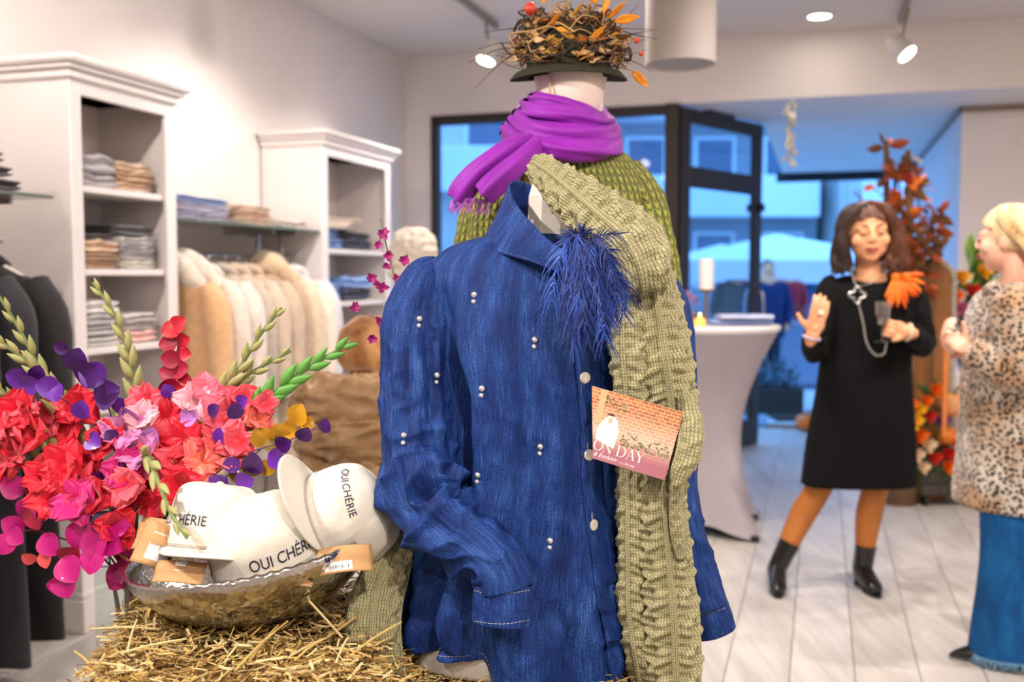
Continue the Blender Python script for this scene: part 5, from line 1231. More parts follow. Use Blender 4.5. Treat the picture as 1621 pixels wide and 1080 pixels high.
def gladiolus(pts, label, blooms=(), buds=(.5, 1.0, 8), bk='g', r=.0042, bs=1.0):
    P = ats(pts); root = thing('gladiolus_stem', label, 'flower', tuple(P[0]), GG)
    C = cr(P, 60); mesh('stalk', *tube(P, np.linspace(r * 1.3, r * .7, len(P)), 30, 8), stem_g, root)
    t0, t1, nb_ = buds; nb_ = int(nb_ * 1.5) if nb_ > 2 else nb_; bs = bs * 1.1
    for k in range(nb_):
        f = t0 + (t1 - t0) * k / max(1, nb_ - 1); i = min(58, int(f * 59)); p, d = C[i], C[min(59, i + 1)] - C[max(0, i - 1)]; d /= np.linalg.norm(d)
        side = np.cross(d, (0, 1, 0)); side /= np.linalg.norm(side) + 1e-9; sg = 1 if k % 2 else -1
        s = bs * (1.25 - .7 * (k / max(1, nb_ - 1))); z = d + side * sg * (.20 - .1 * k / nb_) + np.array([0, -.08, 0])
        M = Matrix.Translation(-Vector(wo(root))) @ frame(p - d * .008 + side * sg * .0015, z=z, x=side * sg, s=s); shared('bud', BUD[bk if not (k == 0 and bk == 'b') else 'c'], root, M)
    for (x, y, Y, c, s) in blooms:
        d = np.array([(x - 190) / 330 + rb_.uniform(-.45, .45), -1.0, .35 + (720 - y) / 500 + rb_.uniform(-.3, .3)]); bloom(root, at(x, y, Y), d, c, s, rb_.uniform(0, 6))
    return root
B0 = (212, 960, 2.02)
gladiolus([B0, (228, 860, 2.0), (232, 760, 1.98), (222, 660, 1.97), (203, 560, 1.96), (182, 500, 1.955), (147, 447, 1.95)], 'gladiolus with a pale green bud spike rising highest at the left centre', [(245, 640, 1.93, 'coral', 1.15), (262, 668, 1.92, 'red', 1.0), (250, 706, 1.90, 'coral', 1.1), (275, 735, 1.89, 'coral', 1.0), (240, 770, 1.88, 'red', 1.0)], (.62, 1, 9))
gladiolus([B0, (240, 850, 1.99), (280, 740, 1.96), (330, 650, 1.94), (378, 585, 1.93), (412, 530, 1.92), (446, 487, 1.915)], 'gladiolus with a bud spike leaning right in front of the pale coats', [(300, 700, 1.90, 'red', 1.05), (330, 730, 1.89, 'peach', 1.1), (352, 722, 1.88, 'peach', 1.15), (290, 765, 1.87, 'red', 1.1)], (.62, 1, 9))
gladiolus([B0, (250, 850, 1.99), (290, 750, 1.97), (335, 668, 1.95), (385, 600, 1.94), (425, 575, 1.93), (460, 556, 1.93)], 'gladiolus with a slimmer bud spike just below the right-leaning one', [(352, 662, 1.90, 'pink', 1.1), (372, 640, 1.90, 'coral', .9), (340, 690, 1.89, 'coral', 1.0)], (.68, 1, 7))
gladiolus([B0, (260, 850, 1.98), (320, 760, 1.95), (380, 690, 1.92), (430, 626, 1.90), (490, 582, 1.89), (556, 541, 1.88)], 'gladiolus with a bright green bud spike reaching furthest right', [(400, 665, 1.88, 'peach', .75), (372, 700, 1.87, 'coral', .9), (415, 640, 1.88, 'coral', .6)], (.66, 1, 9), 'b', .0046, 1.25)
gladiolus([B0, (190, 850, 2.0), (150, 740, 1.97), (110, 660, 1.95), (66, 590, 1.94), (30, 520, 1.93), (-6, 462, 1.92)], 'gladiolus with a bud spike leaning to the upper left corner', [(120, 700, 1.90, 'red', 1.1), (100, 655, 1.91, 'coral', 1.0), (140, 735, 1.88, 'red', 1.15)], (.62, 1, 8))
gladiolus([B0, (196, 860, 1.98), (160, 760, 1.94), (120, 690, 1.91), (90, 640, 1.89), (50, 580, 1.88), (-8, 535, 1.87)], 'gladiolus with a thick bud spike crossing the left red blooms', [(70, 690, 1.88, 'red', 1.15), (160, 785, 1.85, 'red', 1.15), (108, 740, 1.86, 'red', 1.1), (40, 705, 1.87, 'coral', 1.1)], (.6, 1, 9), 'g', .005, 1.15)
gladiolus([B0, (180, 860, 1.97), (130, 780, 1.92), (80, 710, 1.89), (40, 655, 1.88), (-10, 605, 1.87)], 'gladiolus with a green bud spike at the left edge, third from the top', [(36, 656, 1.88, 'red', 1.1), (14, 690, 1.87, 'coral', 1.1), (75, 760, 1.85, 'red', 1.0)], (.68, 1, 6))
gladiolus([B0, (180, 870, 1.97), (120, 800, 1.92), (60, 730, 1.89), (-10, 672, 1.87)], 'lowest gladiolus spike at the left edge among the red blooms', [(24, 738, 1.86, 'red', 1.1), (55, 640, 1.89, 'coral', .9), (130, 650, 1.90, 'red', 1.0)], (.7, 1, 5))
gladiolus([B0, (214, 850, 1.96), (218, 770, 1.90), (228, 722, 1.82), (240, 736, 1.76), (256, 778, 1.71), (275, 820, 1.665), (296, 851, 1.635)], 'gladiolus spike drooping forward over the left white cap', [(212, 768, 1.84, 'coral', 1.0), (180, 700, 1.88, 'red', 1.0)], (.60, 1, 7), 'g', .0045, 1.0)
gladiolus([B0, (215, 850, 1.98), (205, 760, 1.93), (190, 690, 1.92), (176, 640, 1.93)], 'gladiolus with mauve pink blooms in the heart of the bouquet', [(200, 690, 1.88, 'lilac', 1.0), (225, 720, 1.87, 'lilac', 1.0), (200, 745, 1.86, 'mag', 1.0), (225, 670, 1.89, 'pale', .9), (305, 640, 1.91, 'pale', .9), (330, 625, 1.92, 'pink', .8)], (.9, 1, 2))
gladiolus([B0, (200, 880, 1.95), (160, 840, 1.88), (130, 800, 1.84)], 'gladiolus with dark red blooms low over the vase rim', [(185, 830, 1.84, 'red', 1.0), (130, 800, 1.83, 'mag', 1.1), (90, 790, 1.84, 'red', 1.0), (250, 800, 1.86, 'red', .8)], (.95, 1, 1))
# sword leaves in the vase
for k, (x, y) in enumerate([(170, 900), (195, 905), (228, 900), (240, 930), (216, 895)]):
    top = at(x, y - 30, 2.0); bot = at(205 + (x - 205) * -.3, 1130, 2.02); G = np.zeros((10, 5, 3))
    for i in range(10):
        f = i / 9; c = bot * (1 - f) + top * f; w_ = .006 * math.sin(PI * (.15 + .8 * f))
        for j in range(5): G[i, j] = c + np.array([(j / 2 - 1) * w_, .3 * w_ * abs(j / 2 - 1) + .004 * k, 0])
    o = mod_solid(mesh('sword_leaf', G.reshape(-1, 3), gridfaces(10, 5), leaf_g), .0012); tag(o, 'dark green sword leaf inside the glass vase', 'leaf', 'sword leaves in the vase')
# ---- coloured eucalyptus branches
def round_leaf(L, W, mt, nm):
    n, m = 8, 7; G = np.zeros((n, m, 3))
    for i in range(n):
        f = i / (n - 1); w_ = W / 2 * math.sin(PI * min(.995, max(.02, f ** .8))) ** .6
        for j in range(m):
            u = j / (m - 1) * 2 - 1; G[i, j] = (f * L, w_ * u, .22 * w_ * u * u + .12 * L * math.sin(f * 2.2))
    me = bpy.data.meshes.new('leaf'); me.from_pydata(G.reshape(-1, 3).tolist(), [], gridfaces(n, m)); me.materials.append(mt); me.polygons.foreach_set('use_smooth', [True] * ((n - 1) * (m - 1))); return me
def lm(nm, c): return mat('dyed_leaf_' + nm, c, .42, var=.12, vscale=30, coat=.15)
LV = {k: round_leaf(.040, .040, lm(k, c), k) for k, c in {'pur': (64, 12, 94), 'vio': (94, 30, 146), 'mag': (190, 16, 120), 'cri': (150, 16, 50), 'red': (178, 26, 44), 'gold': (196, 142, 30), 'olive': (120, 96, 34), 'cor': (226, 84, 84), 'lil': (176, 112, 190)}.items()}
GE = 'dyed eucalyptus branches in the bouquet'
def branch(pts, label, leaves, col, r=.0016, auto=0, size=1.0, autocols=None, seed=0):
    P = ats(pts); root = thing('eucalyptus_branch', label, 'branch', tuple(P[0]), GE); q = random.Random(seed)
    mesh('stem', *tube(P, np.linspace(r * 1.4, r * .6, len(P)), 24, 6), mat('branch_' + col, (92, 40, 84) if col in ('pur', 'vio') else (130, 40, 60) if col in ('mag', 'cri', 'red') else (120, 96, 60), .6), root)
    C = cr(P, 60)
    for k in range(auto):
        i = 18 + int(41 * k / max(1, auto - 1)) if auto > 1 else 50; p = C[i]; a = k * PI * .9 + q.uniform(-.4, .4); d = C[min(59, i + 1)] - C[i - 1]; d /= np.linalg.norm(d)
        x = np.array([math.cos(a), -.5 * abs(math.sin(a)) - .15, math.sin(a) * .8]) + d * .4; s = size * q.uniform(.75, 1.15)
        shared('leaf', LV[q.choice(autocols or [col])], root, Matrix.Translation(-Vector(wo(root))) @ frame(p, x=x, y=(q.uniform(-.6, .6), q.uniform(-.3, .3), q.uniform(-1, 1)), s=s))
    for (x, y, Y, ang, s, c) in leaves:    # leaf centre in the picture, tip direction, scale
        s = s * 1.15; dv = np.array([math.cos(ang), -.15 + q.uniform(-.25, .1), math.sin(ang)]); p = at(x, y, Y) - dv * .02 * s
        shared('leaf', LV[c or col], root, Matrix.Translation(-Vector(wo(root))) @ frame(p, x=dv, y=(-math.sin(ang), q.uniform(-.55, .55), math.cos(ang)), s=s))
branch([B0, (205, 850, 1.95), (195, 740, 1.9), (170, 640, 1.87), (140, 580, 1.85), (92, 548, 1.84)], 'branch with large dark purple round leaves before the grey rack', [(172, 625, 1.85, .4, 1.25, 'pur'), (145, 592, 1.84, 2.6, 1.1, 'vio'), (140, 590, 1.83, .5, 1.15, 'pur'), (121, 568, 1.84, 1.2, 1.0, 'pur'), (96, 550, 1.84, 2.9, .55, 'pur')], 'pur')
branch([B0, (190, 840, 1.95), (150, 720, 1.88), (110, 640, 1.85), (30, 598, 1.83)], 'branch with violet petals at the far left above the red blooms', [(28, 596, 1.83, 2.9, .9, 'vio'), (50, 606, 1.82, .3, .9, 'vio'), (75, 612, 1.82, 2.9, .9, 'vio'), (60, 590, 1.83, 1.2, .7, 'pur'), (88, 622, 1.82, -1.2, .8, 'vio'), (130, 648, 1.84, 1.4, .8, 'vio'), (150, 700, 1.84, -.4, .8, 'vio'), (176, 690, 1.84, 2.4, .6, 'pur')], 'vio')
branch([B0, (235, 850, 1.97), (262, 740, 1.95), (274, 660, 1.94), (278, 580, 1.94), (286, 508, 1.94)], 'upright spike of crimson leaves beside the camel coat', [(284, 514, 1.94, .6, .8, 'red'), (270, 524, 1.94, 3.6, .8, 'red'), (290, 538, 1.94, .3, .75, 'red'), (266, 545, 1.94, 3.3, .75, 'cri'), (292, 560, 1.94, -.1, .75, 'red'), (270, 568, 1.93, 3.0, .8, 'cri'), (288, 585, 1.93, .2, .85, 'cri'), (266, 592, 1.93, 2.8, .8, 'cri'), (290, 606, 1.93, -.2, .85, 'red'), (268, 612, 1.92, 3.3, .9, 'cri'), (286, 628, 1.92, -.5, .85, 'cri'), (270, 640, 1.92, 3.6, .85, 'cri'), (264, 618, 1.90, 2.0, .6, 'vio'), (285, 655, 1.92, -.8, .8, 'cri')], 'cri')
branch([B0, (250, 860, 1.95), (330, 760, 1.88), (400, 715, 1.85), (450, 700, 1.84), (516, 672, 1.84)], 'branch with small violet leaves spreading right above the caps', [(516, 674, 1.84, 1.3, .6, 'pur'), (482, 686, 1.83, 1.0, .7, 'pur'), (450, 702, 1.83, .4, .75, 'pur'), (440, 726, 1.82, -.5, .85, 'vio'), (403, 732, 1.82, 1.4, .95, 'pur'), (388, 762, 1.82, .2, .8, 'vio'), (345, 760, 1.83, 2.6, .8, 'vio'), (372, 650, 1.85, 1.9, .7, 'pur'), (350, 690, 1.84, 1.5, .7, 'vio'), (340, 650, 1.85, .8, .6, 'pur'), (385, 635, 1.85, .6, .6, 'vio'), (366, 735, 1.83, 3.4, .7, 'vio')], 'pur')
branch([B0, (250, 860, 1.97), (340, 770, 1.90), (420, 705, 1.87), (474, 650, 1.86)], 'branch with golden autumn leaves right of the peach bloom', [(474, 656, 1.86, 1.2, .95, 'gold'), (462, 680, 1.86, -.3, .8, 'gold'), (442, 682, 1.86, 1.7, .75, 'gold'), (414, 690, 1.86, 1.9, .95, 'gold'), (432, 702, 1.86, -.8, .75, 'olive'), (402, 740, 1.86, -2.2, .8, 'olive'), (378, 752, 1.86, -1.6, .85, 'olive'), (425, 740, 1.86, -.4, .7, 'gold'), (488, 672, 1.86, -.2, .6, 'gold')], 'gold')
branch([B0, (180, 890, 1.93), (140, 850, 1.86), (115, 870, 1.82), (100, 930, 1.80)], 'branch of magenta leaves hanging over the vase front', [(128, 846, 1.82, -2.0, 1.2, 'mag'), (155, 862, 1.81, -1.4, 1.3, 'mag'), (178, 858, 1.81, -.6, 1.2, 'mag'), (112, 878, 1.81, .6, 1.0, 'cri'), (112, 902, 1.80, -1.0, 1.15, 'mag'), (104, 926, 1.80, -1.3, 1.05, 'mag'), (90, 924, 1.80, 3.0, .8, 'mag'), (150, 888, 1.80, -1.8, 1.1, 'mag'), (188, 836, 1.82, .2, 1.1, 'mag')], 'mag')
branch([B0, (160, 880, 1.93), (90, 850, 1.86), (40, 840, 1.84), (4, 870, 1.82)], 'branch of magenta leaves drooping at the lower left edge', [(48, 806, 1.84, 1.0, 1.1, 'mag'), (60, 818, 1.83, -1.2, 1.1, 'cri'), (20, 830, 1.83, 2.6, .9, 'mag'), (12, 862, 1.82, -2.2, .9, 'mag'), (28, 850, 1.82, -.6, .8, 'mag'), (80, 862, 1.82, -1.0, 1.0, 'mag'), (46, 882, 1.82, 2.6, .6, 'cor'), (74, 886, 1.82, -1.4, .7, 'cor')], 'mag')
branch([B0, (205, 930, 1.94), (200, 900, 1.93)], 'short magenta leafed sprig pressed against the vase glass', [(205, 905, 1.93, -1.2, 1.3, 'mag'), (190, 915, 1.93, -2.2, 1.2, 'mag'), (215, 880, 1.92, .8, 1.1, 'mag')], 'mag')
branch([B0, (210, 850, 1.94), (190, 760, 1.88), (150, 740, 1.86)], 'branch of mixed plum leaves filling the middle of the bouquet', [(190, 640, 1.87, .8, .8, 'vio'), (205, 655, 1.87, 2.2, .9, 'lil'), (185, 745, 1.84, -.8, 1.0, 'pur'), (210, 790, 1.84, -1.4, 1.0, 'cri'), (150, 760, 1.84, 3.2, 1.0, 'vio'), (165, 830, 1.83, -2, 1.0, 'pur'), (215, 700, 1.86, .3, .9, 'lil'), (240, 690, 1.86, 1.2, .8, 'lil'), (300, 660, 1.88, .2, .8, 'lil'), (90, 720, 1.85, 2.2, .9, 'cri'), (60, 770, 1.84, 2.0, 1.0, 'cri'), (20, 770, 1.84, 2.6, 1.0, 'mag'), (120, 770, 1.84, -1.2, 1.0, 'pur'), (245, 745, 1.84, -.7, .9, 'cri')], 'pur', auto=8, autocols=['pur', 'cri', 'mag'])
# thin twig with magenta blossoms standing behind the denim sleeve
tg = thing('blossom_twig', 'thin grey twig with small magenta blossoms rising beside the denim sleeve', 'branch', (at(650, 560, 2.06)[0], 2.06, .34))
mesh('stem', *tube(ats([(652, 1150, 2.06), (652, 900, 2.06), (648, 700, 2.06), (645, 570, 2.05), (634, 480, 2.05), (622, 430, 2.05), (612, 390, 2.05), (602, 345, 2.05)]), [.003, .0029, .0027, .0025, .0022, .002, .0017, .001], 40, 6), mat('twig_grey', (130, 116, 110), .7), tg)
mesh('side_stem', *tube(ats([(638, 520, 2.05), (612, 515, 2.04), (588, 500, 2.04), (563, 486, 2.03)]), [.0016, .0014, .0012, .001], 16, 6), mat('twig_grey'), tg)
V, F = leaf_mesh(.013, .010, .3); pm_ = bpy.data.meshes.new('petal'); pm_.from_pydata(V.tolist(), [], F); pm_.materials.append(mat('blossom_magenta', (170, 40, 120), .5, var=.2, vscale=60))
for (x, y, s) in [(607, 370, 1.1), (600, 388, .8), (616, 405, 1.0), (641, 412, 1.1), (612, 421, .8), (590, 440, 1.0), (606, 455, 1.1), (563, 487, 1.0), (604, 510, 1.2), (590, 536, 1.0), (628, 440, .8), (598, 450, .8)]:
    c = at(x, y, 2.045 - .01 * rb_.random())
    for k in range(6):
        a = k * PI / 3 + rb_.uniform(-.3, .3); shared('petal', pm_, tg, Matrix.Translation(-Vector(wo(tg))) @ frame(c, x=(math.cos(a), rb_.uniform(-.8, .2), math.sin(a)), y=(-math.sin(a), .3, math.cos(a)), s=s))
bx_ = at(650, 560, 2.06)[0]
bv = mesh('bud_vase', *lathe([(.0005, 0), (.035, 0), (.04, .03), (.036, .16), (.016, .26), (.018, .34), (.014, .34), (.012, .27), (.0005, .2)], 28, (bx_, 2.06, .33)), mat('bud_vase_clay', (150, 120, 100), .6)); tag(bv, 'slim clay vase holding the magenta blossom twig behind the denim shirt', 'vase')
# ================================================================== PEOPLE
skin = mat('skin_warm', (240, 172, 128), .5, var=.04, vscale=14, sss=.12); skin2 = mat('skin_fair', (242, 186, 160), .5, var=.04, vscale=14, sss=.12)
lipm = mat('lip_red', (176, 84, 74), .4); browm = mat('brow_brown', (70, 44, 32), .8); lash = mat('lash_dark', (44, 28, 24), .8); eyew = mat('eye_white', (232, 226, 220), .3); iris = mat('iris_dark', (60, 40, 28), .3)
def bake(parts, voxel, smooth_it=4):
    """union of overlapping solids as one continuous skin"""
    V, F = join(parts); me = bpy.data.meshes.new('tmp'); me.from_pydata(V.tolist(), [], F); o = bpy.data.objects.new('tmp', me); COL.objects.link(o)
    r = o.modifiers.new('r', 'REMESH'); r.mode = 'VOXEL'; r.voxel_size = voxel
    s = o.modifiers.new('s', 'SMOOTH'); s.iterations = smooth_it; s.factor = .5
    dg = bpy.context.evaluated_depsgraph_get(); e = o.evaluated_get(dg); m2 = e.to_mesh()
    n = len(m2.vertices); co = np.zeros(n * 3); m2.vertices.foreach_get('co', co); F2 = [list(p.vertices) for p in m2.polygons]
    e.to_mesh_clear(); bpy.data.objects.remove(o); bpy.data.meshes.remove(me)
    return co.reshape(-1, 3), F2
def solid_tube(P, R_, m=24, n=16, **k):
    """tube with rounded ends"""
    P = np.asarray(P, float); R_ = np.asarray(R_, float)
    if R_.ndim == 1: R_ = np.stack([R_, R_], 1)
    V, F = tube(P, R_, m, n, **k); e = [(V, F)]
    for i in (0, -1): r = R_[i].mean(); e.append(ellipsoid(P[i], (r, r, r), 14, 10))
    return e
def head_parts(M):
    T = lambda e: (xf(M, e[0]), e[1]); o = []
    E = lambda c, r: o.append(T(ellipsoid(c, r, 24, 18)))
    E((0, .016, .026), (.073, .090, .088)); E((0, -.020, -.030), (.067, .066, .080)); E((0, -.048, -.086), (.029, .026, .024)); E((0, -.03, -.065), (.051, .046, .038))
    for s in (-1, 1):
        E((s * .037, -.056, -.024), (.029, .026, .028)); E((s * .028, -.074, .026), (.026, .014, .011)); E((s * .073, .006, -.008), (.010, .018, .030)); E((s * .010, -.094, -.022), (.008, .010, .008))
        E((s * .03, -.076, .008), (.015, .012, .010))
    o.append(T(tube([(0, -.083, .022), (0, -.090, .006), (0, -.099, -.016), (0, -.093, -.026)], [.007, .008, .010, .008], 12, 12)))
    E((0, -.084, -.050), (.021, .010, .007)); E((0, -.083, -.060), (.019, .010, .008))
    return o
def face_bits(M, par, closed=True, brow=browm):
    T = lambda e: (xf(M, e[0]), e[1])
    mesh('lips', *T(join([tube([(-.022, -.083, -.0545), (-.01, -.0945, -.0505), (0, -.0955, -.053), (.01, -.0945, -.0505), (.022, -.083, -.0545)], [.0015, .0045, .004, .0045, .0015], 16, 8), tube([(-.020, -.084, -.057), (0, -.094, -.0615), (.020, -.084, -.057)], [.0015, .006, .0015], 14, 8)])), lipm, par)
    for s in (-1, 1):
        mesh('eyebrow', *T(tube([(s * .014, -.087, .030), (s * .03, -.086, .036), (s * .048, -.070, .030)], [(.0022, .004), (.0022, .0042), (.001, .0015)], 12, 6, up=(0, 1, 0))), brow, par)
        if closed: mesh('eyelashes', *T(tube([(s * .015, -.086, .006), (s * .03, -.090, .000), (s * .045, -.076, .006)], [.0012, .0026, .0012], 12, 6)), lash, par)
        else:
            mesh('eye', *T(ellipsoid((s * .03, -.0795, .007), (.012, .009, .007), 14, 10)), eyew, par); mesh('iris', *T(ellipsoid((s * .03, -.0865, .007), (.0052, .003, .0055), 12, 8)), iris, par)
            mesh('eyelashes', *T(tube([(s * .016, -.083, .011), (s * .03, -.090, .0145), (s * .044, -.078, .010)], [.001, .002, .001], 12, 6)), lash, par)
def hand_parts(M, mirror=1, curl=(.25, .3, .35, .4), spread=.1, thumb=(.75, -.3, .6), tl=.062, s=1.0):
    o = []
    def add(parts):
        for V, F in parts:
            V = np.array(V) * s; V[:, 0] *= mirror
            o.append((xf(M, V), F if mirror > 0 else [f[::-1] for f in F]))
    add([ellipsoid((0, 0, .045), (.039, .0145, .052), 16, 12), ellipsoid((.018, -.006, .03), (.02, .015, .03), 14, 10)])
    add(solid_tube([(0, 0, -.03), (0, 0, .03)], [(.026, .019), (.03, .016)], 6, 14, up=(1, 0, 0)))
    for k, (x, L) in enumerate(((.029, .072), (.010, .080), (-.010, .075), (-.028, .060))):
        a = curl[k]; P = [np.array([x * .9, 0, .07]), np.array([x, 0, .092])]; ang = 0.0; d = np.array([x * spread * 20, 0, 1.0])
        for seg in (.42, .32, .26):
            ang += a * (1.0 if seg > .4 else 1.15); P.append(P[-1] + L * seg * np.array([x * spread * 6, -math.sin(ang), math.cos(ang)]))
        add(solid_tube(P, [.0095, .0092, .0085, .0078, .0068], 18, 12))
    t = np.array(thumb, float); t /= np.linalg.norm(t); p0 = np.array([.022, -.004, .022])
    add(solid_tube([p0, p0 + t * tl * .5, p0 + t * tl * .8 + [0, 0, .004], p0 + t * tl * 1.08 + [-.002, -.002, .012]], [.014, .0115, .010, .008], 16, 12))
    return o
def locks(roots, length, r, seed, wave, mt, par, name='hair_lock'):
    pass
def hair_cap(M, hairline, r=(.083, .102, .098), c=(0, .018, .028), seed=0):
    """shell of hair round the skull, open over the face"""
    n, m = 60, 36; a = np.linspace(0, 2 * PI, n, endpoint=False); v = np.linspace(-.75, PI / 2, m); G = np.zeros((m, n, 3))
    for i, t in enumerate(v):
        G[i, :, 0] = c[0] + r[0] * math.cos(t) * np.cos(a); G[i, :, 1] = c[1] + r[1] * math.cos(t) * np.sin(a); G[i, :, 2] = c[2] + r[2] * math.sin(t)
    G[:, :, :] += (.004 * np.sin(np.arctan2(G[:, :, 1] - .02, G[:, :, 0]) * 22 + 2 * nz(G, 12, seed)))[..., None] * (G - np.array(c)) / .09
    V = G.reshape(-1, 3); F = [f for f in gridfaces(m, n, cu=True) if not hairline(V[f].mean(0))]
    return xf(M, V), F
# ------------------------------------------------ dark-haired woman in the black dress
WY = 4.42
f0 = at(1345, 935, WY); w1o = (f0[0], WY, 0.0)
HMx = frame(at(1374, 369, WY - .06), z=(-.06, -.10, 1), y=(.14, 1, .22), s=1.08) @ Matrix.Diagonal((1.10, 1, 1, 1))
pts = lambda l: ats(l)
parts = head_parts(HMx)
nb = np.array(HMx @ Vector((0, .028, -.10))); parts += solid_tube([np.array(HMx @ Vector((0, .02, -.05))), nb, at(1376, 446, WY)], [.052, .05, .062])
parts += solid_tube(pts([(1376, 446, WY), (1375, 470, WY), (1372, 530, WY), (1368, 590, WY), (1365, 640, WY), (1365, 690, WY)]), [(.085, .07), (.165, .095), (.15, .105), (.135, .10), (.165, .115), (.16, .11)], 30, 28, up=(1, 0, 0))
eL, wL = at(1292, 552, 4.36), at(1286, 530, 4.15); eR, wR = at(1459, 541, 4.38), at(1436, 526, 4.20)
sL, sR = at(1316, 460, WY), at(1438, 460, WY)
parts += solid_tube([sL, (sL + eL) / 2, eL, (eL + wL) / 2, wL], [.048, .044, .038, .034, .026]); parts += solid_tube([sR, (sR + eR) / 2 + [.01, 0, 0], eR, (eR + wR) / 2, wR], [.048, .044, .038, .034, .026])
kL, aL = at(1294, 776, 4.42), at(1238, 868, 4.40); kR, aR = at(1384, 778, 4.40), at(1368, 868, 4.40)
aL[2], aR[2] = .13, .13
parts += solid_tube([at(1330, 670, WY), (at(1330, 670, WY) + kL) / 2, kL, kL * .62 + aL * .38 + [0, .02, 0], aL], [.085, .075, .056, .055, .036], 40)
parts += solid_tube([at(1395, 670, WY), (at(1395, 670, WY) + kR) / 2, kR, kR * .62 + aR * .38 + [0, .02, 0], aR], [.085, .075, .056, .055, .036], 40)
hl = at(1301, 487, 4.09) - wL; HLm = frame(wL + hl * .05, z=hl, y=(-.15, -1, -.25))
HLm = frame(wL, z=(.20, -.25, 1.0), x=(-1, .1, .25)); parts += hand_parts(HLm, 1, (.20, .16, .20, .26), .10, (.9, -.15, .55), s=1.0)
HRm = frame(wR, z=(-1, -.22, .22), x=(.15, -.1, 1)); HRy = 1
parts += hand_parts(HRm, -1 if HRm.to_3x3().col[1][1] > 0 else 1, (.75, .8, .85, .9), .03, (.35, -.55, .75), .06)
V, F = bake(parts, .0052)
w1 = mesh('person', V, F, skin, origin=w1o)
tag(w1, 'woman in a black knee-length dress with orange feather brooch holding a wine glass', 'person')
face_bits(HMx, w1, True)
blk = mat('black_dress', (8, 8, 10), .85, spec=.25, bump=.15, bscale=40, bdist=.01); blk2 = mat('black_leather', (16, 16, 18), .25, coat=.3)
rows = [(437, 1342, 1410, .062), (443, 1322, 1430, .085), (452, 1310, 1444, .098), (470, 1304, 1450, .108), (520, 1303, 1446, .124), (570, 1300, 1440, .118), (640, 1291, 1443, .13), (700, 1281, 1445, .13), (766, 1271, 1443, .125)]
RWd = rowpts(rows, 60, WY); n = 72; th = np.linspace(0, 2 * PI, n, endpoint=False); G = np.zeros((60, n, 3))
for i in range(60):
    z, cx, a, b = RWd[i]; c, s = np.cos(th), np.sin(th); ee = .9 - .32 * max(0, (i - 35) / 25); G[i, :, 0] = cx + a * np.sign(c) * np.abs(c) ** ee; G[i, :, 1] = WY + b * np.sign(s) * np.abs(s) ** ee; G[i, :, 2] = z
    if i < 10: G[i, :, 2] -= .03 * (1 - i / 10) * np.clip(-s, 0, 1)
v = np.linspace(0, 1, 60)[:, None]; G += (.010 * v * nz(np.stack([np.cos(th)[None] * 1.5 + 0 * v, np.sin(th)[None] * 1.5 + 0 * v, v * 2 + 0 * th[None]], -1), 1.5, 3))[..., None] * -normals(G, True)
mod_solid(mesh('dress', G.reshape(-1, 3), gridfaces(60, n, cu=True), blk, w1), .004)
def sleeve(P, R_, mt, par, seed, nm='sleeve', amp=.008):
    G = tubegrid(P, R_, 44, 28); v = np.linspace(0, 1, 44)[:, None]; G += (amp * nz(G, 22, seed))[..., None] * normals(G, True); V, F = gridclose(G, False); mod_solid(mesh(nm, V, F, mt, par), .003)
sleeve([sL + [.03, 0, .03], sL, (sL + eL) / 2, eL + [0, .01, -.008], (eL + wL) / 2, wL - (wL - eL) * .06], [.05, .064, .058, .054, .05, .042], blk, w1, 1); sleeve([sR + [-.03, 0, .03], sR, (sR + eR) / 2 + [.01, 0, 0], eR + [.006, .01, -.008], (eR + wR) / 2, wR - (wR - eR) * .10], [.05, .064, .06, .056, .052, .044], blk, w1, 2)
tight = mat('tan_tights', (178, 106, 44), .55)
for kk, aa, tp in ((kL, aL, at(1318, 700, WY)), (kR, aR, at(1390, 700, WY))):
    V, F = tube([tp, (tp + kk) / 2, kk, kk * .62 + aa * .38 + [0, .02, 0], aa, aa + (aa - kk) * .04], [.085, .075, .0575, .0565, .038, .036], 36, 24); mesh('tights', V, F, tight, w1)
def boot(par, top, ank, d, mt, L=.17):
    d = np.array([d[0], d[1], 0.0]); d /= np.linalg.norm(d); h = np.array([ank[0], ank[1], 0]); sd = np.array([-d[1], d[0], 0])
    P = [top, top * .5 + ank * .5, ank + [0, 0, -.01], h + d * .035 + [0, 0, .058], h + d * .085 + [0, 0, .045], h + d * .135 + [0, 0, .034], h + d * L + [0, 0, .024]]
    V, F = tube(P, [(.047, .047), (.044, .046), (.042, .05), (.040, .048), (.040, .034), (.036, .026), (.016, .014)], 40, 24, up=(sd[0], sd[1], 0)); V[:, 2] = np.maximum(V[:, 2], .012)
    b = mesh('boot', V, F, mt, par)
    for x0, x1, w_, z1, nm in ((.03, L + .012, .036, .014, 'sole'), (-.045, .012, .03, .035, 'heel')):
        O = []
        for t in np.linspace(0, 2 * PI, 20, endpoint=False): O.append(h[:2] + d[:2] * ((x0 + x1) / 2 + (x1 - x0) / 2 * math.cos(t)) + sd[:2] * w_ * math.sin(t) * (1 if math.cos(t) < .3 else .85))
        mesh(nm, *polyprism(O, 0.0, z1), mt, b)
tL, tR = aL * .55 + kL * .45 + [0, 0, -.06], aR * .55 + kR * .45 + [0, 0, -.06]
bL = aL - (kL - aL) * .14; bL[2] = .085; bR = aR - (kR - aR) * .12; bR[2] = .085
boot(w1, aL + (kL - aL) * .22, bL, (-.22, -1), blk2); boot(w1, aR + (kR - aR) * .18, bR, (.05, -1), blk2)
hairb = mat('hair_dark_brown', (44, 24, 15), .5, sheen=.15, var=.3, vscale=30, stretch=(1, 1, .2)); hairh = mat('hair_chestnut', (86, 46, 25), .5, sheen=.15, var=.25, vscale=30, stretch=(1, 1, .2))
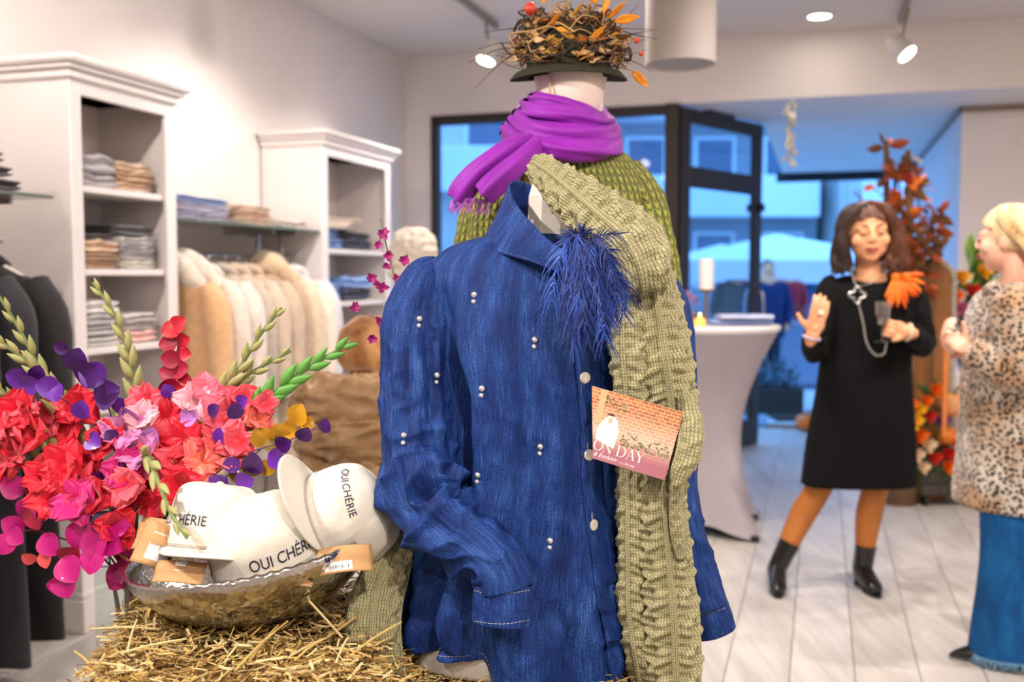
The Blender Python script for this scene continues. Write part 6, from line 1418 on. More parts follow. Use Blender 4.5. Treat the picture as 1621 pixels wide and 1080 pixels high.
def hl1(p): return p[1] < -.035 and p[2] < .072 - abs(p[0]) * .4
hair = mesh('hair', *hair_cap(HMx, hl1), hairh, w1)
rh = random.Random(12)
for k in range(150):
    sg = -1 if k % 2 else 1; a = rh.uniform(-.55, 1.35)          # -: towards the face, +: back
    p0 = np.array([sg * .012 * rh.random(), -.022 + .075 * max(a, 0) / 1.35, .124]); y_ = -.050 + .085 * max(a, 0) + .014 * min(a, 0); p1 = np.array([sg * (.052 + .02 * min(1, max(a, 0))), y_, .088 + rh.uniform(-.01, .012)])
    p2 = np.array([sg * (.082 + .016 * rh.random()), y_ + .004, .02 + rh.uniform(-.01, .01)]); q_ = rh.random(); p3 = np.array([sg * (.074 + .044 * q_), y_ + .01 + .012 * math.sin(k), -.055 + rh.uniform(-.02, .02)]); p4 = np.array([sg * (.062 + .062 * q_), y_ + .015 - .01 * math.sin(k), -.115 + rh.uniform(-.02, .015)]); p5 = p4 + np.array([sg * rh.uniform(-.035, .02), rh.uniform(-.02, .02), -rh.uniform(.012, .04)])
    r = rh.uniform(.008, .013); V, F = tube([p0, p1, p2, p3, p4, p5], [(r * .6, r * .4), (r, r * .6), (r * 1.1, r * .7), (r * 1.1, r * .7), (r * .9, r * .6), (r * .15, r * .15)], 18, 7); mesh('hair_lock', xf(HMx, V), F, hairh if k % 2 == 0 else hairb, hair)
# jewellery and brooch
silver = mat('silver_chain', (196, 192, 188), .25, 1.0); gold = mat('pearl_cream', (240, 224, 186), .3)
def chain(P, r, par, n, nm='necklace'):
    C = cr(P, n); mesh(nm, *join([ellipsoid(c, (r, r * .8, r * 1.3), 8, 6) for c in C]), silver, par)
FY = WY - .135
chain(ats([(1347, 425, WY - .085), (1352, 445, FY + .01), (1356, 452, FY)]), .003, w1, 16); chain(ats([(1406, 425, WY - .085), (1385, 445, FY + .01), (1360, 454, FY)]), .003, w1, 22)
chain(ats([(1359, 482, FY), (1366, 510, FY - .003), (1373, 545, FY - .003), (1386, 562, FY - .003), (1399, 560, FY - .003), (1403, 545, FY - .003)]), .0042, w1, 46)
cl = at(1357, 467, FY - .004); P = [cl + np.array([math.cos(a), 0, math.sin(a)]) * (.027 + .008 * math.cos(4 * a)) for a in np.linspace(0, 2 * PI, 48)]
mesh('pendant', *tube(P, [.0042] * 48, 60, 8, caps=False), silver, w1)
mesh('ring', *ellipsoid(np.array(HLm @ Vector((-.006, .014, .098))), (.012, .008, .012), 14, 10), gold, w1)
def ringband(M, z, r, t, mt, nm, par):
    P = [np.array(M @ Vector((r[0] * math.cos(a), r[1] * math.sin(a), z))) for a in np.linspace(0, 2 * PI, 26)]; mesh(nm, *tube(P, [t] * 26, 30, 8, caps=False), mt, par)
ringband(HLm, -.012, (.034, .027), .005, mat('lilac_bracelet', (200, 190, 214), .4), 'bracelet', w1); ringband(HRm, -.004, (.034, .027), .006, mat('cream_bracelet', (226, 206, 180), .4), 'bracelet', w1)
of1 = mat('orange_feather', (244, 120, 14), .55, var=.15, vscale=30); of2 = mat('deep_orange_feather', (226, 92, 10), .55, var=.15, vscale=30)
bp_ = at(1418, 440, FY + .01)
brw = mesh('feather_brooch', *ellipsoid(bp_, (.022, .014, .022), 14, 10), of1, w1)
for k in range(30):
    a = (-2.5 + 1.9 * rh.random()) if k < 22 else rh.uniform(-.5, .55); L = rh.uniform(.06, .12); d = np.array([math.cos(a), -.2, math.sin(a)]); side = np.array([-math.sin(a), 0, math.cos(a)])
    Gf = np.zeros((10, 5, 3))
    for i in range(10):
        f = i / 9; w_ = .011 * math.sin(PI * (.08 + .88 * f)) ** .7
        for j in range(5): Gf[i, j] = bp_ + d * L * f + side * w_ * (j / 2 - 1) + np.array([0, -.02 * math.sin(f * 2.5) + .004 * abs(j / 2 - 1) - .012 * rh.random() * f, -.02 * f * f])
    mod_solid(mesh('feather', Gf.reshape(-1, 3), gridfaces(10, 5), of1 if k % 3 else of2, brw), .0015)
# wine glass held in her left hand
gc = at(1396, 541, 4.155); gz = gc[2]
gl = thing('wine_glass', 'small stemmed wine glass in the hand of the woman in black', 'glass', tuple(gc))
cg = glassmat('clear_glass', (250, 251, 251), .5)
mesh('bowl', *lathe([(.004, .062), (.018, .068), (.027, .085), (.031, .11), (.0335, .165), (.0325, .165), (.030, .11), (.026, .087), (.017, .071), (.002, .066)], 28, gc), cg, gl)
mesh('drink', *lathe([(.0005, .0715), (.016, .073), (.025, .088), (.0292, .112), (.0005, .112)], 24, gc), glassmat('sparkling_drink', (236, 224, 190), .05), gl)
mesh('stem', *lathe([(.0045, .06), (.0038, .03), (.0045, .008), (.0005, .008)], 14, gc), cg, gl); mesh('foot', *lathe([(.0005, 0), (.033, 0), (.034, .002), (.012, .006), (.004, .010)], 28, gc), cg, gl)
# ------------------------------------------------ fair-haired woman in the animal print coat
QY = 3.62
f2 = at(1612, 1040, QY); w2o = (f2[0], QY, 0.0)
H2 = frame(at(1594, 380, QY), z=(-.04, .0, 1), y=(.80, -.60, .05))
parts = head_parts(H2)
nb = np.array(H2 @ Vector((0, .03, -.10))); cx2 = 1622
parts += solid_tube([np.array(H2 @ Vector((0, .02, -.05))), nb, at(1612, 462, QY)], [.05, .05, .06])
parts += solid_tube(pts([(1614, 466, QY), (cx2, 490, QY), (cx2, 560, QY), (cx2, 640, QY), (cx2, 720, QY), (cx2, 790, QY)]), [(.07, .08), (.11, .16), (.115, .15), (.11, .14), (.13, .17), (.12, .16)], 30, 28, up=(1, 0, 0))
s2a, e2a, w2a = at(1606, 486, QY - .17), at(1606, 588, QY - .19), at(1532, 556, QY - .10)
s2b, e2b, w2b = at(1640, 486, QY + .17), at(1625, 588, QY + .18), at(1536, 556, QY + .02)
parts += solid_tube([s2a, (s2a + e2a) / 2, e2a, (e2a + w2a) / 2, w2a], [.048, .044, .038, .034, .026]); parts += solid_tube([s2b, (s2b + e2b) / 2, e2b, (e2b + w2b) / 2, w2b], [.048, .044, .038, .034, .026])
for sg in (-1, 1):
    hp_ = at(cx2 + 4, 800, QY + sg * .09); an = hp_ * 1.0; an[2] = .10
    parts += solid_tube([hp_, (hp_ + an) / 2, an], [.085, .06, .042], 30)
    parts += solid_tube([an - [0, 0, .03], an + [-.12, 0, -.06], an + [-.19, 0, -.075]], [.038, .032, .018])
h2m = frame(w2a, z=(-.85, .15, .62), x=(-.3, .5, .8)); parts += hand_parts(h2m, 1, (.7, .75, .8, .85), .03, (.4, -.7, .6)); h2n = frame(w2b, z=(-.85, -.25, .55), x=(-.3, -.5, .8)); parts += hand_parts(h2n, -1, (.8, .85, .9, .95), .03, (.4, -.7, .6))
V, F = bake(parts, .0055)
w2 = mesh('person', V, F, skin2, origin=w2o)
tag(w2, 'fair-haired woman in an animal print coat and wide blue jeans at the right edge', 'person')
face_bits(H2, w2, True, mat('brow_fair', (150, 112, 78), .8))
def leopard():
    m = mat('animal_print_fur', (214, 194, 170), .85, sheen=.4); nt = m.node_tree; N, L = nt.nodes, nt.links; b = N['Principled BSDF']
    tc = N.new('ShaderNodeTexCoord'); ns = N.new('ShaderNodeTexNoise'); ns.inputs['Scale'].default_value = 30; L.new(tc.outputs['Object'], ns.inputs['Vector'])
    va = N.new('ShaderNodeVectorMath'); va.operation = 'MULTIPLY_ADD'; L.new(ns.outputs['Color'], va.inputs[0]); va.inputs[1].default_value = (.016, .016, .016); L.new(tc.outputs['Object'], va.inputs[2])
    v = N.new('ShaderNodeTexVoronoi'); v.inputs['Scale'].default_value = 66; L.new(va.outputs[0], v.inputs['Vector'])
    n2 = N.new('ShaderNodeTexNoise'); n2.inputs['Scale'].default_value = 7; L.new(tc.outputs['Object'], n2.inputs['Vector'])
    r = N.new('ShaderNodeValToRGB'); L.new(v.outputs['Distance'], r.inputs[0]); e = r.color_ramp.elements; e[0].position = .34; e[0].color = rgb(38, 30, 28); e[1].position = .56; e[1].color = rgb(226, 212, 196)
    r2 = N.new('ShaderNodeValToRGB'); L.new(n2.outputs['Fac'], r2.inputs[0]); e = r2.color_ramp.elements; e[0].position = .42; e[0].color = (1, 1, 1, 1); e[1].position = .62; e[1].color = rgb(220, 184, 148)
    mx = N.new('ShaderNodeMix'); mx.data_type = 'RGBA'; mx.blend_type = 'MULTIPLY'; mx.inputs[0].default_value = 1; L.new(r.outputs[0], mx.inputs[6]); L.new(r2.outputs[0], mx.inputs[7]); L.new(mx.outputs[2], b.inputs['Base Color'])
    n3 = N.new('ShaderNodeTexNoise'); n3.inputs['Scale'].default_value = 160; L.new(tc.outputs['Object'], n3.inputs['Vector']); bp = N.new('ShaderNodeBump'); bp.inputs['Strength'].default_value = .9; bp.inputs['Distance'].default_value = .01; L.new(n3.outputs[0], bp.inputs['Height']); L.new(bp.outputs[0], b.inputs['Normal'])
    return m
leo = leopard()
rows = [(452, 1580, 1650, .08), (462, 1566, 1668, .15), (476, 1556, 1682, .185), (510, 1544, 1696, .20), (580, 1540, 1700, .20), (660, 1532, 1706, .205), (740, 1526, 1712, .21), (798, 1521, 1716, .215)]
RWc = rowpts(rows, 56, QY); n = 72; th = np.linspace(0, 2 * PI, n, endpoint=False); G = np.zeros((56, n, 3))
for i in range(56):
    z, cx, a, b = RWc[i]; c, s = np.cos(th), np.sin(th); G[i, :, 0] = cx + a * np.sign(c) * np.abs(c) ** .85; G[i, :, 1] = QY + b * np.sign(s) * np.abs(s) ** .85; G[i, :, 2] = z
G += (.010 * nz(G, 7, 9) + .004 * nz(G, 40, 3))[..., None] * -normals(G, True)
mod_solid(mesh('coat', G.reshape(-1, 3), gridfaces(56, n, cu=True), leo, w2), .006)
sleeve([s2a + [0, .03, .03], s2a, (s2a + e2a) / 2, e2a, (e2a + w2a) / 2, w2a - (w2a - e2a) * .06], [.06, .08, .078, .074, .066, .056], leo, w2, 5, 'coat_sleeve'); sleeve([s2b + [0, -.03, .03], s2b, (s2b + e2b) / 2, e2b, (e2b + w2b) / 2, w2b - (w2b - e2b) * .06], [.06, .08, .078, .074, .066, .056], leo, w2, 6, 'coat_sleeve')
V, F = tube([at(1582, 458, QY - .08), at(1566, 462, QY), at(1590, 450, QY + .09), at(1640, 446, QY + .08), at(1655, 446, QY - .05)], [.022, .026, .028, .028, .024], 30, 12); mesh('coat_collar', V, F, leo, w2)
jean = denimmat('blue_jeans', (6, 60, 112), (10, 92, 158), (40, 128, 190), .8)
for sg in (-1, 1):
    yy = QY + sg * .10; P = ats([(cx2, 790, yy), (cx2, 860, yy), (cx2 - 2, 940, yy), (cx2 - 4, 1000, yy), (cx2 - 4, 1036, yy)]); P[-1][2] = .035
    G = tubegrid(P, [(.15, .10), (.155, .11), (.165, .12), (.175, .13), (.185, .135)], 40, 44, up=(1, 0, 0)); G += (.010 * nz(np.stack([G[:, :, 0], G[:, :, 1], G[:, :, 2] * .25], -1), 16, 4 + sg))[..., None] * normals(G, True)
    V, F = gridclose(G, False); mod_solid(mesh('trouser_leg', V, F, jean, w2, uv=griduv(G)), .003)
    fr2 = []
    for j in range(0, 44):
        for q in range(4):
            p = G[-1][j] * (1 - q / 4) + G[-1][(j + 1) % 44] * q / 4; fr2.append(tube([p + [0, 0, .008], p + [rh.uniform(-.006, .006), rh.uniform(-.006, .006), -.012], p + [rh.uniform(-.01, .01), rh.uniform(-.01, .01), -.03 + rh.uniform(0, .006)]], [.002, .0017, .001], 4, 4))
    mesh('frayed_hem', *join(fr2), mat('frayed_pale_blue', (136, 186, 220), .8), w2)
    d = np.array([-1, .1, 0]); h = np.array([P[-1][0] + (.0 if sg < 0 else .09), yy, 0]); O = []
    Vs, Fs = tube([h + [.02, 0, .05], h + [-.08, .005, .048], h + [-.16, .012, .035], h + [-.225, .02, .022], h + [-.25, .022, .014]], [(.04, .045), (.042, .04), (.036, .026), (.018, .014), (.004, .006)], 24, 18, up=(0, 1, 0)); Vs[:, 2] = np.maximum(Vs[:, 2], .002); mesh('shoe', Vs, Fs, blk2, w2)
blond = mat('hair_blond', (226, 196, 148), .45, sheen=.2, var=.18, vscale=26, stretch=(1, 1, .25)); blond2 = mat('hair_blond_dark', (196, 158, 106), .45, sheen=.2, var=.18, vscale=26, stretch=(1, 1, .25))
def hl2(p): return p[1] < -.030 and p[2] < .078 - abs(p[0]) * .5
hair = mesh('hair', *hair_cap(H2, hl2, (.080, .104, .098)), blond, w2)
for k in range(80):
    sg = -1 if k % 2 else 1; b = rh.random()
    p0 = np.array([sg * .02 * rh.random(), -.024 + .06 * b, .122]); p1 = np.array([sg * .066, -.022 + .06 * b, .080]); p2 = np.array([sg * .084, .02 + .045 * b, .025]); p3 = np.array([sg * (.078 - .03 * b), .070 + .045 * b, -.035]); p4 = np.array([sg * (.065 - .045 * b) + rh.uniform(-.012, .012), .075 + .05 * b, -.10]); p5 = p4 + np.array([rh.uniform(-.015, .015), rh.uniform(-.03, .0), -.055 - .03 * rh.random()])
    r = rh.uniform(.008, .012); V, F = tube([p0, p1, p2, p3, p4, p5], [(r * .6, r * .4), (r, r * .6), (r * 1.1, r * .6), (r * 1.1, r * .7), (r * .9, r * .6), (r * .15, r * .15)], 18, 7); mesh('hair_lock', xf(H2, V), F, blond2 if k % 4 == 0 else blond, hair)
# ================================================================== BAR TABLE, HAT STANDS, AUTUMN DISPLAY
tc_ = at(1113, 640, 5.5); TX, TY = tc_[0], 5.5; ZT = 1.10
tb = thing('bar_table', 'round bar table under a grey stretch cover behind the green sweater', 'table', (TX, TY, 0))
cov = mat('grey_stretch_cloth', (170, 162, 168), .75, var=.03, vscale=3)
n, m = 96, 44; th = np.linspace(0, 2 * PI, n, endpoint=False); G = np.zeros((m, n, 3)); foot = .5 + .5 * np.cos(4 * (th - .55)); foot = foot ** 1.6
for i in range(m):
    f = i / (m - 1); z = ZT * (1 - f)
    wst = .20 + .21 * (1 - f) ** 2.2 * 1.0 if f < .5 else .2 + .21 * .5 ** 2.2
    rr = .405 - .20 * math.sin(min(1, f / .55) * PI / 2) if f < .55 else .205 + .20 * ((f - .55) / .45) ** 1.7 
    rl_ = rr if f < .55 else .205 + (.205 * foot + .06 * (1 - foot)) * ((f - .55) / .45) ** 1.5
    zz = z + (.0 if f < .8 else .055 * ((f - .8) / .2) ** 2 * (1 - foot)); G[i, :, 0] = TX + rl_ * np.cos(th); G[i, :, 1] = TY + rl_ * np.sin(th); G[i, :, 2] = zz + .012 * (f > .98)
mesh('stretch_cover', G.reshape(-1, 3), gridfaces(m, n, cu=True), cov, tb)
mesh('tabletop', *lathe([(.0005, ZT + .012), (.38, ZT + .012), (.402, ZT + .008), (.406, ZT), (.40, ZT - .02), (.0005, ZT - .022)], 72, (TX, TY, 0)), mat('cover_top', (226, 220, 222), .7), tb)
mesh('pedestal', *cyl((TX, TY, .03), (TX, TY, ZT - .02), .03, 16), chrome, tb)
for k in range(4):
    a = .55 + k * PI / 2; p = (TX + .40 * math.cos(a), TY + .40 * math.sin(a)); mesh('foot', *lathe([(.0005, 0), (.028, 0), (.028, .016), (.02, .03), (.0005, .03)], 14, (p[0], p[1], 0)), blk2 if 'blk2' in globals() else dark_frame, tb)
    mesh('base_arm', *cyl((TX, TY, .04), (p[0], p[1], .02), .014, 8), chrome, tb)
zt = ZT + .013
# candle in a glass
c = at(1108, 500, 5.22); cdl = thing('tealight', 'small lit candle in a glass on the bar table', 'candle', (c[0], 5.22, zt))
mesh('holder', *lathe([(.0005, 0), (.030, 0), (.033, .004), (.035, .06), (.033, .06), (.031, .006), (.0005, .005)], 28, (c[0], 5.22, zt)), glassmat('candle_glass', (255, 236, 206), .2), cdl)
mesh('wax', *lathe([(.0005, .006), (.027, .006), (.027, .04), (.0005, .038)], 24, (c[0], 5.22, zt)), mat('wax_glow', (255, 238, 200), .5, emit=(255, 190, 110), estr=2.5), cdl)
mesh('flame', *(lambda e: (e[0] + np.array([c[0], 5.22, zt]), e[1]))(lathe([(.0005, .038), (.005, .046), (.004, .056), (.0005, .068)], 12)), mat('flame', (255, 210, 120), .5, emit=(255, 190, 90), estr=30), cdl)
# tall pillar candle on a dark holder
c = at(1118, 470, 5.62); pcn = thing('pillar_candle', 'tall white pillar candle on a slim holder on the bar table', 'candle', (c[0], 5.62, zt))
zc0, zc1 = at(1118, 458, 5.62)[2], at(1118, 410, 5.62)[2]
mesh('holder', *lathe([(.0005, zt), (.05, zt), (.05, zt + .008), (.012, zt + .016), (.010, zc0 - .02), (.045, zc0 - .008), (.045, zc0), (.0005, zc0)], 28, (c[0], 5.62, 0)), brass, pcn)
mesh('wax', *lathe([(.0005, zc0), (.040, zc0), (.040, zc1 - .006), (.036, zc1), (.0005, zc1 - .006)], 28, (c[0], 5.62, 0)), mat('candle_wax', (240, 232, 220), .5), pcn)
mesh('wick', *cyl((c[0], 5.62, zc1 - .008), (c[0], 5.62, zc1 + .012), .0015, 6), lash if 'lash' in globals() else dark_frame, pcn)
# hydrangea pot
c = at(1086, 500, 5.35); hyd = thing('potted_hydrangea', 'small pot of mauve flowers on the bar table beside the candle', 'plant', (c[0], 5.35, zt)); cz_ = zt
mesh('pot', *lathe([(.0005, 0), (.038, 0), (.05, .075), (.053, .08), (.047, .08), (.0005, .07)], 24, (c[0], 5.35, cz_)), mat('pot_grey', (120, 112, 116), .7), hyd)
V, F = leaf_mesh(.028, .022, .2); me = bpy.data.meshes.new('floret'); me.from_pydata(V.tolist(), [], F); me.materials.append(mat('mauve_petal', (160, 122, 168), .6, var=.2, vscale=40)); rr_ = random.Random(2)
for k in range(70):
    u = rr_.uniform(-.2, 1); a = rr_.uniform(0, 2 * PI); q = math.sqrt(1 - u * u) if abs(u) < 1 else 0; d = np.array([q * math.cos(a), q * math.sin(a), u]); shared('floret', me, hyd, Matrix.Translation(-Vector(wo(hyd))) @ frame(np.array([c[0], 5.35, cz_ + .11]) + d * .05, x=d + np.array([rr_.uniform(-.6, .6), rr_.uniform(-.6, .6), .2]), y=(-math.sin(a), math.cos(a), .2)))
# folded blue cloths
for k, (px, y, L, col, lb) in enumerate([(1172, 5.40, .34, (150, 172, 222), 'light blue folded cloth lying lowest on the bar table'), (1180, 5.38, .30, (196, 204, 232), 'pale lilac folded cloth lying on the blue one on the bar table')]):
    c = at(px, 500, y); z0 = zt + .001 + k * .028; n2 = 30; G = tubegrid([(c[0] - L / 2, y, z0 + .014), (c[0] - L / 4, y, z0 + .015), (c[0], y, z0 + .014), (c[0] + L / 3, y + .01, z0 + .014), (c[0] + L / 2, y, z0 + .013)], [(.012, .11), (.0135, .12), (.013, .12), (.0135, .115), (.011, .10)], 30, 24, up=(0, 0, 1)); G[:, :, 2] += .003 * nz(G, 18, k); V, F = gridclose(G)
    tag(mesh('folded_cloth', V, F, mat('cloth_blue_%d' % k, col, .8, var=.06, vscale=20)), lb, 'cloth')
# ---- accessories between the rack and the bust: two hat heads and a padded bag on a side table
def stand_head(px, py, Y, z0, label):
    c = at(px, py, Y); t = thing('hat_stand', label, 'stand', (c[0], Y, z0))
    mesh('pole', *cyl((c[0], Y, z0 + .01), (c[0], Y, c[2]), .012, 12), chrome, t); mesh('base', *lathe([(.0005, 0), (.09, 0), (.09, .01), (.02, .016), (.0005, .02)], 28, (c[0], Y, z0)), chrome, t); mesh('dome', *ellipsoid((c[0], Y, c[2]), (.07, .08, .07), 20, 14), bustw if 'bustw' in globals() else white_lacq, t)
    return c
sX, sY0 = at(545, 700, 3.05)[0], 3.05
tbl = thing('side_table', 'white side table carrying the padded bag and the hat stands', 'table', (sX, 3.2, 0)); TZ = .62
mesh('top', *bbox(sX - .28, sX + .42, 2.86, 4.05, TZ - .03, TZ, .005), white_lacq, tbl, smooth=False)
for dx, dy in ((-.25, 2.9), (.38, 2.9), (-.25, 4.0), (.38, 4.0)): mesh('leg', *bbox(sX + dx - .02, sX + dx + .02, dy - .02, dy + .02, 0, TZ - .03, .003), white_lacq, tbl, smooth=False)
# caramel beret
c = stand_head(588, 545, 3.35, TZ, 'chrome stand under the caramel beret')
ber = thing('caramel_beret', 'caramel brown gathered beret on a stand left of the denim sleeve', 'hat', (c[0], 3.35, c[2] - .06))
n = 72; prof = cr(np.array([(.055, -.085, 0), (.085, -.08, 0), (.108, -.05, 0), (.112, .0, 0), (.098, .055, 0), (.055, .088, 0), (.002, .096, 0)]), 34)[:, :2]; V, F = lathe(prof, n); a = np.arctan2(V[:, 1], V[:, 0]); k = 1 + .07 * np.sin(a * 11 + V[:, 2] * 20) * np.clip((.08 - V[:, 2]) / .15, 0, 1); V[:, 0] *= k; V[:, 1] *= k; V += (.006 * nz(V, 22, 4))[:, None] * V / .1
mesh('crown', V + np.array([c[0], 3.35, c[2]]), F, mat('caramel_satin', (208, 154, 96), .45, sheen=.2, var=.2, vscale=10, col2=(150, 96, 48)), ber)
mesh('band', *lathe([(.062, -.105), (.070, -.10), (.070, -.078), (.062, -.075)], 48, (c[0], 3.35, c[2])), mat('caramel_band', (128, 78, 38), .6), ber)
# cream bobble beret further back
c = stand_head(655, 398, 3.9, TZ, 'chrome stand under the cream fluffy hat')
fl_ = thing('fluffy_hat', 'cream fluffy knitted hat on a stand behind the denim shoulder', 'hat', (c[0], 3.9, c[2] - .08))
V, F = lathe(cr(np.array([(.075, -.09, 0), (.088, -.07, 0), (.092, -.02, 0), (.085, .04, 0), (.055, .08, 0), (.002, .092, 0)]), 40)[:, :2], 72); V += (.010 * nz(V, 45, 2))[:, None] * V / .09
mesh('crown', V + np.array([c[0], 3.9, c[2]]), F, cream_fl, fl_)
mesh('rolled_edge', *(lambda P: tube(P, [.018] * 40, 60, 12, caps=False))([(c[0] + .084 * math.cos(a), 3.9 + .084 * math.sin(a), c[2] - .085) for a in np.linspace(0, 2 * PI, 40)]), cream_fl, fl_)
# padded brown bag
bgc = at(552, 690, 3.02); puff = mat('padded_taupe', (170, 134, 96), .42, var=.08, vscale=6, bump=.5, bscale=16, bdist=.02)
bag = thing('padded_bag', 'taupe padded puffer bag standing behind the white caps', 'bag', (bgc[0], 3.02, TZ))
def pillow(cx, cz, rx_, ry_, rz_, seed, nm, par, mt, Y=3.02):
    n, m = 110, 60; a = np.linspace(0, 2 * PI, n, endpoint=False); v = np.linspace(-PI / 2 + .02, PI / 2 - .02, m); G = np.zeros((m, n, 3))
    for i, t in enumerate(v):
        q = abs(math.cos(t)) ** .55; c_, s_ = np.cos(a), np.sin(a); G[i, :, 0] = cx + rx_ * q * np.sign(c_) * np.abs(c_) ** .6; G[i, :, 1] = Y + ry_ * q * np.sign(s_) * np.abs(s_) ** .8; G[i, :, 2] = cz + rz_ * np.sign(math.sin(t)) * abs(math.sin(t)) ** .7
    w1_ = 1 - np.abs(nz(G * [1.0, 1, 2.6], 11, seed)); w2_ = 1 - np.abs(nz(G * [1.6, 1, 1.2], 21, seed + 3)); G += (.014 * nz(G, 12, seed) - .020 * w1_ ** 6 - .010 * w2_ ** 5)[..., None] * -normals(G, True); V, F = gridclose(G); mesh(nm, V, F, mt, par)
z_ = lambda y: at(552, y, 2.95)[2]
pillow(bgc[0] + .02, (z_(612) + z_(668)) / 2, .17, .10, (z_(612) - z_(668)) / 2 + .012, 1, 'upper_puff', bag, puff); pillow(bgc[0] + .02, (z_(655) + z_(735)) / 2, .155, .105, (z_(655) - z_(735)) / 2 + .01, 3, 'middle_puff', bag, puff); pillow(bgc[0] + .03, (TZ + z_(728)) / 2, .20, .12, (z_(728) - TZ) / 2 + .004, 5, 'lower_puff', bag, puff)
# ---- autumn display against the pillar
rg = random.Random(44)
def lv_mesh(L, W, mt, nm='autumn_leaf'):
    V, F = leaf_mesh(L, W, .25); me = bpy.data.meshes.new(nm); me.from_pydata(V.tolist(), [], F); me.materials.append(mt); return me
acol = [mat('autumn_rust', (150, 66, 26), .65, var=.2, vscale=20), mat('autumn_orange', (214, 108, 30), .65, var=.2, vscale=20), mat('autumn_red', (156, 36, 26), .65, var=.2, vscale=20), mat('autumn_brown', (104, 66, 34), .7, var=.2, vscale=20), mat('autumn_yellow', (216, 166, 50), .65, var=.2, vscale=20)]
AL = [lv_mesh(.10, .055, m_) for m_ in acol]
bark = mat('birch_bark', (116, 84, 56), .85, var=.3, vscale=12, bump=.8, bscale=40, bdist=.02, stretch=(1, 1, .3))
# tree branches in a floor vase
DY = 6.05
bs = at(1425, 700, DY)
tree = thing('branch_display', 'tall bundle of branches with rust and red autumn leaves behind the woman in black', 'branches', (bs[0], DY, 0))
mesh('floor_vase', *lathe([(.0005, 0), (.10, 0), (.12, .1), (.10, .4), (.075, .55), (.085, .6), (.07, .6), (.06, .5), (.0005, .5)], 36, (bs[0], DY, 0)), mat('vase_brown', (96, 70, 48), .5), tree)
brs = [[(1425, 640), (1418, 480), (1405, 340), (1403, 222)], [(1428, 640), (1432, 480), (1440, 350), (1437, 238)], [(1420, 640), (1400, 500), (1372, 360), (1360, 300)], [(1430, 640), (1450, 470), (1470, 380), (1478, 330)], [(1424, 640), (1420, 450), (1428, 330), (1420, 270)], [(1426, 640), (1440, 500), (1462, 420), (1452, 300)]]
for k, l in enumerate(brs):
    P = ats([(x, y, DY + .06 * math.sin(k * 2 + i)) for i, (x, y) in enumerate(l)]); rad = [.03, .026, .022, .017] if k < 2 else [.012, .010, .008, .004]
    mesh('branch', *tube(P, rad, 24, 10), bark, tree); C = cr(P, 40)
    for j in range(40):
        i = rg.randrange(14, 40); d = np.array([rg.uniform(-1, 1), rg.uniform(-.8, .3), rg.uniform(-1, .6)]); shared('autumn_leaf', AL[rg.choice((0, 0, 2, 3, 3, 3, 1))], tree, Matrix.Translation(-Vector(wo(tree))) @ frame(C[i] + d * .03, x=d, y=(rg.uniform(-1, 1), rg.uniform(-1, 1), rg.uniform(-1, 1)), s=rg.uniform(.7, 1.25)))
# arched wooden mirror board with fur-like garland
ac = at(1472, 560, 6.12)
arch = thing('arched_board', 'arched brown wooden board with a pale rim behind the women', 'board', (ac[0], 6.12, 0))
z0, z1 = .0, at(1472, 415, 6.12)[2]; wv = .115
def archpts(w_, zt_): return [(-w_, 0.0)] + [(w_ * -math.cos(a), zt_ - w_ + w_ * math.sin(a)) for a in np.linspace(0, PI, 17)] + [(w_, 0.0)]
def archprism(w_, zt_, y0, y1):
    O = archpts(w_, zt_); n = len(O); V = [[ac[0] + x, y0, z] for x, z in O] + [[ac[0] + x, y1, z] for x, z in O]; return np.array(V), [list(range(n)), list(range(n, 2 * n))[::-1]] + [[i, i + n, (i + 1) % n + n, (i + 1) % n] for i in range(n)]
mesh('panel', *archprism(wv, z1, 6.10, 6.13), mat('arch_wood', (150, 96, 46), .5, var=.2, vscale=6, stretch=(1, 1, .2)), arch)
O = archpts(wv + .012, z1 + .012); mesh('rim', *tube([(ac[0] + x, 6.10, z) for x, z in O], [.017] * len(O), 60, 10), mat('arch_rim', (176, 166, 150), .7, var=.15, vscale=30), arch)
for k, (x, y, lb) in enumerate([(1450, 400, 'dried brown seed-head bunch left beside the arched board'), (1478, 350, 'dried brown seed-head bunch above the arched board')]):
    t = thing('dried_bunch', lb, 'dried flowers', tuple(at(x, y + 60, 6.0)))
    mesh('stalk', *tube(ats([(x - 4, 640, 6.0), (x, y + 80, 6.0), (x, y, 6.0)]), [.008, .006, .004], 14, 6), bark, t)
    for j in range(34):
        d = np.array([rg.uniform(-1, 1), rg.uniform(-1, .2), rg.uniform(-1, 1)]); shared('dried_leaf', AL[rg.choice((3, 3, 0))], t, Matrix.Translation(-Vector(wo(t))) @ frame(at(x + rg.uniform(-12, 12), y + rg.uniform(-20, 60), 5.98), x=d, y=(rg.uniform(-1, 1), 0, rg.uniform(-1, 1)), s=rg.uniform(.5, .9)))
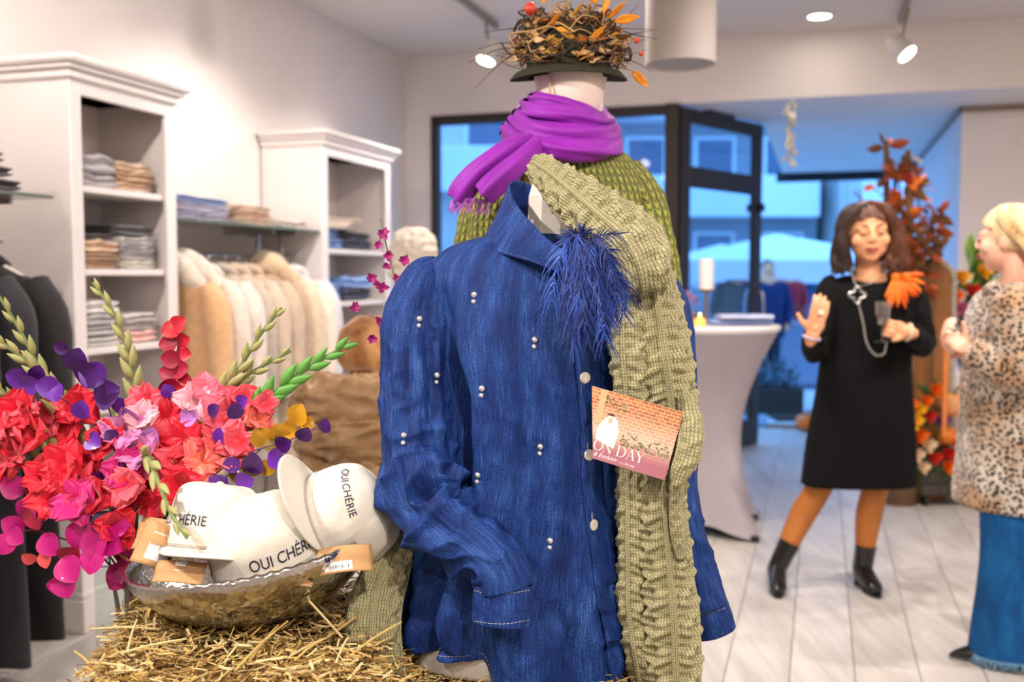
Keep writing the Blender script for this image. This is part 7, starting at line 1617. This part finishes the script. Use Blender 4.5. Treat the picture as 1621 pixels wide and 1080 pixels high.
# crate of pumpkins and flowers
cc = at(1490, 745, 6.15); crate = thing('wheeled_crate', 'dark wooden crate on castors full of autumn flowers and pumpkins', 'crate', (cc[0], 6.15, 0))
zb_, ztc = .07, at(1490, 725, 5.95)[2]; ztc = .30
dkw = mat('crate_dark', (62, 54, 48), .7, var=.2, vscale=8); 
for k in range(3):
    zz0 = zb_ + k * (ztc - zb_) / 3; mesh('slat', *bbox(cc[0] - .20, cc[0] + .36, 5.93, 5.95, zz0, zz0 + (ztc - zb_) / 3 - .008, .003), dkw, crate, smooth=False); mesh('slat', *bbox(cc[0] - .20, cc[0] + .36, 6.36, 6.38, zz0, zz0 + (ztc - zb_) / 3 - .008, .003), dkw, crate, smooth=False); mesh('slat', *bbox(cc[0] - .20, cc[0] - .18, 5.95, 6.36, zz0, zz0 + (ztc - zb_) / 3 - .008, .003), dkw, crate, smooth=False); mesh('slat', *bbox(cc[0] + .34, cc[0] + .36, 5.95, 6.36, zz0, zz0 + (ztc - zb_) / 3 - .008, .003), dkw, crate, smooth=False)
mesh('bottom', *bbox(cc[0] - .18, cc[0] + .34, 5.95, 6.36, zb_, zb_ + .02, .003), dkw, crate, smooth=False)
for dx, yy in ((-.17, 5.97), (.33, 5.97), (-.17, 6.34), (.33, 6.34)): mesh('castor', *cyl((cc[0] + dx - .012, yy, .035), (cc[0] + dx + .012, yy, .035), .035, 16), blk2 if 'blk2' in globals() else dkw, crate)
def pumpkin(c, r, col, label):
    t = thing('pumpkin', label, 'pumpkin', (c[0], c[1], c[2] - r * .75), 'pumpkins in the autumn display'); V, F = ellipsoid((0, 0, 0), (1, 1, .78), 40, 20); a = np.arctan2(V[:, 1], V[:, 0]); k = 1 - .10 * np.abs(np.sin(a * 4.5)) ** .5 * (1 - np.abs(V[:, 2])); V[:, :2] *= k[:, None]; V[:, 2] -= .25 * np.exp(-(V[:, 0]**2 + V[:, 1]**2) * 9) * (V[:, 2] > 0)
    mesh('flesh', V * r + np.array(c), F, col, t); mesh('stem', *tube([np.array(c) + [0, 0, r * .5], np.array(c) + [.1 * r, 0, r * .8], np.array(c) + [.3 * r, 0, r * 1.05]], [r * .12, r * .09, r * .11], 8, 8), mat('pumpkin_stem', (130, 120, 70), .8), t)
po = mat('pumpkin_orange', (232, 122, 40), .45, var=.12, vscale=12); pp_ = mat('pumpkin_peach', (240, 168, 112), .5, var=.1, vscale=12)
pumpkin(at(1510, 640, 6.0), .10, pp_, 'large peach pumpkin beside the print coat'); pumpkin(at(1498, 690, 5.98), .075, po, 'orange pumpkin low in the crate'); pumpkin(at(1528, 690, 6.05), .07, po, 'orange pumpkin half hidden by the print coat')
FLW = {c: lv_mesh(.045, .03, mat('posy_' + c, col, .55, var=.15, vscale=30), 'petal') for c, col in {'orange': (236, 110, 24), 'red': (206, 44, 30), 'yellow': (240, 176, 40), 'purple': (128, 60, 140), 'cream': (236, 206, 170), 'pink': (206, 110, 150)}.items()}
LVG = lv_mesh(.09, .045, mat('posy_leaf', (70, 92, 44), .6, var=.2, vscale=20), 'leaf')
def posy(x, y, Y, c, label, s=1.0, group='flowers of the autumn display'):
    p = at(x, y, Y); t = thing('autumn_flower', label, 'flower', tuple(p), group)
    mesh('stem', *tube([p, p + [0, .02, -.06], p + [rg.uniform(-.02, .02), .03, -.16]], [.004, .004, .003], 6, 6), mat('posy_stem', (80, 96, 50), .6), t)
    for k in range(14):
        a = k * 2.4; e = .15 + .8 * (k / 14); d = np.array([math.cos(a) * math.cos(e), -.9 * e - .2, math.sin(a) * math.cos(e) + .25]); shared('petal', FLW[c], t, frame((0, 0, 0), x=d, y=(-math.sin(a), .2, math.cos(a)), s=s * (1.15 - .5 * e)))
    for k in range(2): shared('leaf', LVG, t, frame((0, .015, -.03), x=(rg.uniform(-1, 1), .1, rg.uniform(-.6, .4)), y=(0, -.5, .6), s=s))
fl_list = [(1465, 635, 'orange', 'bright orange flower'), (1450, 650, 'yellow', 'yellow flower'), (1480, 618, 'orange', 'orange bloom'), (1470, 660, 'red', 'scarlet flower'), (1455, 690, 'orange', 'rusty orange flower'), (1488, 668, 'purple', 'purple flower'), (1468, 705, 'cream', 'cream flower'), (1450, 720, 'cream', 'pale cream flower'), (1478, 725, 'red', 'red flower'), (1500, 720, 'red', 'dark red flower'), (1446, 668, 'yellow', 'golden flower'), (1515, 705, 'orange', 'small orange flower'), (1500, 740, 'orange', 'low orange flower'), (1460, 740, 'cream', 'low cream flower'), (1440, 700, 'red', 'red bloom'), (1520, 735, 'red', 'low red flower'), (1440, 640, 'orange', 'deep orange bloom')]
words = ['at the top of the crate', 'beside the black dress', 'topmost in the crate', 'in the upper middle of the crate', 'left in the crate', 'in the middle of the crate', 'under the purple flower', 'at the lower left of the crate', 'at the crate front', 'right of the cream flower', 'left of the scarlet one', 'near the print coat', 'at the crate edge', 'over the crate slats', 'at the left crate side', 'under the peach pumpkin', 'at the upper left of the crate']
for (x, y, c, lb), wd in zip(fl_list, words): posy(x, y, 5.90 + rg.uniform(-.03, .06), c, lb + ' ' + wd, rg.uniform(1.1, 1.5))
# bouquet on a white pedestal behind the print coat
vq = at(1545, 520, 6.3); ped = mesh('white_pedestal', *bbox(vq[0] - .17, vq[0] + .2, 6.2, 6.55, 0, .78, .006), white_lacq, smooth=False); tag(ped, 'white pedestal under the tall bouquet behind the print coat', 'pedestal')
vz = thing('bouquet_vase', 'dark vase on the white pedestal behind the print coat', 'vase', (vq[0], 6.36, .78)); mesh('body', *lathe([(.0005, 0), (.06, 0), (.085, .08), (.06, .2), (.07, .23), (.055, .23), (.0005, .2)], 32, (vq[0], 6.36, .78)), mat('vase_dark', (52, 46, 44), .4), vz)
for (x, y, c, lb) in [(1500, 500, 'pink', 'dusky pink flower at the left of the tall bouquet'), (1520, 490, 'pink', 'pink flower next to the dusky one'), (1538, 462, 'red', 'red flower in the middle of the tall bouquet'), (1520, 440, 'yellow', 'yellow flower on the tall bouquet'), (1556, 430, 'yellow', 'yellow bloom near the fair hair'), (1565, 465, 'red', 'red bloom near the fair hair'), (1510, 470, 'orange', 'orange flower on the tall bouquet'), (1548, 500, 'red', 'dark red bloom low in the tall bouquet')]: posy(x, y, 6.25 + rg.uniform(-.05, .05), c, lb, 1.5, 'flowers of the tall bouquet')
fol = thing('green_foliage', 'upright pale green foliage rising from the tall bouquet', 'foliage', (vq[0], 6.34, .98)); gm = lv_mesh(.16, .06, mat('fresh_green', (136, 168, 70), .6, var=.15, vscale=12), 'leaf'); gd = lv_mesh(.12, .055, mat('dark_green_leaf', (56, 70, 36), .6, var=.2, vscale=12), 'leaf')
for k in range(60):
    up_ = k < 30; x, y = (1545 + rg.uniform(-13, 13), rg.uniform(385, 470)) if up_ else (1535 + rg.uniform(-40, 40), rg.uniform(450, 540)); d = np.array([rg.uniform(-.5, .5), rg.uniform(-.5, .1), 1.0 if up_ else rg.uniform(-.8, .6)]); shared('leaf', gm if up_ else gd, fol, Matrix.Translation(-Vector(wo(fol))) @ frame(at(x, y + 20, 6.33), x=d, y=(rg.uniform(-1, 1), -.4, .1)))
# orange torch-like column of blossoms
tor = mesh('orange_torch', *tube(ats([(1494, 690, 5.84), (1496, 620, 5.84), (1498, 560, 5.84), (1500, 530, 5.84)]), [.013, .015, .018, .008], 20, 12), mat('torch_orange', (226, 132, 60), .6, var=.1, vscale=20)); tag(tor, 'orange upright stalk between the crate and the print coat', 'stalk')
# ================================================================== OUTSIDE THE SHOP
pv = struct('ground_street', *box(-30, 40, 7.2, 60, -.30, -.16), mat('street_paving', (150, 156, 166), .6, var=.08, vscale=1.2))
cream_w = mat('facade_cream', (206, 204, 200), .8, var=.04, vscale=1); grey_w = mat('facade_grey', (150, 156, 164), .8, var=.05, vscale=1); dark_w = mat('facade_dark', (92, 104, 122), .8, var=.05, vscale=1); wing = mat('far_window', (70, 92, 120), .15, spec=.8); lit = mat('lit_window', (255, 250, 240), .4, emit=(255, 246, 230), estr=3.0); whf = mat('far_white', (230, 232, 236), .7)
def building(x0, x1, y, h, wm, label, cols, rows, z0=.6, lits=(), balc=()):
    b = thing('far_building', label, 'building', ((x0 + x1) / 2, y, -.16)); mesh('wall', *box(x0, x1, y, y + 6, -.16, h), wm, b, smooth=False); W = (x1 - x0) / cols; H = (h - z0 - .5) / rows
    mesh('cornice', *bbox(x0 - .1, x1 + .1, y - .25, y + .1, h - .3, h, .03), whf, b, smooth=False)
    for r in range(rows):
        if r in balc: mesh('balcony', *bbox(x0 + .2, x1 - .2, y - .9, y, z0 + H * r - .1, z0 + H * r + .85, .02), whf, b, smooth=False)
        for c in range(cols):
            xa, za = x0 + W * (c + .2), z0 + H * (r + .22); f = mesh('window', *bbox(xa, xa + W * .6, y - .06, y + .02, za, za + H * .6, .01), whf, b, smooth=False); mesh('pane', *box(xa + .08, xa + W * .6 - .08, y - .075, y - .055, za + .08, za + H * .6 - .08), lit if (r, c) in lits else wing, f, smooth=False)
building(-9, 0.5, 22, 9, cream_w, 'pale building front seen through the left of the shop window', 5, 3, balc=(1,)); building(.7, 7.2, 24, 10, grey_w, 'grey building front with balconies seen through the shop window', 4, 4, balc=(1, 2), lits=((2, 2),)); building(7.4, 16, 23, 11, cream_w, 'pale building with a bright balcony beyond the market tents', 4, 4, balc=(1, 2), lits=((1, 1),)); building(16.2, 28, 25, 9, dark_w, 'dark building front at the far right of the street', 4, 3)
tent_m = mat('tent_white', (236, 240, 246), .7); pole_m = mat('tent_pole', (190, 196, 204), .5)
def tent(cx, cy, w_, ze, zp, label):
    t = thing('market_tent', label, 'tent', (cx, cy, -.16)); h = w_ / 2
    V = [(cx - h, cy - h, ze), (cx + h, cy - h, ze), (cx + h, cy + h, ze), (cx - h, cy + h, ze), (cx, cy, zp)]; o = mesh('roof', V, [[0, 1, 4], [1, 2, 4], [2, 3, 4], [3, 0, 4]], tent_m, t, smooth=False); mod_solid(o, .02)
    for (a, b) in ((0, 1), (1, 2), (2, 3), (3, 0)):
        p, q = np.array(V[a]), np.array(V[b]); o = mesh('valance', [p, q, q - [0, 0, .25], p - [0, 0, .25]], [[0, 1, 2, 3]], tent_m, t, smooth=False); mod_solid(o, .015)
    for v in V[:4]: mesh('pole', *cyl((v[0], v[1], -.16), v, .035, 8), pole_m, t)
p = at(1228, 370, 14.5); e = at(1310, 414, 13.2); tent(p[0], 14.5, 3.0, at(1260, 412, 13.1)[2], p[2], 'white market tent with a pointed roof beyond the passage'); p = at(1150, 400, 18); tent(p[0], 18.5, 3.2, at(1150, 425, 17)[2], at(1150, 385, 18)[2], 'white market tent further left seen through the door glass'); p = at(1420, 405, 20); tent(p[0], 20, 3.2, at(1420, 430, 18.5)[2], p[2], 'white market tent furthest back on the street')
# market stall counters and passers-by
def passer(px, Y, col, label, leg=(40, 46, 60), face=-1, hgt=1.72):
    x = at(px, 500, Y)[0]; z0 = -.16; s = hgt / 1.72; O = np.array([x, Y, z0]); q = lambda a, b, c: O + np.array([a, b, c]) * s
    P = solid_tube([q(0, 0, 1.45), q(0, 0, 1.50), q(0, 0, 1.60)], [.06, .055, .05], 8, 12); P += [ellipsoid(q(0, -.01, 1.62), (.078 * s, .095 * s, .115 * s), 18, 14), ellipsoid(q(0, -.11, 1.60), (.012, .018, .018), 8, 6)]
    P += solid_tube([q(0, 0, 1.44), q(0, 0, 1.3), q(0, 0, 1.05), q(0, 0, .85)], [(.17, .10), (.20, .12), (.17, .11), (.18, .12)], 20, 18, up=(1, 0, 0))
    for g in (-1, 1): P += solid_tube([q(g * .2, 0, 1.38), q(g * .27, .02, 1.12), q(g * .24, -.06, .86)], [.055, .048, .035], 16, 12); P += solid_tube([q(g * .09, 0, .88), q(g * .10, .03 * g, .48), q(g * .10, .10 * g, .06)], [.085, .062, .045], 20, 12); P += solid_tube([q(g * .10, .10 * g, .05), q(g * .11, .10 * g - .14, .04)], [.045, .035], 8, 10)
    V, F = bake(P, .014, 3); b = mesh('person', V, F, skin, origin=tuple(O)); tag(b, label, 'person'); n = 36; th = np.linspace(0, 2 * PI, n, endpoint=False)
    G = np.array([[O + np.array([a * math.cos(t), c * math.sin(t), z]) * s for t in th] for z, a, c in ((1.50, .075, .075), (1.44, .19, .12), (1.30, .225, .145), (1.05, .20, .14), (.75, .22, .16))]); cm = mat('coat_%d_%d_%d' % col, col, .8); mod_solid(mesh('jacket', G.reshape(-1, 3), gridfaces(5, n, cu=True), cm, b), .008)
    for g in (-1, 1): V, F = tube([q(g * .17, 0, 1.42), q(g * .21, 0, 1.38), q(g * .28, .02, 1.12), q(g * .25, -.05, .92)], [.06, .072, .064, .052], 18, 14); mesh('sleeve', V, F, cm, b); V, F = tube([q(g * .09, 0, .92), q(g * .10, .03 * g, .48), q(g * .10, .10 * g, .09)], [.10, .08, .07], 16, 14); mesh('trouser_leg', V, F, mat('leg_%d_%d_%d' % leg, leg, .8), b)
    V, F = ellipsoid(q(0, .02, 1.655), (.086 * s, .10 * s, .10 * s), 20, 14); F = [f for f in F if not (V[f].mean(0)[1] < Y - .03 and V[f].mean(0)[2] < z0 + 1.67 * s)]; mesh('hair', V, F, mat('far_hair_%d' % (px % 3), [(52, 38, 30), (120, 90, 60), (40, 36, 36)][px % 3], .7), b)
passer(1214, 13.0, (24, 44, 92), 'passer-by in a dark blue jacket under the market tent'); passer(1246, 16.6, (190, 40, 50), 'passer-by in a red jacket near the market tent'); passer(1282, 17.5, (96, 120, 160), 'passer-by in a pale blue coat in front of the stalls', (60, 80, 120)); passer(1165, 13.2, (70, 60, 56), 'passer-by in a brown coat seen through the door glass')
for k, (px, Y, w_, lb, cl) in enumerate([(1222, 14.4, 1.6, 'market stall counter with a pale cloth under the pointed tent', (170, 186, 214)), (1290, 15.2, 1.4, 'market stall counter with a blue cloth beside the woman in black', (70, 110, 170))]):
    x = at(px, 500, Y)[0]; t = thing('stall_counter', lb, 'stall', (x, Y, -.16)); mesh('top', *bbox(x - w_ / 2, x + w_ / 2, Y - .35, Y + .35, .70, .75, .01), whf, t, smooth=False); mesh('cloth', *bbox(x - w_ / 2 + .02, x + w_ / 2 - .02, Y - .34, Y + .34, -.15, .70, .02), mat('stall_cloth_%d' % k, cl, .8), t, smooth=False)
    for j in range(6):
        xx = x - w_ / 2 + .15 + j * (w_ - .3) / 5; jr = mesh('jar', *lathe([(.0005, 0), (.07, 0), (.075, .12), (.06, .17), (.065, .2), (.0005, .2)], 14, (xx, Y - .1 + .1 * (j % 2), .751)), mat('jar_%d' % (j % 3), [(206, 220, 236), (214, 90, 80), (120, 160, 210)][j % 3], .4)); tag(jr, '%s jar, %s from the left on the %s stall counter' % (('pale', 'red', 'blue')[j % 3], ('first', 'second', 'third', 'fourth', 'fifth', 'last')[j], ('pale-clothed', 'blue-clothed')[k]), 'jar', 'jars on the market stalls')
# planter and pumpkin by the threshold
x = at(1215, 580, 10.2)[0]; pb = thing('stone_trough', 'dark stone planter trough outside the threshold', 'planter', (x, 10.2, -.0)); mesh('trough', *join([bbox(x - .32, x + .32, 10.0, 10.4, .0, .26, .015)]), mat('trough_dark', (56, 60, 64), .8), pb, smooth=False)
sm_ = mat('shrub_blue_green', (90, 130, 150), .7, var=.2, vscale=8); SB = lv_mesh(.12, .06, sm_, 'leaf')
for k in range(90):
    a, u = rg.uniform(0, 2 * PI), rg.random(); d = np.array([math.cos(a), math.sin(a) - .3, u * 1.4]); shared('leaf', SB, pb, Matrix.Translation(-Vector(wo(pb))) @ frame((x + rg.uniform(-.26, .26), 10.2 + rg.uniform(-.15, .15), .25 + .3 * u * rg.random()), x=d, y=(-math.sin(a), math.cos(a), .3)))
pumpkin(np.array([at(1277, 640, 8.9)[0], 8.9, .085]), .10, po, 'small orange pumpkin on the threshold paving')
mt_ = mesh('door_mat', *bbox(at(1268, 606, 9.6)[0] - .25, at(1268, 606, 9.6)[0] + .35, 9.5, 9.9, .001, .03, .004), mat('mat_dark', (60, 52, 46), .9), smooth=False); tag(mt_, 'dark door mat on the pale paving outside', 'mat')
